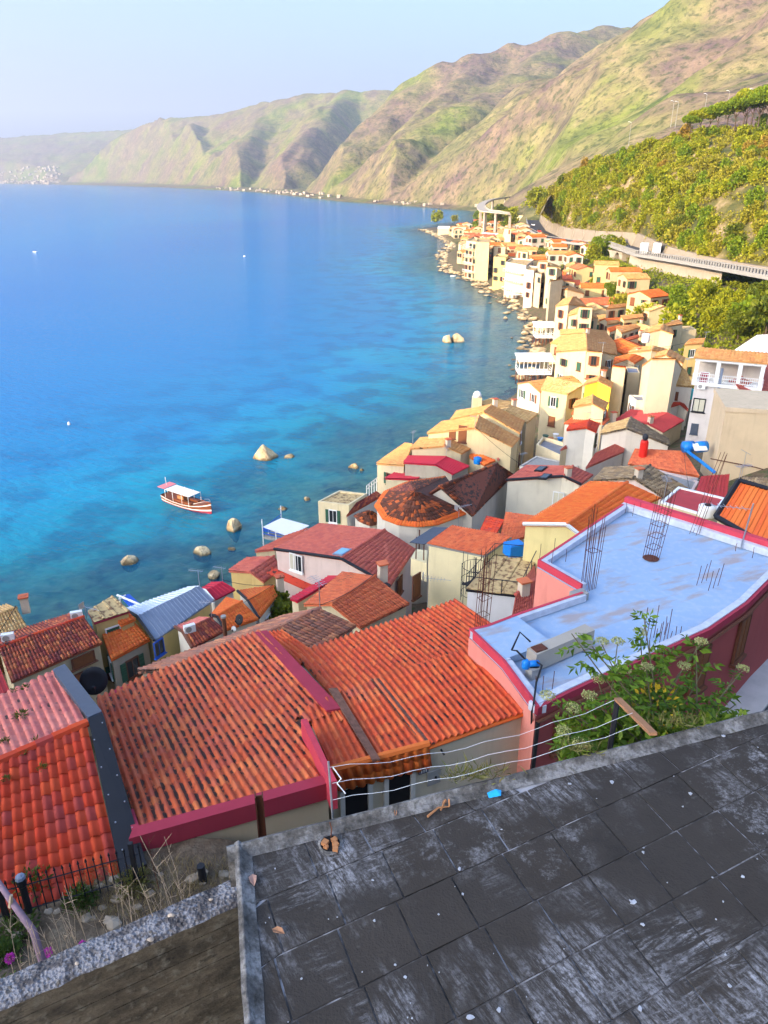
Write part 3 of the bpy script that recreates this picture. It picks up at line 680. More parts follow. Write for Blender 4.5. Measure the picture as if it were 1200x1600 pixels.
    g, q = gable('red tiled house with pink far slope and dark metal coping', A, B, R1, R2, ze=ze, zr=26.9, wall=(.5,.42,.32), st='wave', mat='tile_red', mat2='tile_pink', single=300, E=(-90,1134), F=(92,1046), zb=24.5, over=.3, win=None)
    b = MB(); d = Vector((0,0,.25))
    pa = [P(138,1122,27.05), P(161,1114,27.05), P(229,1350,25.8), P(189,1372,25.75)]; b.slab(pa, .22); b.build('coping', M['metal_dark'], g)
    b = MB(); pa = [P(82,1046,26.2), P(101,1037,26.2), P(159,1111,27.0), P(137,1121,27.0)]; b.slab(pa, .25); b.build('coping', M['metal_slate'], g)
    b = MB()
    for i in range(11):
        t = i/10; c = P(142+55*t, 1135+215*t, 27.05-1.2*t) if i % 2 else P(160+58*t, 1130+205*t, 27.05-1.2*t)
        b.lathe(c, [(.02,.0),(.02,.025)], 6)
    b.build('rivet', M['steel'], g, kind='stuff')
    for x, y, z, s in ((33,1112,26.4,.22),(8,1152,26.7,.16),(58,1152,26.8,.17),(35,1170,26.9,.15),(66,1192,26.9,.14),(40,1068,26.3,.15),(10,1210,26.8,.12),(22,1072,26.2,.12)):
        plant_tuft(P(x, y+8, z), s, 'tuft of green succulent growing between the pink tiles', 'weeds rooted in the roof tiles')
LEAFM = {}
def leafmat(name, c1, c2, trans=.25):
    if name in MATS: return MATS[name]
    m, t = newmat(name); oi = t.new('ShaderNodeObjectInfo')
    r = t.math('FRACT', t.math('ADD', t.isl(), t.math('MULTIPLY', oi.outputs['Random'], .35)))
    c = t.ramp(r, [(.0, c1), (1., c2)]); b = t.n['Principled BSDF']; t.set(b.inputs['Base Color'], c); b.inputs['Roughness'].default_value = .6; b.inputs['Specular IOR Level'].default_value = .25
    tr = t.new('ShaderNodeBsdfTranslucent'); t.set(tr.inputs[0], t.mix(.5, c, (.25,.30,.02))); mx = t.new('ShaderNodeMixShader'); mx.inputs[0].default_value = trans
    t.l.new(b.outputs[0], mx.inputs[1]); t.l.new(tr.outputs[0], mx.inputs[2]); t.l.new(mx.outputs[0], t.n['Material Output'].inputs[0]); return m
def leaves_np(C, D, size, ar=.5, rng=RNG, droop=.3):
    """one folded quad per leaf at C pointing along D"""
    N = len(C); D = D/np.linalg.norm(D, axis=1, keepdims=True); r = rng.normal(size=(N,3)); S = np.cross(D, r); S /= np.linalg.norm(S, axis=1, keepdims=True)+1e-9
    s = (size*rng.uniform(.65, 1.25, N))[:,None]
    Nn = np.cross(S, D)
    v0 = C; v1 = C + D*s*.5 + S*s*ar*.5 + Nn*s*.08; v2 = C + D*s - Nn*s*droop*.3; v3 = C + D*s*.5 - S*s*ar*.5 + Nn*s*.08
    return np.stack([v0, v1, v2, v3], 1).reshape(-1, 3), np.arange(N*4).reshape(-1, 4)
def plant_tuft(p, r, label, group):
    n = 70; D = RNG.normal(size=(n,3)); D[:,2] = np.abs(D[:,2])*.9+.15; D /= np.linalg.norm(D, axis=1, keepdims=True)
    C = np.array(p) + D*r*RNG.uniform(.2, .75, (n,1))
    V, F = leaves_np(C, D, r*.5, .35); o = np_mesh('succulent', V, F, leafmat('leaf_succulent', (.03,.05,.01), (.14,.16,.03)), origin=tuple(p)); tag(o, label, 'plant', group)
near_labels = []
near_block()
# ------------------------------------------------------------------ blue flat roof with starter bars
def blue_roof():
    z = 26.5; C = [(733,984),(785,1034),(838,1106),(890,1080),(937,1058),(1033,1017),(1108,983),(1167,942),(1210,899),(1246,868),(1200,853),(1090,818),(979,784),(840,876),(908,915),(909,926),(810,959),(760,978)]
    ring = [P(x, y, z) for x, y in C]
    root = thing('apartment_house', (ring[0]+ring[12])/2 - Vector((0,0,8)), 'dark red house with pale blue flat roof and rusty starter bars', 'house')
    red = plaster((.36,.075,.065)); pink = plaster((.74,.27,.21))
    w = MB(); low = [p-Vector((0,0,.30)) for p in ring]; w.prism(low, [20]*10+[14]*8)
    o = w.build('wall', red, root); o.data.materials.append(pink)
    nv = len(ring)
    for f in o.data.polygons:
        c = f.center; 
        if abs(f.normal.z) < .5:
            wc = c + root.location; 
            # sea-side and stepped walls are pink, the street front dark red
            if min((wc.xy - ((low[i]+low[(i+1) % nv])/2).xy).length for i in (0, 1, 12, 13, 14, 15, 16, 17)) < .15: f.material_index = 1
    m, t = newmat('blue_coat'); n = t.noise(.55, 5, rough=.6); n2 = t.noise(3.5, 4); n3 = t.noise(.9, 4, stretch=(.5,1.6,1,R(25)))
    c = t.mix(n, (.26,.38,.55), (.34,.45,.60)); c = t.mix(t.ramp(n2, [(.48,0.),(.72,.45)]), c, (.47,.52,.58))
    c = t.mix(t.ramp(n3, [(.54,0.),(.66,.8)]), c, (.37,.29,.25)); t.out(c, .6, t.bump(n2, .15, .02), spec=.3)
    MB().slab([p - Vector((0,0,.27)) for p in inset(ring, .02)], .03).build('roof', m, root)
    n = len(ring)
    # parapets: pale cap inside, crimson outside; only along the open sides
    cen = sum(ring, Vector())/n
    def edge(i0, i1, hgt, wd, mat, name, off=0.0, base=-.24):
        b = MB()
        for i in range(i0, i1):
            p, q = ring[i % n], ring[(i+1) % n]; d = (q-p).normalized(); nn = Vector((-d.y, d.x, 0))
            if nn.dot(cen-(p+q)/2) < 0: nn = -nn
            p2, q2 = p+nn*off, q+nn*off
            b.hexa([p2+Vector((0,0,base)), q2+Vector((0,0,base)), q2+nn*wd+Vector((0,0,base)), p2+nn*wd+Vector((0,0,base))], [p2+Vector((0,0,hgt)), q2+Vector((0,0,hgt)), q2+nn*wd+Vector((0,0,hgt-.01)), p2+nn*wd+Vector((0,0,hgt-.01))])
        return b.build(name, mat, root)
    pale = flat('pale_cap', (.50,.53,.60), .7, var=.3, scale=5)
    edge(0, 2, .06, .10, M['pink_edge'], 'parapet_edge'); edge(0, 2, .02, .22, pale, 'parapet_cap', .10)
    edge(2, 9, .02, .12, M['crimson'], 'parapet_edge', -.06); edge(2, 9, .05, .24, pale, 'parapet_cap', .06)
    edge(9, 12, .30, .26, M['pink_edge'], 'parapet_edge'); edge(9, 12, .06, .2, pale, 'parapet_cap', .26)
    edge(12, 14, .05, .09, M['pink_edge'], 'parapet_edge'); edge(12, 14, .02, .2, pale, 'parapet_cap', .09)
    edge(15, 18, .05, .09, M['pink_edge'], 'parapet_edge'); edge(15, 18, .02, .15, pale, 'parapet_cap', .09)
    # raised slab at the west corner and the long concrete kerb on it
    sl = [P(742,986,z+.02), P(790,1029,z+.02), P(838,1012,z+.02), P(858,1000,z+.02), P(806,961,z+.02)]
    MB().slab(sl, .25).build('raised_slab', MATS['blue_coat'], root)
    k = MB(); b0 = [P(836,1050,z-.2), P(926,1010,z-.2)]; n_ = Vector((b0[0].y-b0[1].y, b0[1].x-b0[0].x, 0)).normalized()*.42; b0 += [b0[1]+n_, b0[0]+n_]; b1 = [v+Vector((0,0,.62)) for v in b0]
    k.hexa(b0, b1); k.build('concrete_kerb', plaster((.42,.37,.30)), root)
    k = MB(); c = (b1[0]+b1[3])/2 + Vector((.25,.16,.02)); k.box(c, (.42,.30,.04), R(28)); k.build('clay_slab', M['rust'], root)
    k = MB(); k.box((P(905,926,z)+Vector((0,0,-.12))), (.55,.40,.28), R(25)); k.build('column_stub', M['concrete'], root)
    k = MB(); k.box(P(833,1050,z-.1)+Vector((0,0,.0)), (.35,.3,.35), R(28)); k.build('pump_plinth', M['concrete'], root)
    # red street front windows
    for x, y, i, ww, hh in ((1000,1061,5,.9,1.5),(1098,1012,6,.9,1.6),(880,1140,3,.8,1.2),(1165,962,7,.9,1.7),(996,1080,4,.8,1.2)):
        a, b_ = ring[i], ring[i+1]; c = on_wall(x, y, a, b_); nn = Vector((b_.y-a.y, a.x-b_.x, 0)).normalized()
        if nn.dot(CAM-c) < 0: nn = -nn
        if c.z > z-.9: c.z = z-1.5
        window(root, c, nn, ww, hh, 'closed', 'brown_wood', 'shutter_brown')
    g = MB(); pts = [ring[i]+Vector((.04,-.12,-.42)) for i in range(2, 10)]; g.tube(pts, .06, 6); g.build('gutter', M['brown_wood'], root)
    d = MB(); p = ring[2]+Vector((.05,-.14,-.4)); d.tube([p, p-Vector((0,0,5))], .06, 6); d.build('drainpipe', M['black'], root)
    # pump and hoses
    t_ = thing('water_pump', P(826,1052,z-.2), 'blue water pump with black hoses at the end of the concrete kerb', 'pump'); c = t_.location
    b = MB(); b.tube([c+Vector((-.05,-.05,.38)), c+Vector((.28,-.02,.38))], .10, 10); b.build('motor', M['blue_plastic'], t_, smooth=True)
    b = MB(); b.lathe(c+Vector((-.12,-.05,.20)), [(.06,0),(.13,.05),(.13,.25),(.05,.34)], 10); b.build('pump_head', M['blue_plastic'], t_, smooth=True)
    b = MB(); b.box(c+Vector((.08,-.03,.25)), (.4,.18,.05)); b.build('foot_plate', M['iron'], t_)
    b = MB(); b.tube([c+Vector((-.12,-.05,.5)), c+Vector((-.4,.1,.75)), c+Vector((-.5,.35,.6)), c+Vector((-.2,.8,.95)), P(829,1003,z+.5)], .03, 6); b.build('hose', M['black'], t_)
    b = MB(); b.tube([c+Vector((.2,-.05,.45)), c+Vector((.3,-.3,.5)), P(838,1066,z+.1), P(834,1098,z+.12), P(831,1112,z), P(829,1180,23.6)], .03, 6); b.build('hose', M['black'], t_)
    # starter bars
    def bars(x, y, n, hgt, spread, label, lean=(0,0), ties=0, zz=z-.24, jit=.25, rows=2):
        c = P(x, y, zz); t_ = thing('rebar_bundle', c, label, 'rebar'); rnd = random.Random(int(x*7+y))
        ex = Vector((.82,.57,0)); ey = Vector((-.57,.82,0)); tops = []
        for i in range(n):
            r_, s_ = i % rows, i//rows; m = max(1, (n+rows-1)//rows - 1)
            p = c + ex*(spread*(s_/m-.5)) + ey*(spread*.8*(r_/max(1,rows-1)-.5)); h = hgt*(1+rnd.uniform(-jit, jit*.3))
            l = Vector((lean[0]+rnd.uniform(-.035,.035), lean[1]+rnd.uniform(-.035,.035), 1))
            b = MB(); b.tube([p, p+l*h*.5+Vector((rnd.uniform(-.02,.02),0,0)), p+l*h], .011, 5); b.build('rebar', M['rust'], t_); tops.append((p, l, h))
        for k in range(ties):
            zt = hgt*.75*(k+1)/(ties+.5); q = [tops[i][0]+tops[i][1]*zt for i in (0, 1, n-1 if n % 2 == 0 else n-2, n-2 if n % 2 == 0 else n-1)]
            b = MB(); b.tube(q+[q[0]], .012, 4, cap=False); b.build('tie', M['rust'], t_)
        return t_
    bars(919,919,12,3.1,.42,'dense bundle of tall rusty starter bars at the notch corner of the blue roof', ties=1)
    t_ = bars(1017,872,8,3.0,.5,'caged column of starter bars rising from a rusty hole in mid roof', lean=(.07,.0), ties=4, jit=.06)
    b = MB(); b.lathe(P(1017,872,z-.238), [(.32,.0),(.30,.008)], 12); b.build('rust_patch', M['rust'], t_)
    bars(1077,832,2,3.6,.25,'two leaning starter bars, left pair at the back parapet', lean=(.20,.05), jit=.05, rows=1)
    bars(1087,835,2,3.7,.2,'two leaning starter bars close together, right pair at the back parapet', lean=(.18,.02), jit=.05, rows=1)
    bars(1105,915,6,.85,.6,'three short pairs of bare starter bars standing alone on the right', lean=(.10,.05), jit=.2)
    bars(1022,1006,8,1.2,.6,'starter bars behind the flowering shrub at the street edge', jit=.45, lean=(.02,0))
    bars(1046,996,5,.7,.5,'cluster of short starter bars right of the flowering shrub at the street edge', jit=.4)
    bars(752,985,10,2.9,.35,'tall starter bars at the west corner over the orange roof', ties=3, lean=(.02,-.01), jit=.12)
    bars(863,877,4,.75,.8,'stubby starter bars beside the notch by the yellow gable', jit=.3)
    bars(988,802,3,.55,.5,'small starter bars just inside the far parapet corner', jit=.3)
    bars(849,1076,3,.6,.4,'little starter bars behind the black hoses', jit=.3)
    bars(1172,862,4,.6,.9,'loose starter bars and wire by the aerial on the right', jit=.4)
    t_ = thing('aerial', P(1157,858,z-.24), 'leaning pole with a television aerial near the orange sheet roof', 'aerial'); c = t_.location
    b = MB(); b.tube([c, c+Vector((.15,.05,2.0))], .03, 6); b.build('mast', M['steel'], t_)
    b = MB(); b.tube([c+Vector((.1,.04,1.75)), c+Vector((-1.5,.0,1.95))], .014, 5)
    for i in range(6): b.tube([c+Vector((-.2-.25*i,-.2,1.8+.03*i)), c+Vector((-.2-.25*i,.25,1.8+.03*i))], .009, 4)
    b.build('antenna', M['steel'], t_)
    return ring
BLUE = blue_roof()
# ------------------------------------------------------------------ the town, house by house
CREAM=(.60,.49,.31); WHITE=(.68,.63,.54); PINKW=(.68,.53,.47); YEL=(.66,.50,.18); OCH=(.60,.42,.16); STONE=(.40,.34,.26); GREYW=(.5,.47,.42)
def Zf(x0, y0, s):
    return lambda *q: [(x0+a/s, y0+b/s) for a, b in q]
def G(label, pts, **k):       # A B R1 R2 [E F]
    if len(pts) == 6: k.update(E=pts[4], F=pts[5])
    return gable(label, *pts[:4], **k)
def MO(label, pts, **k): return mono(label, *pts, **k)    # A B (eave)  RB RA (top)
I_ = lambda *q: list(q)
# --- left shore group
h3, q3 = G('brown speckled tile house at the left edge with cream wall', I_((18,1066),(160,1004),(-2,1012),(131,964)), h=7, mat='tile_brown', wall=CREAM, win=None, caps='tile_red')
a, b = q3['a'], q3['b']; win_px(h3, 130, 1031, a, b, 1.5, .8, kind='closed', frame='brown_wood'); win_px(h3, 128, 1062, a, b, 1.3, 1.2, kind='closed', frame='brown_wood')
G('yellow ribbed roof house at the left edge beside the sea', I_((-30,1022),(49,990),(-48,978),(26,950)), h=7, mat='tile_tan', wall=CREAM)
MO('low red roofed shed squeezed behind the pink tiles at the left edge', I_((-40,1112),(15,1078),(0,1043),(-60,1066)), h=6, mat='metal_red', st='rib', rise=.2, win=None)
h5, q5 = MO('small house with pale pebbled roof close to the blue awning', I_((147,973),(203,954),(177,931),(137,955)), h=8, mat='tan_pebble', st='sandwich', rise=.1, wall=OCH, edge='crimson')
h5b, _ = MO('bright orange small tile roof with a dormer on top', I_((174,1031),(234,999),(210,972),(158,988)), h=6, mat='tile_orange', st='wave', wall=STONE)
MO('dormer roof of orange tiles standing on the small orange house', I_((189,977),(212,967),(201,956),(181,967)), h=7.3, mat='tile_orange', st='wave', wall=OCH, win=None, cat='dormer')
MO('rusty patched sheet-metal shed behind the satellite dish', I_((182,1068),(250,1044),(215,1026),(158,1052)), h=3.2, mat='rusty_sheet', st='sandwich', rise=.12, wall=CREAM, win=None, cat='shed')
h7, q7 = G('yellow house under grey metal sheets with crimson ridge', I_((241,1001),(334,938),(214,963),(312,916)), h=6.5, mat='metal_grey', mat2='metal_white', st='rib', wall=YEL, win=None, caps='metal_crimson', verge='black')
win_px(h7, 248, 1012, q7['a'], q7['b'], .9, 1.2, kind='open', frame='blue_paint')
G('crimson corrugated metal gable by the dark rock in the sea', I_((334,938),(368,921),(321,923),(348,909)), h=5.5, mat='metal_crimson', st='rib', wall=WHITE, verge='white_paint')
h8, q8 = G('white gable house with faded mixed tiles and an air conditioner', I_((300,1013),(352,985),(285,987),(331,966)), h=6.5, mat='tile_brown', mat2='tile_pink', wall=WHITE, win=None, verge='brown_wood')
G('middle orange gable of the row, with a clay chimney in front', I_((352,985),(404,967),(339,963),(378,940)), h=6.5, mat='tile_orange', st='wave', wall=WHITE, caps='tile_orange', verge='metal_dark')
G('last orange gable of the row beside the green tree', I_((405,966),(433,930),(387,938),(427,917)), h=6.5, mat='tile_orange', st='wave', wall=WHITE, verge='metal_dark')
g9, q9 = G('dark weathered grey brown tile gable behind the orange roofs', I_((398,1078),(557,977),(302,1043),(500,951)), ze=19.3, mat='tile_weathered', wall=STONE, win=None, caps='tile_weathered')
h10, q10 = G('orange gable with neat tile rows in front of the pink house', I_((563,981),(640,943),(517,944),(586,900)), ze=15, mat='tile_clay', st='wave', wall=CREAM, win=None)
MO('crimson sheet lean-to along the orange gable, above the green tree', I_((453,934),(513,900),(529,900),(464,939)), ze=14.3, mat='metal_crimson', st='rib', rise=.2, wall=CREAM, win=None, cat='lean-to')
h11, q11 = G('large pale pink house with a skylight in its rose tiles', I_((610,916),(649,858),(533,873),(601,828),(428,858),(499,818)), h=7.5, pitch=.3, mat='tile_rose', st='flat', wall=PINKW, win=None, verge='metal_dark')
win_px(h11, 466, 880, q11['e'], q11['a'], .85, 1.5, kind='open'); win_px(h11, 458, 877, q11['e'], q11['a'], .6, 1.5, kind='closed', frame='white_paint', shut='curtain')
win_px(h11, 624, 915, q11['a'], q11['b'], 1.1, 1.4, kind='closed', frame='brown_wood')
def skylight(root, x, y, q, w, l, col='metal_slate', pane='glass'):
    e, f, r2, r1 = (q[k] for k in 'e f r2 r1'.split()) if 'e' in q else (q['a'], q['b'], q['rb'], q['ra'])
    n = (f-e).cross(r1-e).normalized(); n = n if n.z > 0 else -n
    r = ray(x, y); c = CAM + r*((e-CAM).dot(n)/r.dot(n)); ex = (f-e).normalized(); ey = n.cross(ex)
    def quad(w_, l_, h0, h1): return [c+ex*sx*w_/2+ey*sy*l_/2+n*h0 for sx, sy in ((-1,-1),(1,-1),(1,1),(-1,1))], [c+ex*sx*w_/2+ey*sy*l_/2+n*h1 for sx, sy in ((-1,-1),(1,-1),(1,1),(-1,1))]
    b = MB(); b.hexa(*quad(w, l, 0, .16)); o = b.build('skylight', M[col], root); b = MB(); b.hexa(*quad(w*.8, l*.8, .165, .185)); b.build('pane', M[pane], o)
flat('sky_glass', (.20,.42,.62), .1)
skylight(h11, 535, 864, q11, 1.3, 1.0, 'metal_grey', 'sky_glass')
b = MB()
for (p0, p1) in (((425,886),(489,914)),): p, q = on_wall(425,886,q11['e'],q11['a']), on_wall(489,914,q11['e'],q11['a'])
n_ = Vector((q.y-p.y, p.x-q.x, 0)).normalized(); n_ = n_ if n_.dot(CAM-p) > 0 else -n_
b.hexa([p-Vector((0,0,.25)), q-Vector((0,0,.25)), q+n_*.7-Vector((0,0,.3)), p+n_*.7-Vector((0,0,.3))], [p, q, q+n_*.7-Vector((0,0,.2)), p+n_*.7-Vector((0,0,.2))]); b.build('string_course', M['tile_red'], h11)
G('low shed with faded mauve tiles at the water beside the pink house', I_((412,910),(440,888),(391,894),(428,869),(357,892),(387,871)), h=4.2, mat='tile_rose', st='far', wall=OCH, win=None)
MO('brown tile lean-to roof behind the white restaurant awning', I_((398,861),(452,836),(482,826),(428,858)), h=4.5, mat='tile_rose', wall=CREAM, win=None, cat='lean-to')
flatroof('cream cubic house with a flat yellowish roof at the sea by the church', I_((497,783),(530,766),(573,771),(545,789)), h=6.5, wall=(.74,.62,.38), mat='tan_pebble', par=.2)
# --- church
def church():
    ze = 11.6
    nA, nB, r1, r2 = P(738,807,ze), P(803,741,ze), P(686,760,ze+2.6), P(777,724,ze+2.6)
    e, f = r1*2-nA, r2*2-nB; e.z = f.z = ze
    root, g = house_root([nA,nB,e,f], 'church with long dark brown nave roof and round tiled apse', 'church', name='church')
    low = [p-Vector((0,0,.1)) for p in inset([nA,nB,r2,f,e,r1], .25)]; MB().prism(low, g-4).build('wall', plaster((.62,.56,.46)), root)
    s = MB(); s.slab([nA,nB,r2,r1], .1); s.slab([r1,r2,f,e], .1); s = s.build('roof', M['tile_church'], root)
    slope(s, nA, nB, r2, r1, 'coppi_lo', M['tile_church']); slope(s, e, f, r2, r1, 'coppi_lo', M['tile_church']); ridge_caps(s, r1, r2, M['tile_church'])
    # the apse: half a cone
    ap = P(648,768,ze+2.5); rim = [P(x,y,ze) for x, y in ((697,745),(640,752),(601,768),(585,791),(598,812),(622,821),(652,824),(684,821),(711,811),(738,800))]
    b = MB(); b.prism([p-Vector((0,0,.1)) for p in inset(rim, .25)], g-4); b.build('apse_wall', plaster((.66,.60,.50)), root)
    b = MB(); b.add([ap]+rim, [(0, i+1, i+2) for i in range(len(rim)-1)] + [(0, len(rim), 1)]); s = b.build('apse_roof', M['tile_church'], root)
    for i in range(len(rim)-1):
        p, q = rim[i], rim[i+1]; t1 = ap.lerp(p, .03); t2 = ap.lerp(q, .03)
        for (f0, f1, mm) in ((0., .16, 'tile_orange'), (.16, .5, 'tile_church'), (.5, 1., 'tile_church')):
            slope(s, p.lerp(t1, f0), q.lerp(t2, f0), q.lerp(t2, f1), p.lerp(t1, f1), 'coppi_lo', M[mm] if not (mm == 'tile_church' and i in (1,)) else M['tile_brown'])
    b = MB(); b.tube([rim[6]+Vector((.2,-.1,-.2)), rim[6]+Vector((.2,-.1,-6))], .06, 6); b.build('drainpipe', M['brown_wood'], root)
    # side chapel
    ap = P(541,795,ze-1.2); rim = [P(x,y,ze-2.2) for x, y in ((560,786),(530,790),(538,806),(556,820),(583,822),(597,812))]; rim = [P(x,y,ze-2.5) for x, y in ((572,800),(553,806),(561,815),(578,822),(594,819),(598,808))]
    ap = P(579,798,ze-1.1); b = MB(); b.prism([p-Vector((0,0,.1)) for p in inset(rim,.15)], g-4); b.build('chapel_wall', plaster((.66,.60,.50)), root)
    b = MB(); b.add([ap]+rim, [(0,i+1,(i+1) % 6+1) for i in range(6)]); s = b.build('chapel_roof', M['tile_church'], root)
    for i in range(5): slope(s, rim[i], rim[i+1], ap.lerp(rim[i+1],.05), ap.lerp(rim[i],.05), 'coppi_lo', M['tile_church'])
church()
MO('red brown tile strip roof between the cream cube and the church apse', I_((541,806),(597,774),(588,768),(556,786)), ze=9.2, mat='tile_brown', wall=WHITE, win=None, cat='lean-to')
G('crimson metal gable roof with rubble walls behind the church', I_((708,741),(734,728),(680,726),(697,713),(630,723),(638,712)), h=5.5, mat='metal_crimson', st='rib', wall=STONE, win=None)
MO('small crimson shed roof over a pale stone wall nearest the shore', I_((601,747),(618,737),(676,733),(650,749)), h=4.5, mat='metal_crimson', st='rib', rise=.15, wall=CREAM, win=None)
MO('cream seafront house with speckled tan roof next to the crimson roofs', I_((588,724),(633,692),(645,694),(631,727)), h=6, mat='tile_sun', rise=.3, wall=CREAM)
G('tan gable with sunlit ridge just before the tall cream gable', I_((722,709),(736,701),(694,697),(700,681),(641,701),(657,684)), h=6.5, mat='tile_sun', wall=CREAM)
hg, qg = G('tall cream gable house with two little windows, first of the sunlit row', I_((801,698),(812,685),(742,669),(749,650),(667,677),(691,659)), h=7, mat='tile_sun', wall=(.64,.51,.29), win=None)
for x, y, w_, h_ in ((707,679,.8,1.0),(723,678,1.0,2.0)): win_px(hg, x, y, qg['e'], qg['a'], w_, h_, kind='closed', frame='brown_wood')
G('second sunlit gable of the row, with a white seaward verge', I_((813,677),(820,658),(755,644),(768,633),(704,656),(714,642)), h=7.3, mat='tile_sun', wall=(.64,.51,.29))
G('end house of the row with rough tan tiles toward the alley', I_((824,661),(841,646),(790,641),(798,634)), h=7, mat='tile_tan', wall=CREAM)
MO('topmost tan roof of the row next to the white dome chimney', I_((786,639),(804,629),(769,622),(745,630)), h=7.5, mat='tile_tan', wall=CREAM, rise=.2, win=None)
MO('pale rose lean-to at the corner below the tall gable', I_((754,704),(779,718),(791,709),(764,699)), h=5.5, mat='tile_pink', st='far', wall=CREAM, rise=.2, win=None, cat='lean-to')
MO('orange tile strip roof beside the blue tank above the church', I_((733,714),(757,727),(774,719),(737,704)), h=5.5, mat='tile_orange', st='far', wall=CREAM, rise=.2, win=None, cat='lean-to')
# --- centre
h18, q18 = G('cream house with two black roof windows in front of the alley', I_((908,757),(927,742),(880,744),(895,728),(790,750),(822,727)), ze=13, mat='tile_rose', st='flat', wall=(.72,.66,.52), win=None, verge='metal_dark')
skylight(h18, 845, 734, q18, 1.5, .8, 'black'); skylight(h18, 852, 746, q18, 1.5, .8, 'black')
win_px(h18, 872, 780, q18['r1'], q18['a'], 1.0, 1.5, kind='curtain')
h20, q20 = G('yellow walled gable with long orange tile roof behind the blue flat roof', I_((903,834),(1033,778),(885,820),(980,754),(817,819),(923,752)), ze=19.6, mat='tile_orange', st='wave', wall=(.78,.66,.30), win=None, verge='white_paint')
G('old gable of pale rough stone tiles in the centre', (I_((1036,776),(1075,763),(990,747),(1016,727),(926,751),(945,731))), ze=15, mat='tile_stone', st='coppi', wall=PINKW, win=None, caps='tile_stone')
MO('deep red tile roof carrying the scarlet chimney', I_((981,724),(1093,744),(1068,705),(992,701)), ze=14.0, mat='tile_clay', st='flat', rise=.22, wall=PINKW, win=None)
G('half yellow half stone tiled gable behind the scarlet chimney', I_((1047,696),(1044,686),(979,669),(986,652),(938,678),(946,665)), ze=13.4, mat='tile_stone', mat2='tile_tan', wall=(.62,.54,.44), win=None, caps='tile_stone')
MO('long narrow red lean-to along the pale wall in the centre', I_((915,731),(975,705),(981,684),(930,708)), ze=12.3, mat='tile_rose', st='flat', rise=.2, wall=(.62,.54,.44), win=None, cat='lean-to')
G('brick red metal gable by the tall white building', I_((1037,675),(1069,657),(1011,661),(1043,645),(953,661),(984,640)), ze=11.4, mat='metal_red', st='rib', wall=CREAM, win=None)
G('little white gable with bright red tiles below the turquoise tank', I_((1075,641),(1067,629),(1063,631),(1057,621),(1026,642),(1021,630)), ze=11.6, mat='tile_red', wall=WHITE, win=None)
flatroof('white flat roofed house with grey violet terrace and blue tank', I_((983,617),(994,626),(1041,625),(1039,618)), h=6, wall=WHITE, mat='grey_roof', par=.25)
MO('roof of mottled orange tiles on a white house, under the sunlit gables', I_((1024,599),(1083,604),(1072,577),(1031,575)), h=6.5, mat='tile_tan', rise=.3, wall=WHITE)
MO('big blank white walled house with a slanting shadow across it', I_((1003,571),(1068,576),(1056,560),(1018,560)), h=8.5, mat='tile_sun', rise=.3, wall=(.66,.57,.40), win=None)
h, q = G('white stepped house with red tiles above the terrace of tables', I_((932,675),(937,663),(916,668),(921,656),(885,672),(890,664)), h=7, mat='tile_red', wall=WHITE)
MO('red tile roof with a solar panel next to the small dome', I_((881,661),(944,662),(953,654),(899,649)), h=7, mat='tile_clay', rise=.15, wall=WHITE, win=None)
MO('red strip roof stepping down beside the terrace of tables', I_((875,703),(906,692),(925,680),(895,688)), h=6, mat='tile_rose', st='flat', rise=.2, wall=CREAM, win=None, cat='lean-to')
flatroof('cream terrace house with tables and pots on its roof', I_((838,694),(848,682),(877,690),(922,699),(900,722)), h=5, wall=(.74,.62,.40), mat='grey_roof', par=.5)
flatroof('low house with a grey flat roof behind the roof windows', I_((812,728),(838,712),(905,727),(893,740)), h=4.5, wall=GREYW, mat='concrete', par=.15)
G('orange gable lit by the sun left of the yellow front', I_((945,641),(951,630),(925,630),(926,617),(895,636),(900,627)), h=8, mat='tile_sun', mat2='tile_sun', wall=CREAM)
MO('red lower roof hanging under the orange sunlit gable', I_((893,646),(951,653),(949,640),(899,637)), h=7, mat='tile_clay', rise=.2, wall=CREAM, win=None)
G('bright yellow house front in the middle of the lanes', I_((956,606),(958,599),(934,595),(938,588),(912,601),(920,593)), h=8.5, mat='tile_sun', wall=(.85,.60,.05), win=None)
MO('cream seafront house with tan roof and brown shutters by the stilted pavilion', I_((845,608),(887,616),(912,601),(855,588)), h=8, mat='tile_tan', rise=.28, wall=(.62,.50,.30))
Z3 = Zf(820, 440, 4.2857)
W2 = (.63,.51,.32)
def ZG(label, *p, **k): k.setdefault('mat', 'tile_sun'); k.setdefault('wall', W2); k.setdefault('h', 7.5); return G(label, Z3(*p), **k)
def ZM(label, *p, **k): k.setdefault('mat', 'tile_sun'); k.setdefault('wall', W2); k.setdefault('h', 7); k.setdefault('rise', .25); return MO(label, Z3(*p), **k)
ZG('front gable of the broad triple roof by the lower jetty', (620,488),(605,412),(415,456),(412,378),(205,470),(230,400))
ZG('middle gable of the broad triple roof by the lower jetty', (604,412),(560,362),(411,376),(405,345),(229,400),(240,366), h=7.6)
ZG('rear gable of the broad triple roof by the lower jetty', (559,360),(540,330),(404,343),(400,316),(236,354),(238,322), h=7.7)
flatroof('cream flat roofed house on the shore before the triple roof', Z3((218,520),(225,500),(345,505),(340,532)), h=6.5, wall=W2, par=.2)
ZM('pale house with low tan roof right before the triple roof', (400,495),(525,505),(520,470),(420,462), h=6.5)
ZM('orange brown roof on a cream house above the bright yellow front', (405,582),(545,612),(562,575),(430,545), h=6.8)
ZG('wide cream gable with a round white tank beside it', (998,352),(985,318),(905,320),(925,285),(815,343),(850,300), h=9, win=None)
ZM('tan shed roof just behind the wide cream gable', (942,302),(1062,283),(1025,253),(930,288), h=9.5)
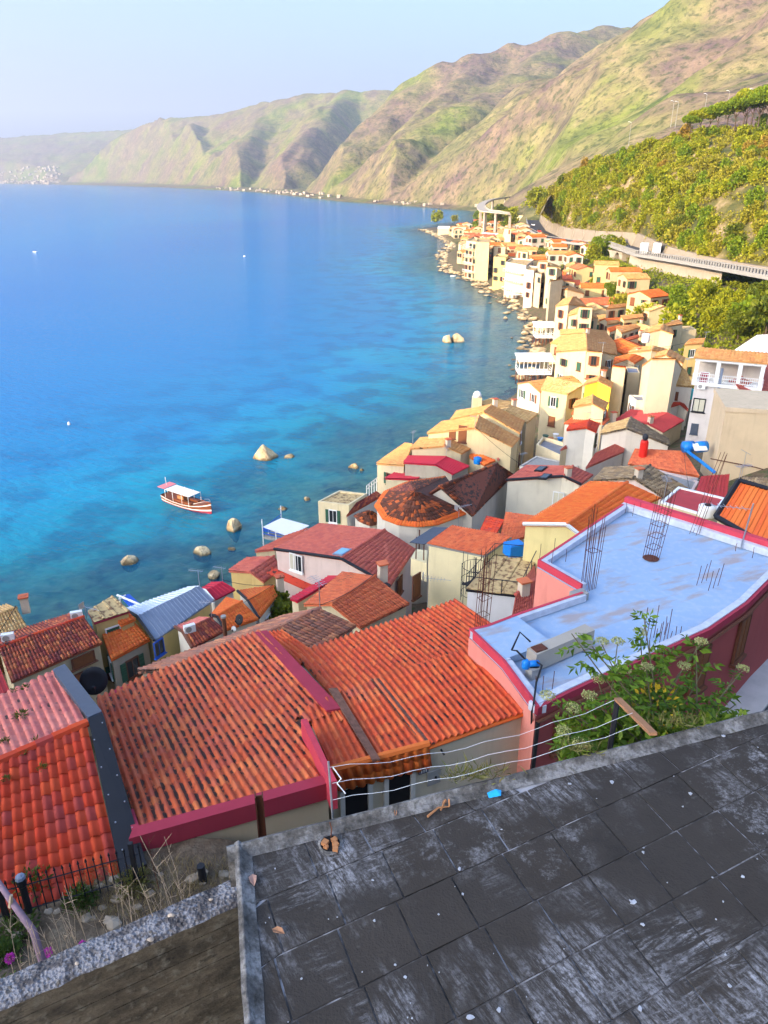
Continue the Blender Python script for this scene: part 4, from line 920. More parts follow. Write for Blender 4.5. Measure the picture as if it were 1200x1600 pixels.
flatroof('pale flat roofed house with orange shutters below the trees', Z3((975,300),(1112,296),(1150,322),(1005,328)), h=7, wall=W2, mat='tan_pebble', par=.2)
ZM('yellow ochre house with a tan roof left of the tall white building', (1068,422),(1195,414),(1210,378),(1105,385), h=8, wall=(.80,.58,.22))
ZG('low tan gable in the middle of the right lane houses', (950,482),(955,455),(850,458),(862,430),(690,476),(738,442), h=7, win=None)
ZG('tan gable with pale walls right of the low one', (1062,548),(1075,512),(945,492),(968,452),(868,506),(890,478), h=7.5, win=None)
ZG('strong orange gable roof between the lanes', (740,548),(828,492),(690,516),(740,480),(590,552),(602,510), h=7, mat='tile_orange')
ZM('orange awning roof on a small house below the strong orange gable', (582,590),(680,596),(676,570),(590,562), h=6, mat='tile_orange')
flatroof('small flat roofed white house left of the diagonal shadow wall', Z3((680,570),(755,575),(770,610),(690,610)), h=7, wall=W2, par=.15)
ZM('uppermost house of the right lane, flat tan roof under the stone wall', (545,184),(690,166),(688,145),(568,158), h=6.5)
ZM('terracotta roof on a yellow house at the wood edge', (662,256),(800,240),(786,217),(640,226), h=7, wall=(.80,.64,.30))
ZM('long tan roof with white gable wall next to the wood edge', (650,346),(776,304),(740,286),(610,302), h=7)
ZM('little tan roof on the left bank of the lane, upper one', (548,290),(640,272),(620,254),(552,264), h=5.5)
ZM('little orange roof on the left bank of the lane, lower one', (568,336),(660,304),(648,285),(552,312), h=5.5, mat='tile_orange')
ZM('narrow terracotta strip roof over a white wall in the right lane', (690,394),(766,372),(760,354),(674,380), h=6.5, mat='tile_clay')
ZG('seafront gable with tan roof and bluish side wall', (412,166),(372,120),(292,152),(322,100),(205,166),(258,118), h=8)
ZG('seafront gable with a dark roof terrace notch', (492,250),(462,212),(385,206),(372,170),(290,229),(308,196), h=7.5)
ZM('higher tan roof just behind the notch gable', (352,202),(458,205),(455,170),(365,166), h=8.5)
ZG('seafront gable with a white parapet far along the shore', (398,82),(368,56),(285,52),(292,28),(198,62),(222,40), h=8)
ZM('far seafront house with a square tan roof', (165,22),(345,30),(335,4),(250,-8), h=8)
Z4 = Zf(680, 330, 5.4545)
def balconies(root, q, fl, mat='white_paint'):
    ring = q['ring']; n = len(ring); c = sum(ring, Vector())/n
    for i in range(n):
        a, b = ring[i], ring[(i+1) % n]; nr = Vector((b.y-a.y, a.x-b.x, 0)).normalized()
        if nr.dot((a+b)/2-c) < 0: nr = -nr
        if nr.dot(CAM-(a+b)/2) < 0 or (b-a).length < 5: continue
        for k in range(fl):
            z = q['ze'] - 3.2*(k+1); s = MB(); p, r = a.lerp(b,.06), b.lerp(a,.06); p.z = r.z = z
            s.hexa([p, r, r+nr*1.5, p+nr*1.5], [p+Vector((0,0,.2)), r+Vector((0,0,.2)), r+nr*1.5+Vector((0,0,.2)), p+nr*1.5+Vector((0,0,.2))]); o = s.build('balcony', plaster(W2), root)
            s = MB()
            for t in np.linspace(0, 1, 9): u = p.lerp(r, t)+nr*1.45; s.tube([u+Vector((0,0,.2)), u+Vector((0,0,1.2))], .05, 4)
            s.tube([p+nr*1.45+Vector((0,0,1.2)), r+nr*1.45+Vector((0,0,1.2))], .07, 4); s.build('railing', M[mat], o)
for lab, p, h, wl, bal in (
 ('hotel block with stepped white balconies on the small cape', ((262,250),(330,216),(352,232),(350,262)), 15, W2, 4),
 ('cream house with a terrace top behind the stepped hotel', ((352,262),(360,230),(470,228),(462,268)), 14, (.64,.49,.23), 0),
 ('yellow three storey house standing on the rocks', ((500,388),(530,366),(625,372),(602,398)), 11, (.66,.49,.18), 0),
 ('white house with three rows of arcaded terraces over the rocks', ((602,432),(650,398),(840,410),(775,462)), 10.5, (.66,.58,.45), 3),
 ('narrow white house at the root of the upper jetty', ((770,496),(800,462),(880,472),(842,506)), 11, (.66,.59,.47), 0),
 ('pale house with blue shutters beside the narrow white one', ((840,520),(860,490),(925,490),(905,540)), 10, W2, 0)):
    r_, q_ = flatroof(lab, Z4(*p), h=h, wall=wl, mat='tan_pebble', par=.5)
    if bal: balconies(r_, q_, bal)
def YM(label, *p, **k): k.setdefault('mat', 'tile_sun'); k.setdefault('wall', W2); k.setdefault('h', 9.5); k.setdefault('rise', .25); return MO(label, Z4(*p), **k)
YM('tan roofed house with white front in the far seafront row, topmost', (930,518),(1085,516),(1040,478),(950,470))
YM('tan roof stepping down behind the narrow white house', (862,470),(985,475),(960,430),(880,425), h=10)
YM('terracotta roof facing the sea, second from the top of the row', (965,622),(1110,605),(1085,578),(985,590), h=9)
YM('orange roof facing the sea, third from the top of the row', (1020,668),(1160,660),(1140,635),(1040,648), h=8.5)
YM('pale roof with pink bedding hung out beside it', (1060,690),(1190,690),(1180,662),(1075,665), h=7.5)
YM('tan roof far back by the road, beside the blue parasol', (690,372),(800,384),(790,345),(700,335), h=9)
YM('low cream roof at the foot of the stepped hotel', (480,330),(620,336),(600,300),(500,296), h=9)
YM('white boathouse roof behind the cape', (395,205),(560,240),(560,190),(400,180), h=4, mat='metal_white', st='sandwich', win=None)
YM('cream block with a dark gate by the coast road', (575,200),(650,205),(648,150),(590,145), h=6)
for i, (x0, y0, w_, lab) in enumerate(((155,45,60,'small white house on the beach behind the cape'),(20,125,110,'long low white beach building'),(140,128,130,'low tan beach building next to the long white one'),(670,30,90,'pale house among trees near the far viaduct'))):
    YM(lab, (x0-50+50,y0+22),(x0+w_,y0+24),(x0+w_-6,y0+4),(x0+6,y0+2), h=3.6 if i < 3 else 6, mat='metal_white' if i < 2 else 'tile_sun', win=None)
# --- right: flats and blank wall
def white_flats():
    bx = P(1068,702,10.5); bl = Vector((bx.x, bx.y, 0))
    D = Vector((.90,-.43,0)); D2 = Vector((.43,.90,0))
    zt = 18.4; b0 = bl; b1 = bl+D*5.4; b2 = b1+D2*4.2; b3 = bl+D2*4.2
    root = thing('apartment_house', (bl.x, bl.y, 9), 'tall white apartment block with roof loggia and grey flue pipe', 'house')
    ring = [Vector((p.x,p.y,zt)) for p in (b0,b1,b2,b3)]; wl = plaster((.66,.60,.56))
    MB().prism(ring, 5).build('wall', wl, root)
    lb = MB(); o = -D*.3 - D2*.25
    fl = [p+o*1.0 for p in ring]; fl = [ring[0]-D*.35-D2*.35, ring[1]+D*1.6-D2*.35, ring[2]+D*1.6, ring[3]-D*.35]
    MB().prism([p+Vector((0,0,.35)) for p in fl], zt).build('loggia_floor', M['white_paint'], root)
    up = Vector((0,0,2.4))
    for i in range(4):
        s = MB(); c = fl[0].lerp(fl[1], (i+.12)/3.25); s.box(c+D2*.25+Vector((0,0,1.55)), (.42,.42,2.4), math.atan2(D.y,D.x)); s.build('pillar', M['white_paint'], root)
    s = MB()
    for k in (.55, .95, 1.3): s.tube([fl[0]+D2*.15+Vector((0,0,k)), fl[1]+D2*.15+Vector((0,0,k))], .04, 4)
    for i in range(34): c = fl[0].lerp(fl[1], i/33)+D2*.15; s.tube([c+Vector((0,0,.4)), c+Vector((0,0,1.3))], .03, 4)
    s.build('railing', M['white_paint'], root)
    s = MB(); s.prism([p+Vector((0,0,3.1)) for p in fl], zt+2.75); s.build('fascia', M['white_paint'], root)
    s = MB(); back = [fl[0]+D2*2.6, fl[1]+D2*2.6, fl[2], fl[3]]; s.prism([p+Vector((0,0,2.74)) for p in inset(back,.05)], zt+.36); s.build('loggia_wall', plaster((.70,.60,.50)), root)
    rf = [fl[0]-D*.2-D2*.2+Vector((0,0,3.15)), fl[1]+Vector((0,0,3.15))-D2*.2, fl[2]+Vector((0,0,3.4)), fl[3]-D*.2+Vector((0,0,3.4))]
    rr = MB().slab(rf, .1).build('roof', M['tile_sun'], root); slope(rr, rf[0], rf[1], rf[2], rf[3], 'far', M['tile_sun'])
    a, b = ring[0], ring[1]
    win_px(root, 1100, 590, a, b, .95, 1.2, kind='closed', frame='white_paint', shut='shutter_red')
    win_px(root, 1092, 633, a, b, 1.25, 1.5, kind='curtain', frame='iron'); win_px(root, 1085, 670, a, b, .75, 1.2, kind='closed', frame='metal_slate', shut='metal_slate')
    nf = Vector((D.y,-D.x,0)); nf = nf if nf.dot(CAM-a) > 0 else -nf
    s = MB(); p = on_wall(1129,575,a,b)+nf*.18; q = on_wall(1107,690,a,b)+nf*.18; q.x, q.y = p.x, p.y
    s.tube([p, q-Vector((0,0,2))], .15, 8); s.build('flue_pipe', M['metal_grey'], root)
    s = MB(); p = on_wall(1113,640,a,b)+nf*.06; s.tube([p+Vector((0,0,.3)), p-Vector((0,0,3.6))], .045, 5); s.build('drainpipe', M['white_paint'], root)
    t_ = thing('air_conditioner', on_wall(1096,603,a,b)+nf*.02-Vector((0,0,.3)), 'white air conditioner under the red shutters of the white block', 'air conditioner'); c = t_.location
    s = MB(); s.box(c+nf*.18+Vector((0,0,.3)), (.85,.3,.6), math.atan2(D.y,D.x)); s.build('case', M['white_paint'], t_)
    s = MB(); s.tube([c+nf*.33+Vector((0,0,.3))-D*.1, c+nf*.345+Vector((0,0,.3))-D*.1], .22, 14); s.build('fan_grille', M['concrete'], t_)
white_flats()
def blank_wall():
    zt = 20.5; a = P(1130,617,zt); b = P(1290,640,zt); a2 = P(1115,742,14.0)
    a = Vector((a2.x, a2.y, zt)); D = Vector((.97,-.24,0)); b = a + D*9; D2 = Vector((.24,.97,0))
    root = thing('apartment_house', (a.x, a.y, 14), 'windowless beige rendered wall of a house in front of the white block', 'house')
    MB().prism([a, b, b+D2*7, a+D2*7], 8).build('wall', plaster((.66,.50,.31)), root)
    s = MB(); s.prism([p+Vector((0,0,.22)) for p in (a-D*.1-D2*.1, b-D2*.1, b+D2*7, a+D2*7-D*.1)], zt-.18); s.build('coping', plaster((.66,.50,.32)), root)
    s = MB(); p = on_wall(1110,716,a,b)-D2*.12; s.tube([p, p+D*4-Vector((0,0,.5)), p+D*9-Vector((0,0,1.6))], .05, 5); s.build('pipe', M['rust'], root)
    for x, y in ((1163,712),):
        s = MB(); p = on_wall(x,y,a,b)-D2*.5; s.tube([p-Vector((0,0,2)), p+Vector((0,0,.5))], .025, 5); s.tube([p+D*.4+Vector((0,0,.3)), p-D*.5+Vector((0,0,.75))], .02, 4); s.build('aerial_pole', M['steel'], root)
    return a, b
BW = blank_wall()
G('maroon tile gable between the white block and the blank beige wall', I_((1180,640),(1290,600),(1147,595),(1230,560)), ze=17.5, mat='tile_rose', st='flat', wall=WHITE, win=None)
MO('sheet of cream canvas roof at the right edge behind the white block', I_((1146,548),(1290,562),(1290,520),(1182,524)), ze=20, mat='awning_cloth', st='sandwich', rise=.25, wall=W2, win=None)
h, q = MO('bright orange sheet roof with black gutters at the right edge', I_((1118,808),(1260,890),(1290,792),(1154,752)), ze=21.0, mat='tile_orange', st='rib', rise=.35, wall=CREAM, win=None, edge='metal_dark')
s = MB()
for p, r_ in ((q['a'], q['ra']), (q['a'], q['b']), (q['ra'], q['rb'])): s.tube([p+Vector((0,0,.05)), r_+Vector((0,0,.05))], .17, 4)
s.build('gutter', M['metal_dark'], h)
MO('rough stone tile roof at the right edge beneath the blank wall', I_((1150,770),(1290,790),(1290,752),(1160,746)), ze=16, mat='tile_stone', rise=.25, wall=CREAM, win=None)
flatroof('low house with a pink tiled roof terrace and white kerbs', I_((1032,784),(1060,760),(1135,778),(1112,808)), ze=20, wall=CREAM, mat='metal_red', par=.12, win=None, parmat='white_paint')
MO('maroon corrugated lean-to below the blank beige wall', I_((1085,775),(1135,782),(1140,742),(1095,745)), ze=14.5, mat='metal_red', st='rib', rise=.15, wall=PINKW, win=None, cat='lean-to')
flatroof('pink rendered long low house behind the stone gable', I_((985,738),(1010,728),(1092,752),(1080,772),(1050,762)), ze=14.2, wall=PINKW, mat='concrete', par=.15, win=None)
# --- yellow block with tank, terrace with red tiles
hb, qb = MO('cream house with a red tile roof, slate awning and balcony', I_((667,849),(758,868),(800,838),(706,821)), ze=14.8, zr=15.1, mat='tile_clay', st='wave', wall=(.76,.66,.40), win=None, edge='concrete')
s = MB(); s.slab([P(640,847,14.5), P(664,850,14.5), P(700,824,15.1), P(677,823,15.1)], .08); s.build('awning', M['metal_slate'], hb)
s = MB()
c0 = P(642,872,12.6); c1 = P(667,881,12.6); c2 = P(668,860,12.6)
s.prism([c0, c1, c2, P(650,858,12.6)], 11); o = s.build('balcony', plaster((.76,.66,.40)), hb)
for x, y in ((650,851),(662,853)): s = MB(); p = P(x,y+22,12.7); s.tube([p, p+Vector((0,0,1.9))], .05, 5); s.build('post', M['brown_wood'], o)
s = MB(); c0 = P(640,940,13.2); win_px(hb, 650, 915, qb['a'], qb['ra'], .9, 1.9, kind='closed', frame='brown_wood')
hc, qc = MO('terrace house with ochre mat and black parapet next to the pink wall', I_((728,920),(812,930),(838,876),(772,870)), ze=16.8, zr=16.9, mat='tan_pebble', st='sandwich', wall=(.72,.72,.74), win=None, edge='metal_dark')
s = MB(); a, b, rb, ra = qc['a'], qc['b'], qc['rb'], qc['ra']
for i in range(13):
    t = i/12; p = a.lerp(ra, t)+Vector((0,0,.05)); s.tube([p, p+Vector((0,0,1.0))], .018, 4); 
for zz in (.15, 1.0): s.tube([a+Vector((0,0,zz)), ra+Vector((0,0,zz)), rb+Vector((0,0,zz))], .025, 4)
s.tube([a+Vector((0,0,.9)), b+Vector((0,0,.9))], .03, 4); s.tube([b+Vector((0,0,.9)), rb+Vector((0,0,.9))], .03, 4)
for t in (0, .33, .66, 1): p = a.lerp(b, t); s.tube([p, p+Vector((0,0,.9))], .03, 4); p = b.lerp(rb, t); s.tube([p, p+Vector((0,0,.9))], .03, 4)
s.build('railing', M['iron'], hc)
s = MB()
for k in range(9):     # spiral stair with a cage of bars
    an = k*.55; c = P(742,905,15.8); s.box(c+Vector((math.cos(an)*.45, math.sin(an)*.45, -1.6+.22*k)), (.8,.28,.05), an)
s.tube([P(742,905,15.8)-Vector((0,0,3)), P(742,905,15.8)+Vector((0,0,1.6))], .05, 6)
for k in range(12): an = k*math.pi/6; p = P(742,905,15.8)+Vector((math.cos(an)*.9, math.sin(an)*.9, 0)); s.tube([p-Vector((0,0,1.6)), p+Vector((0,0,1.2+.3*(k % 3)))], .02, 4)
for zz in (-1, 0, 1): 
    s.tube([P(742,905,15.8)+Vector((math.cos(k*math.pi/8)*.9, math.sin(k*math.pi/8)*.9, zz)) for k in range(17)], .02, 4)
s.build('spiral_stair', M['iron'], hc)
G('short maroon tile roof with a ridge beside the pink stepped wall', I_((800,962),(838,950),(806,930),(838,905)), ze=17.0, mat='tile_rose', st='wave', wall=(.05,.05,.06), win=None, pitch=.3)
MO('clay tile lean-to with ladders behind the cream house', I_((778,852),(822,838),(836,806),(790,800)), ze=12.5, mat='tile_clay', st='flat', rise=.15, wall=WHITE, win=None, cat='lean-to')
MO('small white kiosk with a red lid behind the clay lean-to', I_((750,828),(776,833),(788,812),(760,806)), ze=12.2, mat='tile_red', st='flat', rise=.1, wall=WHITE, win=None, cat='shed')
# ------------------------------------------------------------------ the wooded hill, the coast road, the viaduct
def strip(name, L, Rr, th, mat, parent=None, kind=None):
    b = MB()
    for i in range(len(L)-1):
        d = Vector((0,0,th)); b.hexa([L[i]-d, Rr[i]-d, Rr[i+1]-d, L[i+1]-d], [L[i], Rr[i], Rr[i+1], L[i+1]])
    return b.build(name, mat, parent, kind=kind)
def offs(pts, o, dz=0.0):
    out = []
    for i, p in enumerate(pts):
        d = pts[min(i+1, len(pts)-1)] - pts[max(i-1, 0)]; n = Vector((-d.y, d.x, 0)).normalized(); out.append(p + n*o + Vector((0,0,dz)))
    return out
def road_and_hill():
    asp = flat('asphalt', (.055,.055,.06), .9, var=.25, scale=1.5)
    # ROAD runs from right (near) to far; +n is to the left of travel, the sea side
    sea, hillside = offs(ROAD, 1.0), offs(ROAD, -7.0)
    strip('coast_road', sea, hillside, .8, asp, kind='structure')
    g = thing('parapet_wall', ROAD[2], 'long pale concrete parapet with railing along the coast road', 'parapet')
    strip('kerb', offs(ROAD, 1.7, .35), offs(ROAD, 1.0, .35), .9, M['concrete'], g)
    nb = 0
    for i in range(len(ROAD)-1):
        a, b_ = offs(ROAD, 1.6, .35)[i:i+2]; L = (b_-a).length; n = max(1, int(L/1.6))
        if nb > 90: break
        for k in range(n):
            p = a.lerp(b_, k/n); m = MB(); m.box(p+Vector((0,0,.5)), (.32,.32,1.0)); m.build('baluster', M['concrete'], g); nb += 1
    rail = MB(); rail.tube([p for p in offs(ROAD, 1.6, 1.4)], .14, 4); rail.build('railing', M['concrete'], g)
    w = thing('retaining_wall', ROAD[4]-Vector((0,0,6)), 'tall weathered concrete wall carrying the coast road', 'wall')
    cw = plaster((.40,.34,.27))
    rw = [P(1130,418,19.3), P(1060,407,18.2), P(1000,398,17.2), P(985,396,17.0)]; lo = [Vector((p.x-1.5, p.y-3.5, 5)) for p in rw]
    b = MB()
    for i in range(3): b.hexa([lo[i], lo[i+1], lo[i+1]+Vector((2,5,0)), lo[i]+Vector((2,5,0))], [rw[i], rw[i+1], rw[i+1]+Vector((2,5,0)), rw[i]+Vector((2,5,0))])
    b.build('wall_face', cw, w)
    # arches under the far part of the road
    ar = thing('arched_viaduct', ROAD[8]-Vector((0,0,8)), 'old arched masonry viaduct under the far bend of the road', 'viaduct')
    pts = [P(x,y,z) for x, y, z in ((975,392,15.8),(945,386,15.6),(915,382,15.2),(880,378,14.8),(855,374,14.3),(838,364,13.9))]
    for i in range(len(pts)-1):
        a, c = pts[i], pts[i+1]; d = (c-a); L = d.length; d.normalize(); n = Vector((-d.y, d.x, 0)).normalized()*.5; k = max(1, round(L/11))
        for j in range(k):
            p, q = a.lerp(c, j/k), a.lerp(c, (j+1)/k); b = MB(); t = .18
            for (u0, u1) in ((0, t), (1-t, 1)):
                x, y = p.lerp(q, u0), p.lerp(q, u1); b.hexa([Vector((v.x, v.y, 0)) for v in (x+n, y+n, y-n*5, x-n*5)], [v-Vector((0,0,.6)) for v in (x+n, y+n, y-n*5, x-n*5)])
            b.build('pier', cw, ar)
            s = MB(); N = 8
            for m in range(N):
                u0, u1 = t+(1-2*t)*m/N, t+(1-2*t)*(m+1)/N; x, y = p.lerp(q, u0), p.lerp(q, u1)
                h0 = .9+3.4*(1-math.sqrt(max(0, 1-(2*m/N-1)**2))); h1 = .9+3.4*(1-math.sqrt(max(0, 1-(2*(m+1)/N-1)**2)))
                s.hexa([x+n-Vector((0,0,h0)), y+n-Vector((0,0,h1)), y-n*5-Vector((0,0,h1)), x-n*5-Vector((0,0,h0))], [v-Vector((0,0,.6)) for v in (x+n, y+n, y-n*5, x-n*5)])
            s.build('arch', cw, ar)
    b = MB(); back = [p + Vector((3.5,1.5,-.8)) for p in pts]
    for i in range(len(back)-1): b.hexa([Vector((v.x, v.y, 0)) for v in (back[i], back[i+1], back[i+1]+Vector((1,1,0)), back[i]+Vector((1,1,0)))], [back[i], back[i+1], back[i+1]+Vector((1,1,0)), back[i]+Vector((1,1,0))])
    b.build('back_wall', plaster((.30,.26,.22)), ar)
    # wall above the road
    up = thing('retaining_wall', offs(ROAD, -7.5)[6], 'long buttressed concrete wall on the hill side of the road', 'wall')
    top = offs(ROAD, -8.6); bot = offs(ROAD, -7.1); b = MB(); hs = np.interp(range(len(ROAD)), [0, 3, 4, 5, 6, 9, 11], [.5, .6, 1.0, 2.6, 4.6, 5.0, 3.5])
    for i in range(len(ROAD)-1):
        b.hexa([bot[i]-Vector((0,0,1)), bot[i+1]-Vector((0,0,1)), top[i+1]+Vector((2,0,-1)), top[i]+Vector((2,0,-1))], [bot[i].lerp(top[i],.7)+Vector((0,0,hs[i])), bot[i+1].lerp(top[i+1],.7)+Vector((0,0,hs[i+1])), top[i+1]+Vector((2,0,hs[i+1])), top[i]+Vector((2,0,hs[i]))])
    b.build('wall_face', plaster((.29,.24,.18)), up)
    for i in range(5, len(ROAD)-2):
        for f_ in (0, .33, .66):
            b = MB(); p = bot[i].lerp(bot[i+1], f_); q = top[i].lerp(top[i+1], f_); hh = float(hs[i]+(hs[i+1]-hs[i])*f_); b.tube([p, q.lerp(p,.3)+Vector((0,0,hh))], .4, 4); b.build('buttress', plaster((.26,.22,.17)), up)
    # hill: lower edge above that wall, crest on the skyline
    lowp = [p+Vector((0,0,h-.4)) for p, h in zip(offs(ROAD, -9.2), hs)]
    crestp = [PD(1560,190,268), PD(1330,192,270), PD(1200,198,276), PD(1120,204,286), PD(1050,216,298), PD(1000,232,315), PD(950,248,335), PD(905,266,352), PD(872,292,368), PD(856,312,374), PD(848,324,378), PD(842,336,380)]
    n = len(lowp); nu, nv = 150, 60; Lq = np.array(lowp); Cq = np.array(crestp)
    uu = np.linspace(0, n-1, nu); i0 = np.minimum(uu.astype(int), n-2); fr = (uu-i0)[:,None]
    Lo = Lq[i0]*(1-fr)+Lq[i0+1]*fr; Cr = Cq[i0]*(1-fr)+Cq[i0+1]*fr
    vv = np.concatenate([np.linspace(0, 1, nv), np.linspace(1.04, 1.8, 14)])
    G = []
    for v in vv:
        if v <= 1:
            p = Lo*(1-v)+Cr*v; bul = math.sin(v*math.pi)*3.2; p = p.copy(); p[:,2] += bul + 2.2*fbm(p[:,0]*.06, p[:,1]*.06, 4, 61)*math.sin(v*math.pi)
        else:
            d = Cr-Lo; d[:,2] = 0; tp = np.clip((nu-1-np.arange(nu))/45, 0, 1)[:,None]; p = Cr + d*(v-1)*tp; p = p.copy(); p[:,2] = Cr[:,2] - (v-1)*4*tp[:,0]
        G.append(p)
    G = np.array(G)
    m, t = newmat('hill_soil'); nn = t.noise(.12, 5); c = t.ramp(nn, [(.35,(.05,.06,.015)),(.5,(.13,.11,.03)),(.62,(.30,.22,.12)),(.75,(.42,.33,.2))]); t.out(c, .95, t.bump(t.noise(.8,4), .8, .3))
    grid_mesh('wooded_hill', G[:,:,0], G[:,:,1], G[:,:,2], m)
    return G, nv
HILL, HNV = road_and_hill()
def crown_mesh(n, rx, rz, leaf, seed, flat_top=False, clumps=14):
    rng = np.random.default_rng(seed); cc = rng.normal(size=(clumps,3)); cc /= np.linalg.norm(cc, axis=1, keepdims=True)
    if flat_top: cc[:,2] = np.abs(cc[:,2])*.5
    cc *= rng.uniform(.35, .78, (clumps,1)); cr = rng.uniform(.26, .46, clumps)
    k = rng.integers(0, clumps, n); d = rng.normal(size=(n,3)); d /= np.linalg.norm(d, axis=1, keepdims=True)
    if flat_top: d[:,2] = np.where(d[:,2] < -.2, -d[:,2], d[:,2])
    C = cc[k] + d*(cr[k]*rng.uniform(.72, 1.0, n))[:,None]
    D = d*.7 + rng.normal(size=(n,3))*.5; D[:,2] += .15
    C = C*np.array([rx, rx, rz]); return leaves_np(C, D, leaf, .75, rng)
def trunk_mesh(h, r, seed, spread=.5, limbs=4):
    rnd = random.Random(seed); b = MB(); top = Vector((rnd.uniform(-.1,.1)*h, rnd.uniform(-.1,.1)*h, h*.75)); b.tube([(0,0,-.6), (top.x*.4, top.y*.4, h*.4), top], r, 6, r*.5)
    for i in range(limbs):
        a = i*2*math.pi/limbs+rnd.uniform(-.4,.4); s = top*(rnd.uniform(.55,.95)); b.tube([s, s+Vector((math.cos(a)*spread*h*.5, math.sin(a)*spread*h*.5, h*.22)), s+Vector((math.cos(a)*spread*h, math.sin(a)*spread*h, h*.38))], r*.45, 5, r*.15)
    return b
FOL = [leafmat('leaf_bright', (.18,.22,.008), (.40,.38,.012)), leafmat('leaf_dark', (.06,.09,.007), (.17,.19,.010)), leafmat('leaf_olive', (.20,.20,.012), (.40,.34,.025)), leafmat('leaf_autumn', (.24,.16,.02), (.42,.26,.03)), leafmat('leaf_green', (.10,.18,.008), (.26,.32,.012))]
bark = flat('bark', (.09,.065,.045), .95, var=.4, scale=8)
LIB = {}
def tree_proto(key, n, rx, rz, leaf, mat, seed, trunk_h, tr=.14, flat_top=False, spread=.35):
    V, F = crown_mesh(n, rx, rz, leaf, seed, flat_top); me = bpy.data.meshes.new('crown')
    me.from_pydata([tuple(v) for v in V + np.array([0, 0, trunk_h])], [], [tuple(f) for f in F]); me.materials.append(mat)
    t = trunk_mesh(trunk_h, tr, seed, spread); tm = bpy.data.meshes.new('trunk'); tm.from_pydata(t.v, [], t.f); tm.materials.append(bark); LIB[key] = (tm, me)
def tree(key, p, s, rz, label, group=None, cat='tree', name='tree', sz=1.0):
    o = thing(name, p, label, cat, group); o.scale = (s, s, s*sz); o.rotation_euler = (0, 0, rz)
    for n, me in zip(('trunk', 'crown'), LIB[key]):
        c = bpy.data.objects.new(n, me); COL.objects.link(c); c.parent = o
    return o
for i in range(7): tree_proto('broad%d' % i, 900, 2.6, 2.3, .62, FOL[(0,1,2,0,4,3,2)[i]], 100+i, 2.6)
for i in range(3): tree_proto('big%d' % i, 3600, 4.2, 3.9, .55, FOL[(4,0,1)[i]], 200+i, 4.5, .25)
for i in range(3): tree_proto('pine%d' % i, 5200, 6.2, 5.2, .75, FOL[(4,0,4)[i]], 300+i, 6.5, .28, True, .3)
def hill_pt(u, v):
    nu = HILL.shape[1]; a = u*(nu-1); b = v*(HNV-1); i, j = int(min(a, nu-2)), int(min(b, HNV-2)); fa, fb = a-i, b-j
    q = (HILL[j,i]*(1-fa)+HILL[j,i+1]*fa)*(1-fb) + (HILL[j+1,i]*(1-fa)+HILL[j+1,i+1]*fa)*fb; return Vector(q)
def to_px(p):
    d = p.y*_cp - (p.z-CAM_H)*_sp; return 600+FOC*p.x/d, 800-FOC*(p.y*_sp+(p.z-CAM_H)*_cp)/d, d
def hill_trees():
    rnd = random.Random(5); pts = []; tries = 0
    while len(pts) < 285 and tries < 20000:
        tries += 1; u, v = rnd.uniform(.10, 1)**1.0, rnd.uniform(.02, 1.0); p = hill_pt(u, v)
        x, y, d = to_px(p)
        if x > 1260 or x < 850: continue
        # bare earth scars
        if any(((x-a)/rx)**2+((y-b)/ry)**2 < 1 for a, b, rx, ry in ((1140,325,34,16),(1190,300,22,10),(858,285,9,25),(1095,345,14,8))): continue
        if any((p-q).length < 2.9 for q in pts[-400:]): continue
        pts.append(p)
    big = ((rnd.random(), i) for i in range(3))
    for p in pts:
        x, y, d = to_px(p); n = vnoise(np.array([p.x*.05]), np.array([p.y*.05]), 3)[0]
        k = rnd.choice([0, 3, 4, 0] if n > .45 else [1, 2, 6, 4, 0]) if rnd.random() > .06 else 5
        s = rnd.uniform(.75, 1.35); tree('broad%d' % k, p-Vector((0,0,1.6*s)), s, rnd.uniform(0, 6.28), ('yellow green tree in the dense wood on the hill above the coast road', 'dark green tree in the dense wood on the hill above the coast road', 'olive tree in the dense wood on the hill above the coast road', 'yellow green tree in the dense wood on the hill above the coast road', 'mid green tree in the dense wood on the hill above the coast road', 'rusty orange tree in the dense wood on the hill above the coast road', 'olive tree in the dense wood on the hill above the coast road')[k], 'trees of the hillside wood', sz=rnd.uniform(.8,1.15))
    # undergrowth between them: one leafy mass
    N = 2600; rng = np.random.default_rng(9); C = []; D = []
    for _ in range(N):
        u, v = rng.uniform(.04, 1), rng.uniform(0, 1.05); p = hill_pt(u, min(v,1)); x, y, d = to_px(p)
        if any(((x-a)/rx)**2+((y-b)/ry)**2 < 1 for a, b, rx, ry in ((1140,325,26,12),(1190,300,20,9),(858,285,8,22))): continue
        k = 34; dd = rng.normal(size=(k,3)); dd[:,2] = np.abs(dd[:,2]); dd /= np.linalg.norm(dd, axis=1, keepdims=True)
        C.append(np.array(p) + dd*rng.uniform(.5, 1.7)*np.array([1,1,.8])); D.append(dd + rng.normal(size=(k,3))*.4)
    V, F = leaves_np(np.concatenate(C), np.concatenate(D), .62, .8, rng)
    np_mesh('undergrowth', V, F, leafmat('leaf_scrub', (.18,.17,.010), (.42,.37,.03)), kind='stuff')
hill_trees()
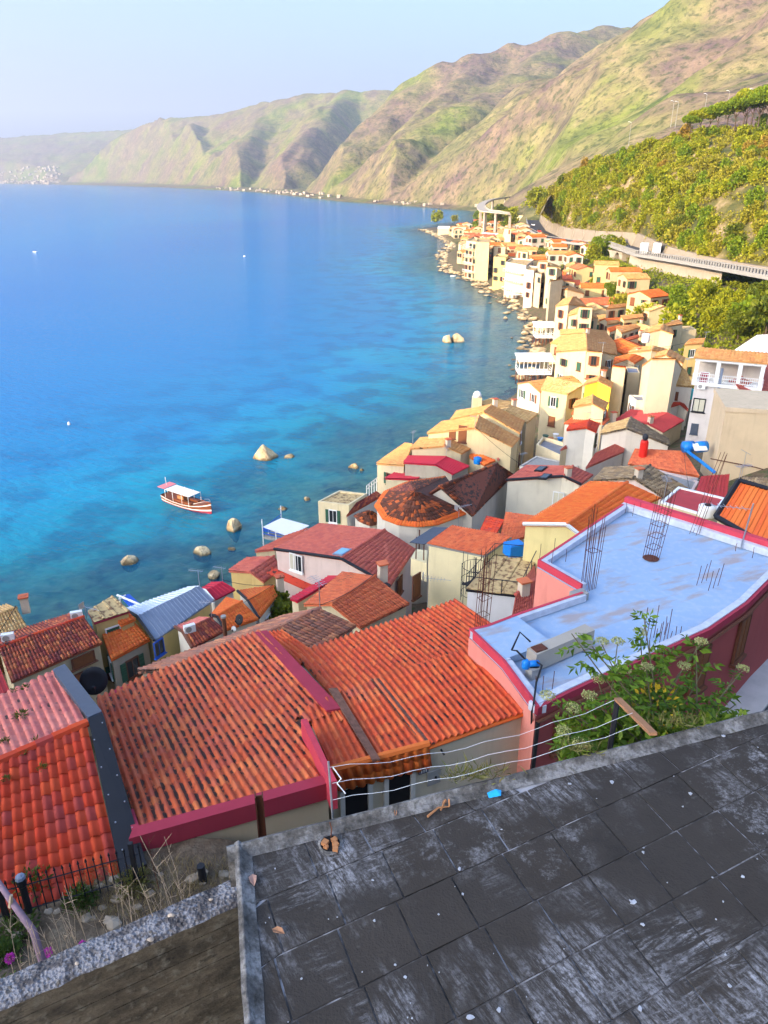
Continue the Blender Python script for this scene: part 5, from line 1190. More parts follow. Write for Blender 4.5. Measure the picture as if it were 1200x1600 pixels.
def more_trees():
    rnd = random.Random(11)
    # umbrella pines on the skyline
    for i, (x, y, d, s) in enumerate(((1078,186,285,.62),(1092,183,284,.7),(1106,181,283,.72),(1120,180,281,.8),(1134,178,280,.85),(1148,177,277,.95),(1160,176,274,1.0),(1172,175,272,1.05),(1184,175,270,1.1),(1198,175,268,1.15),(1166,168,292,1.0),(1190,168,290,1.1),(1215,172,268,1.15),(1232,172,266,1.1))):
        tree('pine%d' % (i % 3), PD(x, y+26, d), s*1.15, rnd.uniform(0,6), 'umbrella pine in the row along the crest of the hill', 'umbrella pines on the hill crest', 'pine tree', 'umbrella_pine')
    spots = [(1095,470,'big1',1.1,'great spreading tree right below the road parapet'),(1060,468,'big0',.9,'rounded green tree against the road wall'),(1030,462,'big0',.65,'slim green tree beside the corner of the road wall'),(1140,480,'big1',.85,'yellow green tree in the gap under the parapet, right of the great one'),(1180,468,'big2',.75,'dark tree at the right edge below the parapet'),
     (1110,505,'big1',.8,'sunlit tree standing over the flat house with orange shutters'),(1050,505,'broad0',1.3,'low bright tree behind the wide cream gable'),(1150,520,'big2',.85,'shaded tree above the canvas roof'),(1005,495,'broad3',1.2,'small bright tree by the terracotta roof at the wood edge'),(1082,575,'broad0',1.25,'yellow green tree squeezed against the tall white block'),
     (955,450,'big0',.62,'fresh green round tree at the foot of the ravine'),(930,438,'big1',.55,'flat topped tree over the stone wall in the lane'),(970,470,'broad2',1.1,'olive green bush in the ravine'),(902,420,'broad0',.9,'little tree in front of the viaduct arches'),(826,395,'big0',.62,'dense tree between the town and the far bend'),(815,378,'big1',.5,'lower tree at the far bend of the road'),
     (985,520,'broad3',1.0,'round bush beside the wide cream gable'),(1165,500,'broad4',1.2,'dark bush under the right parapet'),(1195,500,'broad1',1.4,'dark green thicket tree at the right edge')]
    for x, y, k, s, lab in spots:
        z = 8.0
        for _ in range(30): p = P(x, y+22*s, z); z = .6*z+.4*zg1(p.x, p.y)
        tree(k, p-Vector((0,0,.3)), s*(1.0 if 'big' in k else 1.3), rnd.uniform(0,6), lab)
    for x, y, z, k, s, lab in ((940,404,11.5,'big0',1.15,'leafy tree growing out in front of the arched viaduct'),(958,402,12,'broad0',1.6,'bright bush beside the tree at the arched viaduct'),(925,408,11,'broad3',1.4,'yellowish bush at the foot of the arched viaduct')): tree(k, P(x, y, z), s, 1.0, lab)
    p = P(440,975,8); p.z = zg1(p.x, p.y); q = tree('big2', P(437,957,8.5)-Vector((0,0,4.2)), .72, 1.0, 'dark green tree between the orange gables and the pink house')
    # cape greenery
    for i, (x, y, s, lab) in enumerate(((683,344,1.3,'umbrella shaped tree on the beach point'),(770,352,1.2,'bush like tree left of the far road'),(757,345,1.1,'tree by the low beach buildings'),(800,345,1.2,'tree behind the cream block with a gate'),(790,360,1.0,'tree over the white boathouse'),(838,322,1.4,'tree at the bend below the far viaduct'),(775,335,1.2,'tree under the far viaduct'),(710,342,.8,'little cypress on the beach point'),(815,335,1.3,'tree along the far coast road'),(745,358,.9,'shrub by the stepped hotel'),(762,347,1.3,'round tree right before the left viaduct pier'),(785,345,1.4,'tree under the middle of the far viaduct'),(805,342,1.2,'bush under the far viaduct deck'),(825,340,1.4,'tree at the right foot of the far viaduct'),(748,340,1.1,'tree on the shore side of the far viaduct'))):
        z = 4.0
        for _ in range(20): p = P(x, y+4, z); z = .6*z + .4*max(1.2, float(mount_h(np.array([p.x]), np.array([p.y]))[0]) if p.y > 480 else zg1(p.x, p.y))
        tree('broad%d' % (i % 5), p-Vector((0,0,1)), s*2.0, i, lab)
    # scrub on the slope between town and road
    rng = np.random.default_rng(4); C = []; D = []
    for _ in range(16000):
        x, y = rng.uniform(50, 135), rng.uniform(112, 400)
        if len(C) > 4200: break
        s = float(inland(np.array([x]), np.array([y]))[0])
        if s < 27 or s > 80: continue
        d = min(float(seg_dist(np.array([x]), np.array([y]), RD[i], RD[i+1])[0][0]) for i in range(len(RD)-1))
        if d < 2.5: continue
        z = zg1(x, y)
        if z > 20: continue
        k = 30; dd = rng.normal(size=(k,3)); dd[:,2] = np.abs(dd[:,2]); dd /= np.linalg.norm(dd, axis=1, keepdims=True)
        C.append(np.array([x, y, z]) + dd*rng.uniform(.5, 1.6)); D.append(dd+rng.normal(size=(k,3))*.4)
    V, F = leaves_np(np.concatenate(C), np.concatenate(D), .5, .8, rng); np_mesh('slope_scrub', V, F, leafmat('leaf_slope', (.12,.16,.010), (.32,.34,.02)), kind='stuff')
more_trees()
def far_viaduct():
    m = plaster((.44,.38,.30)); pts = [P(x,y,z) for x, y, z in ((858,303,24),(845,305,24),(815,306,23.5),(785,309,23),(764,313,22.5),(752,320,22),(756,328,21.5),(775,331,21),(800,334,20))]
    key = pts; pts = []
    for i in range(len(key)-1):
        p0, p1, p2, p3 = key[max(i-1,0)], key[i], key[i+1], key[min(i+2,len(key)-1)]
        for k in range(6):
            t = k/6; pts.append(.5*((2*p1)+(p2-p0)*t+(2*p0-5*p1+4*p2-p3)*t*t+(3*p1-p0-3*p2+p3)*t**3))
    v = thing('viaduct', Vector((key[3].x, pts[3].y, 5)), 'curved concrete motorway viaduct on piers at the end of the bay', 'viaduct')
    strip('deck', offs(pts, 3), offs(pts, -3), .7, m, v); strip('parapet', offs(pts, 3.2, .8), offs(pts, 3, .8), 1.0, m, v)
    for i in range(2, len(pts), 5):
        p = pts[i]; b = MB(); b.box((p.x, p.y, p.z/2-1), (1.7, 1.4, p.z), .1*i); b.build('pier', m, v)
far_viaduct()
def cars():
    def car(p, rz, col, label, cat='car', truck=False):
        t = thing('truck' if truck else 'parked_car', p, label, cat); t.rotation_euler = (0,0,rz); o = ORG[t.name]
        b = MB(); L, W, H_ = (7.5, 2.4, 1.0) if truck else (4.1, 1.7, .75); b.box(o+Vector((0,0,.35+H_/2)), (L, W, H_)); b.build('body', col, t)
        if truck:
            b = MB(); b.box(o+Vector((-.9,0,2.35)), (5.4,2.4,2.0)); b.build('cargo_box', M['white_paint'], t); b = MB(); b.box(o+Vector((2.9,0,2.0)), (1.6,2.3,1.3)); c = b.build('cab', M['white_paint'], t); b = MB(); b.box(o+Vector((3.73,0,2.1)), (.05,2.0,.8)); b.build('windscreen', M['glass'], c)
        else:
            b = MB(); b.hexa([o+Vector((x,y,1.08)) for x, y in ((-1.7,-.8),(1.1,-.8),(1.1,.8),(-1.7,.8))], [o+Vector((x,y,1.55)) for x, y in ((-1.3,-.65),(.5,-.65),(.5,.65),(-1.3,.65))]); b.build('cabin', M['glass'], t)
        for sx in (-1, 1):
            for sy in (-1, 1):
                c = o+Vector((sx*L*.32, sy*W*.47, .34)); b = MB(); b.tube([c-Vector((0,.1,0)), c+Vector((0,.1,0))], .34, 10); b.build('wheel', M['black'], t)
        return t
    c_ = lambda n, col: flat(n, col, .35, var=.05)
    car(ROAD[5]+Vector((2,2.5,.05)), 1.2, c_('truck_white', (.75,.75,.75)), 'white box truck stopped in the road where the parapet begins', 'truck', True)
    car(ROAD[5]+Vector((6,2,.05)), 1.2, c_('truck_pale', (.6,.62,.66)), 'pale box truck next to the ochre bank, behind the first', 'truck', True)
    car(ROAD[5].lerp(ROAD[6],.5)+Vector((1,1.5,.05)), 1.3, c_('car_dark', (.05,.06,.08)), 'dark car just in front of the white truck')
    for i, (k, f, col, lab) in enumerate(((9,.4,(.7,.7,.7),'white car at the far bend'),(10,.2,(.12,.14,.2),'dark blue car behind the white one at the far bend'),(10,.8,(.45,.47,.5),'silver car last in the queue at the far bend'),(8,.7,(.6,.08,.05),'red car entering the far bend'))):
        car(ROAD[k].lerp(ROAD[min(k+1,len(ROAD)-1)], f)+Vector((1.5,.8,.05)), 1.5, c_('car_paint%d' % i, col), lab)
cars()
def lamps():
    for i, (x, y, d) in enumerate(((1049,182,297),(1056,183,296),(1100,172,287),(1135,168,282),(1171,166,277),(983,212,322))):
        p = PD(x, y+8, d); t = thing('street_lamp', p, 'slender lamp post in the row on the hill crest by the pines', 'street lamp', 'lamp posts on the hill crest')
        b = MB(); b.tube([p-Vector((0,0,2)), p+Vector((0,0,7))], .10, 5, .06); b.build('post', M['concrete'], t)
        b = MB(); b.tube([p+Vector((0,0,7)), p+Vector((-.9,-.3,7.3))], .09, 4); b.box(p+Vector((-1.1,-.35,7.25)), (.7,.3,.15)); b.build('lamp_head', M['white_paint'], t)
lamps()

def far_town():
    rng = np.random.default_rng(6); b = MB()
    def add(x0, x1, r0, r1, s0, s1, smax, hmax):
        p = PR(rng.uniform(x0, x1), 300, rng.uniform(r0, r1)); a = (np.array([p.x]), np.array([p.y])); hm = float(mount_h(*a)[0]); s = float(inland(*a)[0])
        if s < 6 or s > smax or hm > hmax: return
        w, d, h = rng.uniform(s0, s1), rng.uniform(s0, s1), rng.uniform(s0*.5, s1*.55); b.box((p.x, p.y, hm+h/2-1), (w, d, h+2), rng.uniform(0,3))
    for _ in range(900): add(-60, 100, 6700, 8600, 10, 26, 900, 130)
    for _ in range(420): add(330, 560, 1600, 3600, 5, 11, 60, 12)
    for _ in range(130): add(560, 760, 950, 1600, 4, 7, 40, 8)
    b.build('far_town', plaster((.46,.38,.29)), kind='stuff')
far_town()

def infill():
    """the small houses packed between the ones above along the old town"""
    rnd = random.Random(17); occ = [(o.location.x, o.location.y) for o in bpy.data.objects if o.parent is None and o.get('category') == 'house']; n = 0; tries = 0
    cols = [W2, (.64,.49,.22), (.64,.57,.45), (.58,.44,.24), (.68,.55,.30)]
    while n < 118 and tries < 12000:
        tries += 1; y = rnd.uniform(112, 470) if rnd.random() < .7 else rnd.uniform(420, 640); x = rnd.uniform(24, 100)
        s = float(inland(np.array([x]), np.array([y]))[0]); lim = 28 if y < 300 else 44
        if s < 7 or s > lim: continue
        if min((x-a)**2+(y-b)**2 for a, b in occ) < (5.9 if y < 300 else 6.6)**2: continue
        occ.append((x, y)); n += 1; g = zg1(x, y) if y < 480 else max(1.0, float(mount_h(np.array([x]), np.array([y]))[0])); h = rnd.uniform(3.8, 6.2); w, l = rnd.uniform(5.5, 7.5), rnd.uniform(6, 10); a = rnd.uniform(-.35, .25) + (.45 if y < 200 else .1)
        ex, ey = Vector((math.cos(a), math.sin(a), 0)), Vector((-math.sin(a), math.cos(a), 0)); c = Vector((x, y, g+h))
        if rnd.random() < .5: ex, ey = ey, -ex
        A_, B_, F_, E_ = c-ex*l/2-ey*w/2, c+ex*l/2-ey*w/2, c+ex*l/2+ey*w/2, c-ex*l/2+ey*w/2; up = Vector((0,0,w*.16)); r1, r2 = (A_+E_)/2+up, (B_+F_)/2+up
        ci = rnd.randrange(5); mn = rnd.choice(['tile_sun', 'tile_sun', 'tile_clay', 'tile_orange', 'tile_tan'])
        lab = 'small %s house with %s roof packed %s' % (('tan', 'yellow', 'pale cream', 'ochre', 'warm cream')[ci], {'tile_sun': 'golden tile', 'tile_clay': 'terracotta', 'tile_orange': 'bright orange', 'tile_tan': 'mottled tan'}[mn], 'near the water' if s < 15 else 'by the upper lane' if s < 28 else 'below the coast road')
        t_ = thing('house', (x, y, g), lab, 'house', 'small houses packed along the shore')
        low = [p-Vector((0,0,.17)) for p in inset([A_, B_, r2, F_, E_, r1], .2)]; MB().prism(low, g-2.5).build('wall', plaster(cols[ci]), t_)
        m_ = M[mn]; dn = Vector((0,0,-.05)); sl = MB(); sl.slab([A_+dn, B_+dn, r2+dn, r1+dn], .1); sl.slab([r1+dn, r2+dn, F_+dn, E_+dn], .1); rf = sl.build('roof', m_, t_)
        slope(rf, A_, B_, r2, r1, 'far', m_); slope(rf, E_, F_, r2, r1, 'far', m_); auto_windows(t_, low, g+h, g, n*7+1, maxn=5)
infill()
def clutter():
    rnd = random.Random(23); hs = [o for o in bpy.data.objects if o.parent is None and o.get('category') == 'house' and 25 < o.location.y < 175]
    tops = []
    for o in hs:
        r = [c for c in o.children if c.name.split('.')[0] == 'roof']
        if not r: continue
        v = max((q.co for q in r[0].data.vertices), key=lambda q: q.z); tops.append(Vector(v)+o.location)
    rnd.shuffle(tops)
    for i, p in enumerate(tops[:26]):
        h = rnd.uniform(1.0, 1.9); t_ = thing('aerial', p, 'thin television aerial standing on a village roof ridge', 'aerial', 'television aerials on the village roofs'); a = rnd.uniform(0, 3.1); d = Vector((math.cos(a), math.sin(a), 0)); e = Vector((-d.y, d.x, 0))
        b = MB(); b.tube([p-Vector((0,0,.3)), p+Vector((0,0,h))], .028, 4); b.build('mast', M['steel'], t_); b = MB(); c = p+Vector((0,0,h*.93)); b.tube([c-d*.4, c+d*.8], .02, 4)
        for k in range(6): q = c-d*.3+d*(k*.2); b.tube([q-e*.3, q+e*.3], .013, 4)
        b.build('antenna', M['steel'], t_)
    for i, p in enumerate(tops[26:48]):
        t_ = thing('chimney', p, 'stubby plastered chimney on a village roof', 'chimney', 'plastered chimneys on the village roofs'); b = MB(); b.box(p+Vector((.5,.3,.15)), (.55,.5,1.3), .4); b.build('stack', plaster((.6,.5,.38)), t_); b = MB(); b.box(p+Vector((.5,.3,.86)), (.72,.66,.1), .4); b.build('cap', M['tile_clay'], t_)
    n = 0
    for i, p in enumerate(tops):
        q = min((t for t in tops if (t-p).length > 6), key=lambda t: (t-p).length)
        if n >= 16 or (q-p).length > 22: continue
        n += 1; b = MB(); pts = [p.lerp(q, k/10)+Vector((0,0,.25-.5*4*(k/10)*(1-k/10)*.5)) for k in range(11)]; b.tube(pts, .022, 4); tag(b.build('overhead_cable', M['black'], origin=p), 'slack black cable strung between two village roofs', 'cable', 'cables between the village roofs')
clutter()
# ------------------------------------------------------------------ shore: rocks, boat, jetties, pavilions
def rock_mesh(rx, ry, rz, seed, mat, origin, n=3):
    bm = bmesh.new(); bmesh.ops.create_icosphere(bm, subdivisions=n, radius=1); rnd = random.Random(seed)
    ax = [Vector((rnd.uniform(-1,1), rnd.uniform(-1,1), rnd.uniform(-.6,1))).normalized() for _ in range(11)]; cut = [rnd.uniform(.62,.92) for _ in ax]
    for v in bm.verts:
        d = v.co.normalized(); r = 1.0
        for a, c in zip(ax, cut):
            q = d.dot(a)
            if q > .05: r = min(r, c/q)
        q = v.co*3+Vector((seed,seed*2.1,0)); r += .06*(fbm(np.array([q.x+q.z*.7]), np.array([q.y+q.z*.5]), 4, seed)[0])
        v.co = Vector((d.x*rx*r, d.y*ry*r, d.z*rz*r))
    me = bpy.data.meshes.new('rock'); bm.to_mesh(me); bm.free(); return me
def shore_things():
    m, t = newmat('sea_rock'); n = t.noise(.9, 5); z = t.new('ShaderNodeSeparateXYZ'); t.l.new(t.pos(), z.inputs[0])
    c = t.ramp(n, [(.3,(.30,.20,.10)),(.5,(.56,.43,.24)),(.65,(.68,.56,.34)),(.8,(.36,.25,.14))]); c = t.mix(t.ramp(t.math('ADD', z.outputs[2], t.math('MULTIPLY', n, .5)), [(.35,.85),(.75,0.)]), c, (.10,.07,.03))
    t.out(c, .9, t.bump(t.noise(3.5,5), .9, .25))
    def rock(x, y, w, h, label, seed, zt=0., ar=.8):
        p = P(x, y, 0); d = (p-CAM).length; s = w/FOC*d/2; hh = h/FOC*d/.9
        me = rock_mesh(s, s*ar, hh, seed, m, p); o = link('sea_rock', me, m, None, p+Vector((0,0,-.15*hh))); me.polygons.foreach_set('use_smooth', [False]*len(me.polygons)); tag(o, label, 'rock'); o.rotation_euler = (0,0,seed)
    rock(413,715,46,22,'biggest pale sunlit boulder standing in the turquoise water',3)
    rock(451,714,20,5,'flat reddish rock just breaking the surface right of the big boulder',4)
    rock(366,826,32,18,'pale boulder with a sunlit top below the boat',5)
    rock(316,864,30,12,'dark flat rock between the boat and the crimson roof',6)
    rock(201,879,32,12,'lone brown rock far left in the dark water',7)
    rock(335,900,26,11,'dark rock right behind the crimson metal gable',8)
    rock(553,730,20,9,'small square rock off the cream seafront house',9); rock(565,735,9,4,'tiny rock beside the small square one',10)
    rock(700,534,22,16,'left half of the split sea stack in the bay',11); rock(715,534,22,15,'right half of the split sea stack in the bay',12)
    rock(442,795,18,4,'half drowned reddish rock near the cream cube',13); rock(480,780,16,4,'pinkish rock under water by the cream cube',14); rock(362,858,14,4,'little wet rock between two dark rocks',15)
    rock(711,428,9,4,'low rock close to the shore under the yellow house',16); rock(790,498,9,4,'rock under water by the lower jetty',17)
    # boulder strand along the old town: too many to count
    rng = np.random.default_rng(12); V = []; F = []; base = rock_mesh(1,1,.7,41,m,None,2); bv = np.array([v.co[:] for v in base.vertices]); bf = np.array([p.vertices[:] for p in base.polygons]); k = 0
    C = CP[11:21]
    for i in range(len(C)-1):
        L = np.linalg.norm(C[i+1]-C[i])
        for _ in range(int(L*1.5)):
            p = C[i]+(C[i+1]-C[i])*rng.random() + rng.normal(size=2)*2.2 + np.array([-2.2, 0]); s = rng.uniform(.3, 1.9)*(1 if rng.random() > .06 else 1.8); a = rng.uniform(0, 6.28)
            R_ = np.array([[math.cos(a), -math.sin(a), 0], [math.sin(a), math.cos(a), 0], [0, 0, 1]]); sc = np.array([s, s*rng.uniform(.5,1), s*rng.uniform(.3,.7)])
            V.append((bv*sc)@R_.T + np.array([p[0], p[1], rng.uniform(-.2,.25)])); F.append(bf+k*len(bv)); k += 1
    np_mesh('shore_boulders', np.concatenate(V), np.concatenate(F), m, kind='stuff', smooth=False)
    b = MB()
    # stilted pavilions and jetties
    def pav(x0, x1, y, h, dpth, label, roof=True, z=2.6, tiers=1):
        a, c = P(x0, y, z), P(x1, y, z); d = (c-a).normalized(); n = Vector((-d.y, d.x, 0)); n = n if n.y > 0 else -n
        t = thing('jetty' if not roof else 'pavilion', Vector(((a.x+c.x)/2, (a.y+c.y)/2, 0)), label, 'pavilion' if roof else 'jetty'); L = (c-a).length
        dk = MB(); dk.hexa([a-Vector((0,0,.25)), c-Vector((0,0,.25)), c+n*dpth-Vector((0,0,.25)), a+n*dpth-Vector((0,0,.25))], [a, c, c+n*dpth, a+n*dpth]); dk.build('deck', M['white_paint'], t)
        for i in range(6):
            for o_ in (.3, dpth-.3):
                p = a+d*(L*(i+.1)/5.2)+n*o_; s = MB(); s.tube([p-Vector((0,0,z+1.5)), p], .12, 5); s.build('pile', M['brown_wood'], t)
        s = MB()
        for zz in (.5, 1.0): s.tube([a+n*dpth+Vector((0,0,zz)), a+Vector((0,0,zz)), c+Vector((0,0,zz)), c+n*dpth+Vector((0,0,zz))], .05, 4)
        for i in range(int(L/.8)+1): p = a+d*min(L, i*.8); s.tube([p, p+Vector((0,0,1))], .04, 4)
        s.build('railing', M['white_paint'], t)
        if roof:
            rf = [a-d*.4-n*.4+Vector((0,0,h)), c+d*.4-n*.4+Vector((0,0,h)), c+d*.4+n*(dpth+.3)+Vector((0,0,h+.7)), a-d*.4+n*(dpth+.3)+Vector((0,0,h+.7))]
            MB().slab(rf, .1).build('roof', M['awning_cloth'], t)
            for i in range(5):
                for o_ in (.1, dpth-.1):
                    p = a+d*(L*i/4)+n*o_; s = MB(); s.tube([p, p+Vector((0,0,h+.1+.6*o_/dpth))], .07, 4); s.build('post', M['white_paint'], t)
    pav(811, 862, 584, 2.7, 4.5, 'white restaurant pavilion on stilts nearest in the old town')
    pav(837, 866, 527, 2.6, 4.0, 'small white pavilion on stilts in front of the triple roof')
    pav(790, 826, 460, 2.2, 3.0, 'white railed jetty on stilts far along the shore', roof=False)
    # blue railed restaurant terrace with canvas roof
    z = 3.4; a, b_, c, d = P(411,838,z), P(452,846,z), P(478,828,z), P(440,816,z); t = thing('pavilion', (a+c)/2-Vector((0,0,z)), 'white canvas roof over the blue railed seaside terrace', 'pavilion')
    dk = MB(); dk.slab([a,b_,c,d], .3); dk.build('deck', M['concrete'], t)
    up = Vector((0,0,2.1)); MB().slab([P(411,823,z+2.0), P(452,838,z+2.0), P(483,821,z+2.3), P(440,809,z+2.3)], .08).build('roof', M['awning_cloth'], t)
    for p in (a, b_, a.lerp(b_,.5), d): s = MB(); s.tube([p-Vector((0,0,4)), p+up], .07, 5); s.build('post', M['white_paint'], t)
    s = MB(); 
    for zz in (.35,.7,1.0): s.tube([d+Vector((0,0,zz)), a+Vector((0,0,zz)), b_+Vector((0,0,zz))], .06, 4)
    s.build('railing', M['blue_paint'], t)
    for i in range(6):
        p = a.lerp(c, .12+.13*i)+Vector((.3*(i%2), .2, 0)); q = thing('table', p, 'small blue table on the terrace under the canvas roof', 'table', 'tables of the seaside terrace'); s = MB(); s.box(p+Vector((0,0,.72)), (.8,.8,.05)); s.build('tabletop', M['blue_paint'], q); s = MB(); s.tube([p, p+Vector((0,0,.7))], .05, 5); s.build('leg', M['white_paint'], q)
    # blue awning by the pebbled roof
    z = 6.5; t = thing('awning', P(195,950,z), 'bright blue awning with white frame at the water by the pebbled roof', 'awning')
    MB().slab([P(187,931,z), P(207,953,z), P(222,946,z), P(202,928,z)], .06).build('cloth', M['blue_paint'], t)
    s = MB(); s.tube([P(183,930,z+.1), P(221,946,z+.1)], .12, 4); s.tube([P(186,936,z+.1), P(196,930,z+.1)], .1, 4); s.build('frame', M['white_paint'], t)
    for q in ((187,931),(222,946)): s = MB(); p = P(*q, z); s.tube([p, p-Vector((0,0,6))], .07, 4); s.build('post', M['white_paint'], t)
    # blue white railing at the crimson shed
    s = MB(); p, q = P(573,770,2.5), P(592,755,2.5)
    t = thing('railing', p, 'white seaside railing beside the cream cube', 'railing')
    for zz in (.5, 1.): s.tube([p+Vector((0,0,zz)), q+Vector((0,0,zz))], .06, 4)
    for i in range(6): u = p.lerp(q, i/5); s.tube([u-Vector((0,0,1)), u+Vector((0,0,1))], .05, 4)
    s.build('bars', M['white_paint'], t)
def boat():
    flat('boat_wood', (.20,.06,.022), .5, var=.3, scale=5)
    st, bw = P(261,780,.0), P(331,803,.0); L = (bw-st).length; d = (bw-st).normalized(); n = Vector((-d.y, d.x, 0)); up = Vector((0,0,1)); B = L*.27
    t = thing('motor_boat', (st+bw)/2, 'wooden tour boat with white canopy and red striped hull at anchor', 'boat'); sec = []
    prof_ = [(0,.80,.95),(.12,.92,.85),(.3,1.,.75),(.5,1.,.74),(.7,.86,.85),(.85,.55,1.05),(.95,.22,1.25),(1.,.03,1.4)]
    for nm, z0, z1, w0, w1, mat in (('hull', -.4, .28, .55, .92, 'crimson'), ('waterline', .28, .45, .92, .96, 'white_paint'), ('topside', .45, .86, .96, 1., 'boat_wood'), ('rub_rail', .86, .98, 1.02, 1.03, 'white_paint'), ('gunwale', .98, 1.1, 1.04, 1.06, 'boat_wood')):
        b = MB(); vs = []
        for x, w, s in prof_:
            c = st + d*(x*L)
            for sg in (1, -1): vs += [c+n*(sg*w*w0*B/2)+up*(z0*s if z0 > 0 else z0), c+n*(sg*w*w1*B/2)+up*(z1*s)]
        f = []
        for i in range(len(prof_)-1):
            o = i*4; f += [(o, o+4, o+5, o+1), (o+2, o+3, o+7, o+6), (o, o+2, o+6, o+4)]
        f += [(0, 1, 3, 2)]; b.add(vs, f); b.build(nm, M[mat], t)
    b = MB(); ring = [st+d*(x*L)+n*(w*.95*B/2)+up*(.55*s) for x, w, s in prof_] + [st+d*(x*L)-n*(w*.95*B/2)+up*(.55*s) for x, w, s in prof_[::-1]]; b.slab(ring, .04); b.build('deck', M['boat_wood'], t)
    h = 2.05; cn = [st+d*(.12*L)+n*B*.42+up*h, st+d*(.66*L)+n*B*.42+up*h, st+d*(.66*L)-n*B*.42+up*h, st+d*(.12*L)-n*B*.42+up*h]
    MB().slab(cn, .06).build('canopy', M['awning_cloth'], t)
    MB().slab([st-d*(.04*L)+n*B*.45+up*(h+.1), st+d*(.115*L)+n*B*.45+up*(h+.1), st+d*(.115*L)-n*B*.45+up*(h+.1), st-d*(.04*L)-n*B*.45+up*(h+.1)], .06).build('stern_canopy', flat('pink_cloth', (.62,.20,.22), .8), t)
    for x in (.13, .3, .5, .65):
        for sg in (1, -1): p = st+d*(x*L)+n*(sg*B*.46); b = MB(); b.tube([p+up*.6, p+up*h], .04, 5); b.build('post', M['white_paint'], t)
    for sg in (1, -1): b = MB(); p = st+d*(.25*L)+n*(sg*B*.36); q = st+d*(.66*L)+n*(sg*B*.36); b.hexa([p+up*.56, q+up*.56, q-n*(sg*.45)+up*.56, p-n*(sg*.45)+up*.56], [p+up*.95, q+up*.95, q-n*(sg*.45)+up*.95, p-n*(sg*.45)+up*.95]); b.build('bench', M['boat_wood'], t)
    b = MB(); b.box(st+d*(.38*L)+up*.95, (1.2,.9,.9), math.atan2(d.y,d.x)); b.build('console', M['wood'], t)
    b = MB(); b.box(st+d*(.80*L)+up*.72, (1.1,.9,.12), math.atan2(d.y,d.x)); b.build('fore_hatch', M['white_paint'], t)
    b = MB(); b.tube([st+d*(.74*L)+n*B*.42+up*1.2, st+d*(.9*L)+n*B*.22+up*1.7, st+d*(.995*L)+up*1.75, st+d*(.9*L)-n*B*.22+up*1.7, st+d*(.74*L)-n*B*.42+up*1.2], .03, 5); b.build('bow_rail', M['steel'], t)
    b = MB(); b.tube([st+d*(.04*L)+up*1, st+d*(.02*L)+up*3.3], .03, 5); b.build('mast', M['white_paint'], t)
    for x, y, s, lab in ((55,394,6,'tiny white boat far out near the left edge'),(708,432,8,'small rowing boat moored off the yellow house'),(108,664,4,'white buoy far left in the blue water'),(382,401,4,'white buoy in the middle of the bay')):
        p = P(x, y, 0); w = s/FOC*(p-CAM).length
        if 'buoy' in lab:
            b = MB(); b.lathe(p, [(w*.2,-.2),(w*.5,.1),(w*.45,.4),(w*.15,.6)], 8); tag(b.build('buoy', M['white_paint'], origin=p), lab, 'buoy'); continue
        t = thing('rowing_boat', p, lab, 'boat'); b = MB(); q = [p+Vector((-w/2,-w*.16,.5)), p+Vector((w*.25,-w*.18,.5)), p+Vector((w/2,0,.7)), p+Vector((w*.25,w*.18,.5)), p+Vector((-w/2,w*.16,.5))]; b.prism(q, -.2); b.build('hull', M['white_paint'], t); b = MB(); b.slab([v+Vector((0,0,.03)) for v in inset(q,.2)], .02); b.build('thwart', M['wood'], t)
shore_things(); boat()
# ------------------------------------------------------------------ small things on roofs
def dish(p, r, face, mat, label, mh=.8):
    t = thing('satellite_dish', p, label, 'satellite dish'); f = Vector(face).normalized(); u = f.cross(Vector((0,0,1))).normalized(); w = u.cross(f); c = p+Vector((0,0,mh))
    b = MB(); n = 20; b.v.append(c-f*r*.22)
    for k in (.5, 1.0):
        for i in range(n): a = 2*math.pi*i/n; b.v.append(c + u*(r*k*math.cos(a)) + w*(r*1.08*k*math.sin(a)) - f*(r*.22*(1-k*k)))
    b.f += [(0, 1+i, 1+(i+1) % n) for i in range(n)] + [(1+i, 1+n+i, 1+n+(i+1) % n, 1+(i+1) % n) for i in range(n)]
    o = b.build('reflector', mat, t, smooth=True); o.modifiers.new('thick', 'SOLIDIFY').thickness = .02
    b = MB(); b.tube([c-w*r*.9, c+f*r*.9-w*r*.35], .018, 5); b.box(c+f*r*.92-w*r*.33, (.08,.08,.12)); b.build('feed_arm', M['black'], t)
    b = MB(); b.tube([p, c-f*r*.25], .03, 6); b.build('mount_pole', M['steel'], t); return t
def ac(p, rz, label, w=.8):
    t = thing('air_conditioner', p, label, 'air conditioner'); M3 = Matrix.Rotation(rz, 3, 'Z')
    b = MB(); b.box(p+Vector((0,0,.38)), (w,.32,.58), rz); b.build('case', M['white_paint'], t)
    c = p+M3@Vector((-w*.13,-.165,.38)); b = MB(); b.tube([c, c+M3@Vector((0,-.015,0))], .22, 14); b.build('fan_grille', M['concrete'], t)
    for s in (-1, 1): b = MB(); b.box(p+M3@Vector((s*w*.35,0,.04)), (.06,.36,.08), rz); b.build('bracket', M['iron'], t)
def aerial(p, h, label, n=7, rz=.3, ln=1.3):
    t = thing('aerial', p, label, 'aerial'); d = Vector((math.cos(rz), math.sin(rz), 0)); e = Vector((-d.y, d.x, 0))
    b = MB(); b.tube([p-Vector((0,0,.3)), p+Vector((0,0,h))], .025, 5); b.build('mast', M['steel'], t)
    b = MB(); c = p+Vector((0,0,h*.92)); b.tube([c-d*.3, c+d*ln], .014, 4)
    for i in range(n): q = c-d*.2+d*(ln*i/n); l = .34-.02*i; b.tube([q-e*l, q+e*l], .009, 4)
    b.box(c-d*.3, (.03,.5,.5), rz); b.build('antenna', M['steel'], t)
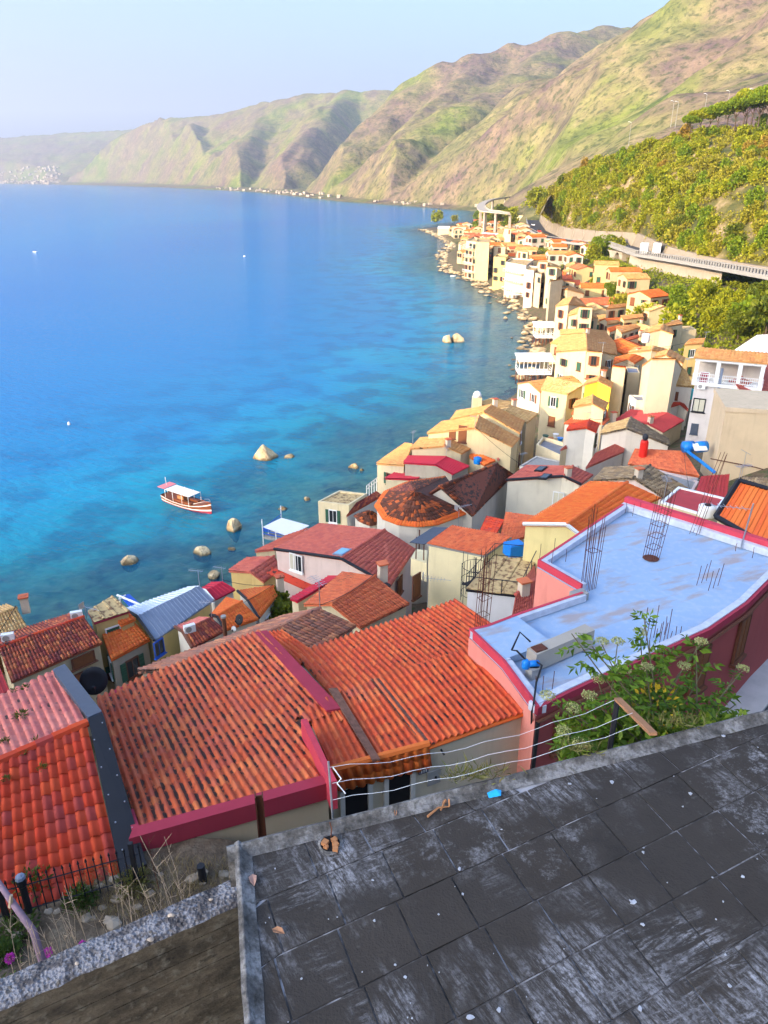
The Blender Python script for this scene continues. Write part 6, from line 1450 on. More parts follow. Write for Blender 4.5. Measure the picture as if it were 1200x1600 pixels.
def tank(p, r, h, mat, label, lid=True, square=False):
    t = thing('water_tank', p, label, 'water tank')
    if square:
        b = MB(); b.box(p+Vector((0,0,h/2)), (r*2,r*1.6,h), .4); b.build('tank_body', mat, t); b = MB(); b.box(p+Vector((0,0,h+.03)), (r*1.7,r*1.3,.05), .4); b.build('lid', mat, t)
    else:
        b = MB(); b.lathe(p, [(r*.92,0),(r,.08*h),(r*.96,.3*h),(r,.5*h),(r*.96,.7*h),(r,.9*h),(r*.6,h)], 16); b.build('tank_body', mat, t, smooth=True); b = MB(); b.lathe(p+Vector((0,0,h)), [(r*.38,0),(r*.38,.06)], 12); b.build('lid', M['black'] if mat.name == 'white_paint' else mat, t)
dish(P(150,1082,25.2), .42, (.30,-.85,.35), M['metal_dark'], 'dark grey satellite dish at the far corner of the mossy roof', .45)
def print_mark():
    pass
dish(P(375,985,10.5), .36, (-.5,-.7,.4), M['metal_dark'], 'small dark satellite dish on the orange gable row', .9)
dish(P(366,990,10.6), .2, (-.3,-.9,.2), M['white_paint'], 'small white dish beside the clay chimney', .4)
ac(P(297,989,10.6), .55, 'air conditioner on the faded tiles of the white gable house'); ac(P(14,1003,11.3), .3, 'air conditioner at the left end of the brown ridge'); ac(P(121,968,11.4), .35, 'air conditioner at the right end of the brown ridge')
t = thing('chimney', P(352,993,10.5), 'tall round clay chimney among the orange gables', 'chimney'); p = t.location.copy(); b = MB(); b.lathe(p-Vector((0,0,.5)), [(.16,0),(.15,2.0)], 10); b.build('flue', M['brown_wood'], t); b = MB(); b.lathe(p+Vector((0,0,1.5)), [(.2,0),(.2,.12),(.16,.14)], 10); b.build('chimney_pot', M['concrete'], t)
t = thing('chimney', P(1004,713,14.4), 'scarlet cylindrical chimney with a black ball cowl', 'chimney'); p = t.location.copy(); b = MB(); b.lathe(p-Vector((0,0,.4)), [(.42,0),(.40,1.0),(.40,1.9),(.34,2.1)], 14); b.build('flue', M['tank_red'], t); b = MB(); b.lathe(p+Vector((0,0,1.7)), [(.12,0),(.26,.15),(.30,.36),(.2,.6),(.05,.68)], 12); b.build('cowl', M['cowl'], t, smooth=True)
tank(P(803,866,16.0), .62, .85, M['blue_plastic'], 'blue box tank beside the railed terrace', square=True)
tank(P(1103,806,20.0), .55, .75, M['white_paint'], 'white round tank with black lid on the pink tiled terrace')
tank(P(1046,620,11.8), .75, 1.3, M['blue_plastic'], 'bright blue water tank behind the little red gable'); tank(P(1072,622,11.8), .95, 1.4, M['cyan_plastic'], 'turquoise water tank next to the white block')
tank(P(1008,535,13.5), .7, 1.6, M['white_paint'], 'white round tank left of the wide cream gable'); tank(P(746,724,8.3), .5, .8, M['blue_plastic'], 'blue drum between the crimson gable and the church nave')
t = thing('water_tank', P(1086,707,15.5), 'pair of bright blue tanks under a white lid by the blank wall', 'water tank'); p = t.location.copy()
for dx in (-.75, .55): b = MB(); b.tube([p+Vector((dx-.5,0,.55)), p+Vector((dx+.5,.1,.6))], .55, 14); b.build('tank_body', M['blue_plastic'], t, smooth=True)
b = MB(); b.box(p+Vector((.15,-.5,.75)), (1.3,.9,.08), .1, Matrix.Rotation(R(35),3,'X')); b.build('lid', M['white_paint'], t); b = MB(); b.tube([p+Vector((-1,-.3,.3)), p+Vector((.2,-1.2,-.5)), p+Vector((1.2,-2.4,-1.2))], .16, 8); b.build('pipe', M['blue_plastic'], t)
aerial(P(668,945,17.5), 1.9, 'white aerial with a long boom by the cream house', rz=-.2); aerial(P(716,826,12.5), 2.2, 'tangle of aerials over the edge of the apse', rz=.5, n=9); aerial(P(135,962,11.5), .8, 'short aerial beside the pebbled roof', rz=-.4)
t = thing('chimney', P(745,629,11.0), 'white domed chimney stack on the last sunlit roof', 'chimney'); p = t.location.copy(); b = MB(); b.box(p, (1.3,1.2,1.6)); b.build('stack', plaster(W2), t); b = MB(); b.lathe(p+Vector((0,0,.8)), [(.55,0),(.6,.35),(.4,.75),(.05,.9)], 12); b.build('dome', M['white_paint'], t, smooth=True)
rnd = random.Random(3)
for i, (x, y, col, lab) in enumerate(((852,686,'shutter_green','green basin on the table terrace'),(860,690,'wood','orange pot on the table terrace'),(868,684,'white_paint','white bucket on the table terrace'),(875,690,'blue_plastic','blue crate on the table terrace'),(845,695,'black','dark planter on the table terrace'))):
    t = thing('plant_pot', P(x, y, 7.6), lab, 'pot'); p = t.location.copy(); b = MB(); b.lathe(p, [(.25,0),(.4,.5),(.44,.55)], 10); b.build('bowl', M[col], t); b = MB(); b.lathe(p+Vector((0,0,.5)), [(.36,0),(.36,.03)], 10); b.build('soil', M['brown_wood'], t)
# ------------------------------------------------------------------ the terrace roof in front, the old wall, the bank
ZT = 36.5
def mortar_mat():
    m, t = newmat('mortar_pale'); n = t.noise(3.5, 4, rough=.7); t.out(t.ramp(n, [(.40,(.035,.031,.028)),(.52,(.10,.09,.085)),(.62,(.40,.38,.38))]), .95, t.bump(t.noise(60,2), .5, .004)); return m
def terrace():
    m, t = newmat('dark_slab'); g = t.pos(); oi = t.new('ShaderNodeObjectInfo')
    n1 = t.noise(1.6, 4, rough=.6); n2 = t.noise(9, 4, rough=.7); n3 = t.noise(70, 2); blot = t.noise(1.15, 4, rough=.6, dist=.6); blot2 = t.noise(.9, 4, rough=.6, dist=.8, stretch=(1,1,1,R(70)))
    h1 = t.noise(3.2, 6, stretch=(1.3,9,1,R(-58)), rough=.82, dist=.25); h2 = t.noise(3.0, 6, stretch=(1.3,8,1,R(24)), rough=.82, dist=.4); h3 = t.noise(5.5, 6, rough=.85)
    c = t.mix(n1, (.024,.018,.013), (.050,.039,.030)); c = t.mix(t.math('MULTIPLY', n2, .5), c, (.078,.066,.055)); c = t.mix(t.math('MULTIPLY', oi.outputs['Random'], .45), c, (.040,.035,.031))
    pa = t.math('MULTIPLY', t.ramp(h1, [(.44,0.),(.60,1.)]), t.ramp(blot, [(.495,0.),(.63,1.)])); pb = t.math('MULTIPLY', t.ramp(h2, [(.49,0.),(.62,1.)]), t.ramp(blot2, [(.56,0.),(.69,1.)])); pc = t.math('MULTIPLY', t.ramp(h3, [(.50,0.),(.64,.8)]), t.ramp(t.noise(.7, 3), [(.56,0.),(.70,1.)]))
    sc = t.math('MULTIPLY', t.math('MAXIMUM', t.math('MAXIMUM', pa, pb), pc), t.ramp(t.noise(55, 3), [(.34,.15),(.58,1.)]))
    c = t.mix(t.math('MULTIPLY', sc, .85), c, (.45,.43,.43)); c = t.mix(t.ramp(t.noise(2.1, 5, rough=.7), [(.58,0.),(.72,.55)]), c, (.022,.019,.016)); t.out(c, .88, t.bump(t.math('ADD', n3, t.math('MULTIPLY', n2, 1.8)), .6, .007), spec=.2)
    A = P(384,1334,ZT); B = P(1210,1122,ZT); C0 = P(404,1612,ZT)
    ex = (B-A).normalized(); ey = Vector((ex.y, -ex.x, 0))          # ex along the far edge, ey toward the viewer
    t_ = thing('roof_terrace', A+Vector((1,-1,-3)), 'dark slabbed flat roof with scuffed paint and mossy kerb in front', 'terrace')
    lf = (C0-A); sk = lf.dot(ex)/max(1e-6, lf.dot(ey))              # left edge skew
    W, D = 7.5, 4.2
    def at(u, v): return A + ex*(u + sk*v) + ey*v
    core = MB(); core.prism([at(-.05,-.05)-Vector((0,0,.05)), at(W,-.05)-Vector((0,0,.05)), at(W,D)-Vector((0,0,.05)), at(-.05,D)-Vector((0,0,.05))], ZT-.32); core.build('roof_deck', M['concrete'], t_)
    wl = MB(); wl.prism([at(-.02,.1)-Vector((0,0,.321)), at(W-.2,.1)-Vector((0,0,.321)), at(W-.2,D)-Vector((0,0,.321)), at(-.02,D)-Vector((0,0,.321))], 29); wl.build('wall', plaster((.36,.31,.26)), t_)
    mort = MB(); mort.slab([at(-.05,-.02)-Vector((0,0,.007)), at(W,-.02)-Vector((0,0,.007)), at(W,D)-Vector((0,0,.007)), at(-.05,D)-Vector((0,0,.007))], .03); mort.build('mortar_bed', mortar_mat(), t_)
    rnd = random.Random(21); a = R(-9)
    ca, sa = math.cos(a), math.sin(a); S = .335; g = .0055
    for i in range(-4, 26):
        for j in range(-6, 20):
            off = ((j*.37) % 1)*S*(.35 if j % 2 else .0) + .006*math.sin(j*9.1); q = []
            for dx, dy in ((g,g),(S-g,g),(S-g,S-g),(g,S-g)):
                u0, v0 = i*S+dx+off, j*S+dy; u, v = u0*ca-v0*sa, u0*sa+v0*ca; q.append((u, v))
            cu, cv = sum(x for x, y in q)/4, sum(y for x, y in q)/4
            if cu < -.15 or cv < -.12 or cu > W or cv > D: continue
            q = [(max(u, .0), max(v, .0)) for u, v in q]
            if max(u for u, v in q) < .02 or max(v for u, v in q) < .02: continue
            px_, py_, _ = to_px(at(cu, cv))
            if px_ > 2600 or py_ > 2600: continue
            dz = rnd.uniform(-.0015,.002); tl = (rnd.uniform(-.0014,.0014), rnd.uniform(-.0014,.0014))
            b = MB(); pts = [at(u, v)+Vector((0,0,dz+tl[0]*(k in (0,3))+tl[1]*(k < 2))) for k, (u, v) in enumerate(q)]; b.slab(pts, .012 if True else 0); b.build('paving_slab', m, t_)
    # kerbs: rough, a little crooked
    mk, tk = newmat('mossy_kerb'); n = tk.noise(7, 5, rough=.7); n2 = tk.noise(40, 3); ck = tk.ramp(n, [(.3,(.045,.038,.03)),(.48,(.14,.125,.11)),(.6,(.28,.26,.24)),(.72,(.09,.08,.05))]); ck = tk.mix(tk.ramp(n2, [(.5,0.),(.7,.6)]), ck, (.04,.04,.035)); tk.out(ck, .95, tk.bump(tk.math('ADD', n, n2), .9, .012))
    def kerb(name, p0, p1, side, wd, h, n=60):
        rows = []; d = (p1-p0)
        for i in range(n+1):
            c = p0 + d*(i/n); w = .008*fbm(np.array([i*.35]), np.array([1.7]), 3, 2)[0]; z = .006*fbm(np.array([i*.6]), np.array([4.2]), 3, 5)[0]
            rows.append([c+side*(wd+w)+Vector((0,0,-.30)), c+side*(wd+w)+Vector((0,0,h-.012+z)), c+side*(wd-.02+w)+Vector((0,0,h+z)), c+side*(.035+w)+Vector((0,0,h+z)), c+side*(.01)+Vector((0,0,h*.45)), c-side*(.035+w)+Vector((0,0,.004))])
        k = len(rows[0]); X = np.array(rows); np_mesh(name, X.reshape(-1,3), np.array([[i*k+j, i*k+j+1, (i+1)*k+j+1, (i+1)*k+j] for i in range(n) for j in range(k-1)]), mk, t_, smooth=False)
    kerb('front_kerb', at(-.10,0), at(W,0), -ey, .060, .045); kerb('side_kerb', at(0,-.06), at(0,D), -ex, .062, .05)
    # bits lying about
    def leaf(x, y, s, label, col):
        p = P(x, y, ZT+.01); b = MB(); r = rnd.uniform(0, 6); u = Vector((math.cos(r), math.sin(r), 0)); w = Vector((-u.y, u.x, 0)); vs = [p, p+u*s*.3+w*s*.26+Vector((0,0,.012)), p+u*s*.7+w*s*.2+Vector((0,0,.02)), p+u*s+Vector((0,0,.006)), p+u*s*.7-w*s*.2+Vector((0,0,.016)), p+u*s*.3-w*s*.26+Vector((0,0,.014)), p+u*s*.5+Vector((0,0,.002))]
        b.add(vs, [(0,1,6),(1,2,6),(2,3,6),(3,4,6),(4,5,6),(5,0,6)]); o = b.build('dry_leaf', col, origin=p); o.modifiers.new('thick', 'SOLIDIFY').thickness = .002; tag(o, label, 'leaf')
    lm = flat('dead_leaf', (.34,.17,.09), .8, var=.35, scale=40)
    leaf(394,1366,.085,'curled pinkish brown leaf by the left kerb',flat('dead_leaf_pale', (.46,.26,.19), .8, var=.3, scale=40)); leaf(425,1452,.075,'flat brown leaf lower down on the dark slabs',lm); leaf(618,1275,.04,'small brown leaf near the front kerb',lm); leaf(700,1252,.05,'crumpled leaf next to the dry twig',lm)
    p = P(764,1247,ZT+.004); b = MB(); b.add([p, p+Vector((.075,.008,.012)), p+Vector((.08,.045,.02)), p+Vector((.045,.04,.034)), p+Vector((.02,.05,.01)), p+Vector((-.01,.025,.018))], [(0,1,3),(1,2,3),(0,3,5),(3,4,5)]); o = b.build('plastic_wrapper', flat('cyan_wrapper', (.02,.36,.75), .3, var=.2, scale=50), origin=p); o.modifiers.new('thick', 'SOLIDIFY').thickness = .003; tag(o, 'crumpled bright blue wrapper on the dark roof near the kerb', 'wrapper')
    b = MB(); p = P(668,1276,ZT+.015); q = P(702,1260,ZT+.02); b.tube([p, p.lerp(q,.5)+Vector((0,.02,.01)), q], .008, 5, .004); b.tube([p.lerp(q,.6), p.lerp(q,.7)+Vector((.02,.05,.03))], .005, 4); b.tube([q, q+Vector((.0,.03,.03))], .006, 4); o = b.build('dry_twig', M['wood'], origin=p); tag(o, 'dry forked twig lying along the front kerb', 'twig')
    # drain hole with weeds
    p = P(516,1320,ZT); t2 = thing('drain_hole', p, 'rough round drain hole with rubble in the corner of the dark roof', 'drain'); b = MB(); n = 14; r1, r2 = .058, .075
    ring = [(p+Vector((math.cos(k*2*math.pi/n)*r2*(1+.15*rnd.uniform(-1,1)), math.sin(k*2*math.pi/n)*r2*(1+.15*rnd.uniform(-1,1)), .006))) for k in range(n)]; inn = [(p+Vector((math.cos(k*2*math.pi/n)*r1, math.sin(k*2*math.pi/n)*r1, .012))) for k in range(n)]
    b.add(ring+inn, [(k, (k+1) % n, n+(k+1) % n, n+k) for k in range(n)]); b.build('rim', mk, t2); b = MB(); b.lathe(p+Vector((0,0,.004)), [(.058,0),(.058,.003)], 14); b.build('hole', M['dark_inside'], t2)
    b = MB()
    for k in range(9): b.box(p+Vector((rnd.uniform(-.045,.04), rnd.uniform(-.05,.03), .012)), (rnd.uniform(.015,.035),)*3, rnd.uniform(0,3))
    b.build('rubble', M['wood'], t2, kind='stuff')
    b = MB(); b.tube([p+Vector((.0,.05,0)), p+Vector((.006,.06,.06)), p+Vector((-.004,.062,.11))], .0035, 4); b.build('weed_stem', M['brown_wood'], t2)
    # flakes and droppings
    b = MB()
    for _ in range(45):
        px_, py_ = rnd.uniform(400,1200), rnd.uniform(1150,1600)
        if py_ < 1322-(px_-385)*.256+22: continue
        p = P(px_, py_, ZT+.004); s = rnd.choice([.0025,.003,.004,.005,.007]); k = rnd.uniform(0,3)
        w_ = [Vector((math.cos(q)*s*rnd.uniform(.4,1.5), math.sin(q)*s*rnd.uniform(.4,1.5), .002)) for q in (0,1.1,2.2,3.2,4.2,5.3)]; b.prism([p+v for v in w_], p.z-.001)
    for x, y, s in ((718,1358,.011),(988,1410,.018),(1004,1444,.010),(735,1590,.016),(1000,1576,.012),(780,1578,.011),(1140,1540,.010),(1005,1332,.009),(890,1225,.010),(956,1222,.014),(1160,1370,.009),(1078,1240,.012),(1150,1133,.016),(1130,1150,.012)):
        p = P(x, y, ZT+.004); w_ = [Vector((math.cos(q)*s*rnd.uniform(.5,1.35), math.sin(q)*s*rnd.uniform(.5,1.35), .003)) for q in (0,.8,1.6,2.4,3.2,4.,4.8,5.6)]; b.prism([p+v for v in w_], p.z-.001)
    b.build('paint_flakes', flat('flake', (.42,.42,.44), .9, var=.35, scale=60), kind='stuff')
    # weeds rooted in the kerb
    for x, y, s, lab in ((905,1172,.10,'dry grass tuft at the front kerb below the wooden plank'),(748,1210,.12,'mossy grass tuft on the front kerb right of the meter box'),(720,1215,.07,'small mossy tuft on the front kerb'),(1060,1132,.12,'brownish weed on the kerb below the shrub')):
        p = P(x, y, ZT+.05); N = 90; D_ = RNG.normal(size=(N,3)); D_[:,2] = np.abs(D_[:,2])+.3; D_ /= np.linalg.norm(D_, axis=1, keepdims=True); C_ = np.array(p)+RNG.normal(size=(N,3))*np.array([s*.8,s*.25,.004]); V, F = leaves_np(C_, D_, s*.8, .12); tag(np_mesh('weed', V, F, leafmat('leaf_dry', (.16,.12,.04), (.20,.20,.06)), origin=tuple(p)), lab, 'weed')
    return at
AT = terrace()
def old_wall():
    z = 35.3; m, t = newmat('lichen_stone'); n = t.noise(9, 5, rough=.75); v = t.new('ShaderNodeTexVoronoi'); v.inputs['Scale'].default_value = 38; t.l.new(t.pos(), v.inputs['Vector'])
    c = t.ramp(n, [(.3,(.035,.03,.03)),(.47,(.13,.115,.11)),(.56,(.30,.29,.30)),(.62,(.11,.095,.08)),(.75,(.24,.20,.16))]); c = t.mix(t.ramp(v.outputs['Distance'], [(.10,.35),(.24,0.)]), c, (.36,.36,.36)); t.out(c, .95, t.bump(t.math('ADD', n, v.outputs['Distance']), 1., .02))
    mf, tf = newmat('board_marked_concrete'); n = tf.noise(2.2, 6, stretch=(.7,1,1.9), rough=.75); n2 = tf.noise(14, 4); c = tf.ramp(n, [(.3,(.030,.024,.017)),(.46,(.085,.066,.043)),(.58,(.15,.118,.078)),(.66,(.055,.045,.03)),(.78,(.19,.16,.115))]); c = tf.mix(tf.ramp(n2, [(.55,0.),(.75,.6)]), c, (.26,.23,.17)); tf.out(c, .95, tf.bump(tf.math('ADD', n, n2), .8, .025))
    a0, b0 = P(-120,1628,z), P(430,1385,z); a1, b1 = P(-120,1580,z), P(430,1345,z)
    t_ = thing('old_wall', (a0+b0)/2-Vector((0,0,2)), 'thick old concrete wall with a lichen covered top, lower left', 'wall')
    b = MB(); n = 50; rows = []
    for i in range(n+1):
        f = i/n; p, q = a0.lerp(b0, f), a1.lerp(b1, f); w = .02*fbm(np.array([i*.4]), np.array([0.]), 4, 6)[0]; w2 = .02*fbm(np.array([i*.5]), np.array([9.]), 4, 7)[0]
        dirn = (p-q).normalized(); rows.append([p+dirn*(.0+w)+Vector((0,0,-.03)), p+dirn*(w-.03)+Vector((0,0,.0)), (p+q)/2+Vector((0,0,.02+w2)), q+Vector((0,0,w2*.6)), q-dirn*.02+Vector((0,0,-.5)), q-dirn*.02+Vector((0,0,-8))])
    X = np.array(rows); k = X.shape[1]; np_mesh('wall_top', X.reshape(-1,3), np.array([[i*k+j, i*k+j+1, (i+1)*k+j+1, (i+1)*k+j] for i in range(n) for j in range(k-1)]), m, t_, smooth=False)
    # board-marked courses of the face, each a little proud or shy
    nb = 9; rnd = random.Random(5); dirn = (a0-a1).normalized()
    for j in range(nb):
        h0, h1 = -.028-.155*j, -.028-.155*(j+1)+.008; o = rnd.uniform(-.012,.012)-.012; b = MB()
        b.hexa([a0+dirn*o+Vector((0,0,h1)), b0+dirn*o+Vector((0,0,h1)), b0-dirn*.1+Vector((0,0,h1)), a0-dirn*.1+Vector((0,0,h1))], [a0+dirn*o+Vector((0,0,h0)), b0+dirn*o+Vector((0,0,h0)), b0-dirn*.1+Vector((0,0,h0)), a0-dirn*.1+Vector((0,0,h0))]); b.build('board_course', mf, t_)
    b = MB(); b.hexa([a0-dirn*.03+Vector((0,0,-6)), b0-dirn*.03+Vector((0,0,-6)), b0-dirn*.15+Vector((0,0,-6)), a0-dirn*.15+Vector((0,0,-6))], [a0-dirn*.03+Vector((0,0,-.03)), b0-dirn*.03+Vector((0,0,-.03)), b0-dirn*.15+Vector((0,0,-.03)), a0-dirn*.15+Vector((0,0,-.03))]); b.build('core', mf, t_)
    for x, y, s in ((268,1430,.03),(235,1468,.026),(120,1505,.018),(330,1405,.02)):
        p = P(x, y, z+.02); me = rock_mesh(s, s*.7, s*.5, int(x), M['lichen_stone'], p, 2); o = link('stone', me, flat('pale_stone', (.42,.33,.25), .9, var=.25, scale=20), None, p); tag(o, 'pale loose stone on the lichen covered wall top', 'stone', 'loose stones on the old wall')
old_wall()
def bank():
    # stony strip of ground, fence, flowers and dry stalks behind the old wall
    m, t = newmat('dry_soil'); n = t.noise(2.2, 5, rough=.7); n2 = t.noise(11, 4); c = t.ramp(n, [(.3,(.07,.05,.03)),(.5,(.17,.12,.075)),(.62,(.26,.20,.13)),(.75,(.09,.07,.045))]); c = t.mix(t.math('MULTIPLY', n2, .45), c, (.05,.035,.02)); t.out(c, .95, t.bump(t.math('ADD', n, n2), 1., .06))
    xs = np.linspace(-15, -.3, 70); ys = np.linspace(8.2, 13.2, 50); X, Y = np.meshgrid(xs, ys)
    Z = 25.72 - .28*np.maximum(X+4.6, 0) + .22*fbm(X*.8, Y*.8, 4, 91) + np.clip(10.2-Y, 0, 3)*.5
    grid_mesh('stony_verge', X, Y, Z, m)
    def ground(x, y, z=25.0):
        for _ in range(20): p = P(x, y, z); z = .5*z+.5*(25.72-.28*max(p.x+4.6, 0)+.22*float(fbm(np.array([p.x*.8]), np.array([p.y*.8]), 4, 91)[0])+max(0, min(3, 10.2-p.y))*.5)
        return P(x, y, z)
    rnd = random.Random(8); st = flat('verge_stone', (.36,.29,.21), .9, var=.4, scale=4)
    vs = []; b = MB()
    for i in range(45):
        x = rnd.uniform(-10, 360); y = rnd.uniform(1370, 1480)-x*.13+20; p = ground(x, y); s = rnd.uniform(.05,.22); me = rock_mesh(s, s*.8, s*.6, i+50, st, p, 1)
        b.add([p+v.co for v in me.vertices], [tuple(f.vertices) for f in me.polygons]); bpy.data.meshes.remove(me)
    b.build('rubble_stones', st, kind='stuff')
    # picket fence
    f0, f1 = P(-40,1452,25.85), P(226,1376,25.75); t_ = thing('iron_fence', (f0+f1)/2, 'black iron picket fence in front of the red tiled roof', 'fence'); n = 22
    for i in range(n+1):
        p = f0.lerp(f1, i/n); b = MB(); b.tube([p, p+Vector((0,0,.98))], .014, 4); b.lathe(p+Vector((0,0,.98)), [(.014,0),(.03,.03),(.003,.13)], 5); b.build('picket', M['iron'], t_)
    for zz in (.14, .82): b = MB(); b.tube([f0+Vector((0,0,zz)), f1+Vector((0,0,zz))], .02, 4); b.build('rail', M['iron'], t_)
    for i in (4, 21): p = f0.lerp(f1, i/n); b = MB(); b.box(p+Vector((0,0,.6)), (.09,.09,1.2)); b.build('post', M['iron'], t_)
    p = P(46,1424,25.85); t_ = thing('bollard_lamp', p, 'black post lamp with a pale cap at the iron fence', 'lamp'); b = MB(); b.lathe(p, [(.07,0),(.07,.75),(.1,.8),(.1,.98)], 8); b.build('post', M['iron'], t_); b = MB(); b.lathe(p+Vector((0,0,.98)), [(.11,0),(.09,.06),(.02,.09)], 8); b.build('cap', M['metal_grey'], t_)
    p = P(320,1390,25.3); b = MB(); b.tube([p, p+Vector((-.02,0,.75))], .09, 10); o = b.build('iron_pipe_post', M['iron'], origin=p); tag(o, 'short dark iron stub post on the stony verge', 'post')
    p = P(412,1328,25.2); t_ = thing('steel_post', p, 'brown steel beam standing against the crimson kerb of the long roof', 'post'); b = MB()
    for s in (-1, 1): b.box(p+Vector((s*.085,0,.75)), (.03,.2,2.0), .2)
    b.build('flange', M['rust'], t_); b = MB(); b.box(p+Vector((0,0,.745)), (.139,.03,1.97), .2); b.build('web', M['brown_wood'], t_)
    # dry stalks, bare stem, valerian heads, green weeds
    def stalk(x, y, d, h, label, group, mat, head=None, lean=0., r=.004, br=3):
        p = PD(x, y, d); t_ = thing('plant', p, label, 'plant', group); top = p+Vector((lean*h, rnd.uniform(-.1,.1)*h, h)); b = MB(); mid = p.lerp(top,.5)+Vector((rnd.uniform(-.05,.05)*h,0,0)); b.tube([p-Vector((0,0,.25)), mid, top], r, 5, r*.5)
        for k in range(br): q = p.lerp(top, rnd.uniform(.45,.9)); b.tube([q, q+Vector((rnd.uniform(-.22,.22)*h, rnd.uniform(-.1,.1)*h, rnd.uniform(.1,.25)*h))], r*.6, 4, r*.3)
        b.build('stem', mat, t_)
        if head:
            N = 260; dd = RNG.normal(size=(N,3)); dd /= np.linalg.norm(dd, axis=1, keepdims=True); C_ = np.array(top)+dd*np.array([.03,.03,.036])*RNG.uniform(.5,1,(N,1)); V, F = leaves_np(C_, dd, .016, .7); np_mesh('flower_head', V, F, leafmat('petal_magenta', (.42,.012,.36), (.66,.05,.52), .3), t_)
            N = 14; dd = RNG.normal(size=(N,3)); dd[:,2] = .5; C_ = np.array(p)+np.array(top-p)*RNG.uniform(.05,.6,(N,1)); V, F = leaves_np(C_, dd, .05, .35); np_mesh('leaf', V, F, leafmat('leaf_weed', (.03,.07,.015), (.10,.16,.03)), t_, kind='stuff')
    dm = flat('dry_stem', (.40,.30,.20), .9, var=.3, scale=30); pm = flat('mauve_stem', (.20,.13,.16), .8, var=.3, scale=20)
    for x, y, lab in ((86,1466,'magenta valerian flower head, the taller of the middle pair'),(140,1456,'magenta valerian flower head nearest the middle of the wall'),(24,1485,'magenta valerian flower head second from the left edge'),(4,1480,'magenta valerian flower head cut by the left edge')): stalk(x+6, y+66, 6.0, .36, lab, None, dm, head=True, lean=-.05)
    p0, p1 = PD(72,1515,5.3), PD(-14,1362,5.9); t_ = thing('plant', p0, 'thick bare mauve stem leaning out over the old wall', 'plant'); b = MB(); b.tube([p0-Vector((0,0,.3)), p0.lerp(p1,.35)+Vector((.06,0,.02)), p0.lerp(p1,.7)+Vector((.02,0,.02)), p1], .032, 8, .02); b.build('stem', pm, t_, smooth=True); b = MB(); q = p0.lerp(p1,.62); b.tube([q, q+Vector((.03,0,.12))], .02, 6, .012); b.build('side_shoot', dm, t_)
    for i in range(46):
        x = rnd.uniform(20, 300); y = 1545-x*.42+rnd.uniform(-10,25); stalk(x, y, rnd.uniform(5.0, 7.0), rnd.uniform(.25,.75), 'thin dry stalk standing behind the old wall', 'dry stalks behind the old wall', dm, lean=rnd.uniform(-.3,.2), r=.0035, br=rnd.randint(1,4))
    stalk(246,1375,14.5,1.2,'dead umbel weed against the cream wall under the crimson kerb', None, M['brown_wood'], r=.008, br=9)
    rng = np.random.default_rng(33)
    for x, y, s, lab, mt in ((25,1460,.5,'green feathery weed by the post lamp','leaf_weed'),(55,1385,.45,'green bush at the foot of the iron fence','leaf_weed'),(210,1385,.4,'yellow green weed at the end of the iron fence','leaf_dry'),(8,1500,.35,'low green leaves at the left edge of the verge','leaf_weed'),(125,1410,.35,'small green tuft behind the fence','leaf_weed')):
        p = ground(x, y); N = 420; dd = rng.normal(size=(N,3)); dd[:,2] = np.abs(dd[:,2]); dd /= np.linalg.norm(dd, axis=1, keepdims=True); V, F = leaves_np(np.array(p)+dd*s*rng.uniform(.2,1,(N,1)), dd+rng.normal(size=(N,3))*.4, .12, .4, rng); tag(np_mesh('shrub', V, F, leafmat(mt, (.03,.07,.015), (.10,.16,.03)), origin=tuple(p)), lab, 'weed')
    N = 2600; C_ = []; D_ = []
    for _ in range(N): p = ground(rng.uniform(120, 365), rng.uniform(1345, 1440)); C_.append(p[:]); D_.append((rng.normal()*.4, rng.normal()*.4, 1))
    V, F = leaves_np(np.array(C_), np.array(D_), .22, .05, rng); np_mesh('dry_grass', V, F, leafmat('leaf_straw', (.22,.14,.06), (.38,.28,.14)), kind='stuff')
bank()
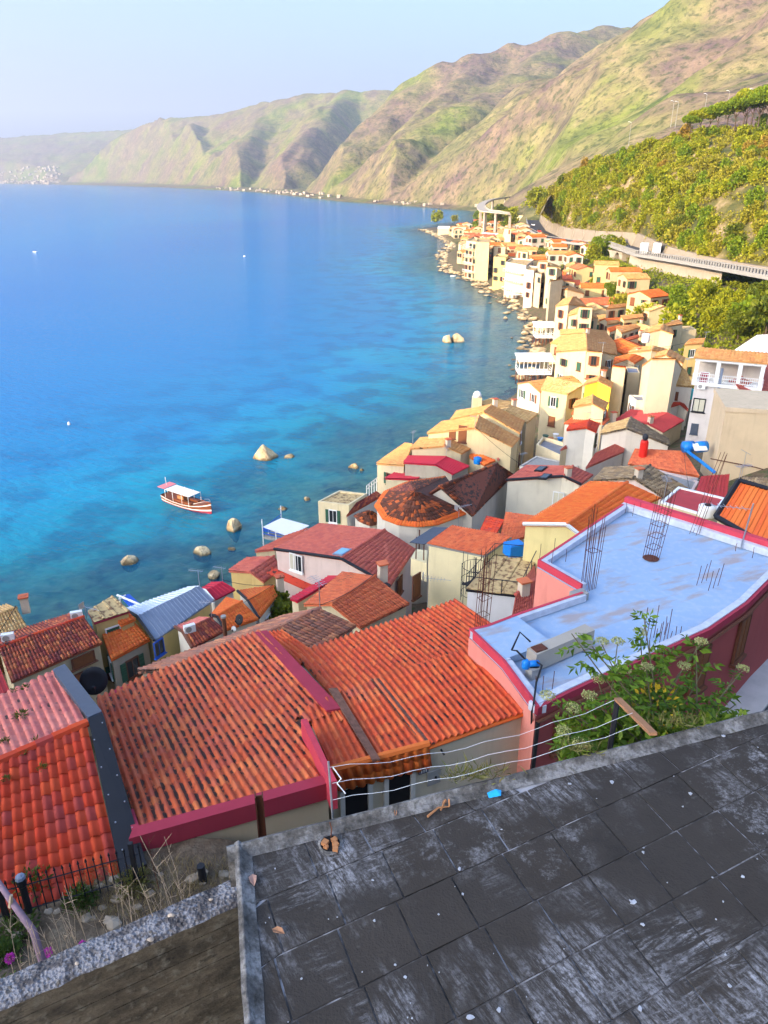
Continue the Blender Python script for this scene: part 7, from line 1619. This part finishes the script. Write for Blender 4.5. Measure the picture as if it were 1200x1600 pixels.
def shrub():
    # elder bush with cream umbels, rooted on the bank below the terrace
    rng = np.random.default_rng(77); rnd = random.Random(77); lab = {0:'tall leafy elder shrub with cream flower heads beyond the front kerb'}
    t_ = thing('elder_shrub', PD(980,1300,9.2), lab[0], 'shrub'); base = PD(985,1260,9.0); b = MB(); C_ = []; D_ = []; S_ = []; um = []
    gm = leafmat('leaf_elder', (.06,.14,.012), (.20,.32,.03), .3)
    tips = [(893,990,8.6),(925,1010,8.5),(1006,965,9.6),(1015,1000,9.6),(965,1030,9.2),(1040,1010,9.6),(985,1060,9.0),(1088,1010,9.8),(1100,1045,9.9),(1060,1075,9.4),(1145,1060,9.9),(1120,1095,9.6),(945,1080,8.6),(905,1095,8.3),(880,1140,8.1),(925,1135,8.3),(975,1110,8.8),(1025,1120,9.0),(1075,1110,9.4),(1000,1150,8.6),(1110,1130,9.4),(950,1160,8.3),(1150,1100,9.8),(895,1170,8.0),(1000,1085,9.2),(1035,1090,9.2),(960,1125,8.5),(1060,1140,9.0)]
    flowers = {(965,1000,9.3),(1000,985,9.6),(975,1045,9.1),(1010,1040,9.2),(1095,1000,9.8),(935,1060,8.8),(920,1085,8.4),(895,1105,8.2),(855,1085,8.2),(880,1140,8.1),(1160,1042,9.9),(940,1000,9.0),(1068,1038,9.5),(905,1160,8.0)}
    def branch(q, d, um_):
        tip = PD(q, d, um_) if not isinstance(q, Vector) else q
        root = base.lerp(tip, .0)+Vector((rnd.uniform(-.5,.9), rnd.uniform(-.2,.3), rnd.uniform(-.3,.1))); mid = root.lerp(tip, .55)+Vector((rnd.uniform(-.15,.15), rnd.uniform(-.1,.1), .12)); b.tube([root, mid, tip], .018, 5, .006); return root, mid, tip
    for x, y, d in tips:
        root, mid, tip = branch(x, y, d)
        for k in range(14):
            f = rnd.uniform(.35, 1.0); c = (mid.lerp(tip, (f-.35)/.65) if f > .35 else root)
            ax = Vector((rnd.uniform(-1,1), rnd.uniform(-1,1), rnd.uniform(-.25,.6))).normalized(); ln = rnd.uniform(.12,.24)
            for j in range(3):          # pinnate leaf: pairs and an end leaflet
                for sg in (-1, 1): sd = ax.cross(Vector((0,0,1))).normalized()*sg; C_.append(c+ax*(ln*(.35+.3*j))); D_.append(ax*.55+sd*.8+Vector((0,0,-.25)))
            C_.append(c+ax*ln); D_.append(ax+Vector((0,0,-.3)))
    V, F = leaves_np(np.array([v[:] for v in C_]), np.array([v[:] for v in D_]), .115, .42, rng, .5); np_mesh('leaf', V, F, gm, t_, kind='stuff')
    for x, y, d in flowers:
        root, mid, tip = branch(x, y+6, d); N = 260; a = rng.uniform(0, 6.28, N); r = np.sqrt(rng.uniform(0, 1, N))*.085; C2 = np.array(tip)+np.stack([r*np.cos(a), r*np.sin(a), .05-2.2*r*r+rng.normal(size=N)*.008], -1); dd = rng.normal(size=(N,3))*.6; dd[:,2] += 1; V, F = leaves_np(C2, dd, .018, .9, rng); np_mesh('flower_head', V, F, leafmat('umbel_cream', (.46,.47,.17), (.64,.62,.30), .3), t_)
    b.build('stem', flat('shrub_stem', (.14,.12,.06), .9, var=.3, scale=10), t_)
    N = 80; dd = rng.normal(size=(N,3)); dd /= np.linalg.norm(dd, axis=1, keepdims=True); V, F = leaves_np(np.array(PD(1022,1112,8.7))+dd*np.array([.3,.15,.3]), dd, .075, .5, rng); np_mesh('yellow_leaf', V, F, leafmat('leaf_yellow', (.45,.28,.01), (.62,.42,.03)), t_, kind='stuff')
    # low greenery filling the bank
    N = 3600; C3 = []; 
    for _ in range(N): C3.append(PD(rng.uniform(872,1168), rng.uniform(1120,1260), rng.uniform(8.2,9.8))[:])
    dd = rng.normal(size=(N,3)); dd[:,2] = np.abs(dd[:,2])+.1; V, F = leaves_np(np.array(C3), dd, .12, .45, rng); np_mesh('bank_greenery', V, F, leafmat('leaf_bank', (.06,.12,.010), (.22,.30,.025), .3), kind='stuff')
shrub()
def wires():
    p0, p1 = PD(965,1092,5.2), PD(1021,1147,4.6); t_ = thing('wooden_plank', p0, 'reddish bare plank leaning in the shrub at the front kerb', 'plank'); d = (p1-p0).normalized(); sd = d.cross(Vector((0,0,1))).normalized(); up = sd.cross(d); b = MB(); w, h = .024, .010
    b.hexa([p0+sd*w-up*h, p0-sd*w-up*h, p1-sd*w-up*h, p1+sd*w-up*h], [p0+sd*w+up*h, p0-sd*w+up*h, p1-sd*w+up*h, p1+sd*w+up*h]); b.build('board', flat('plank_wood', (.36,.17,.08), .8, var=.3, scale=14), t_)
    b = MB(); b.tube([p0-Vector((0,.0,.02)), Vector((p0.x, p0.y, 33.5))], .02, 5); b.build('stake', M['iron'], t_)
    q0 = [PD(515,1199,4.5), PD(519,1224,4.5), PD(520,1250,4.5)]; ends = [PD(966,1093,5.2), PD(988,1116,4.9), PD(1004,1132,4.8)]
    t_ = thing('wire_fence', q0[2]-Vector((0,0,.5)), 'slack white wires strung from the corner post to the plank', 'wire fence')
    b = MB(); b.tube([PD(513,1190,4.5), PD(523,1275,4.4)-Vector((0,0,.4))], .007, 6); b.build('post', M['steel'], t_)
    for a, c, sag in zip(q0, ends, (.10,.07,.05)):
        b = MB(); pts = [a.lerp(c, i/16)-Vector((0,0,sag*4*(i/16)*(1-i/16)))+Vector((0,0,.012*math.sin(i*1.7))) for i in range(17)]; b.tube(pts, .0014, 5); b.build('wire', M['white_paint'], t_)
    b = MB(); b.tube([q0[0]+Vector((.02,0,0)), q0[0]+Vector((.07,-.03,-.06)), q0[1]+Vector((.03,0,.0)), q0[1]+Vector((.08,-.02,-.06))], .004, 5); b.build('loose_end', M['white_paint'], t_)
wires()
# pavement and street below the red house
ring = BLUE; o0 = [Vector((p.x, p.y, 21.9)) for p in ring[2:10]]; out = []
for i, p in enumerate(o0):
    d = o0[min(i+1, 7)]-o0[max(i-1, 0)]; n = Vector((d.y, -d.x, 0)).normalized(); out.append(p+n*1.1)
strip('pavement', o0, out, .5, flat('pale_pavement', (.46,.43,.40), .9, var=.2, scale=2), kind='structure')
out2 = [p+(p-q).normalized()*7-Vector((0,0,.14)) for p, q in zip(out, o0)]
strip('street', [p-Vector((0,0,.14)) for p in out], out2, .4, M['asphalt'], kind='structure')
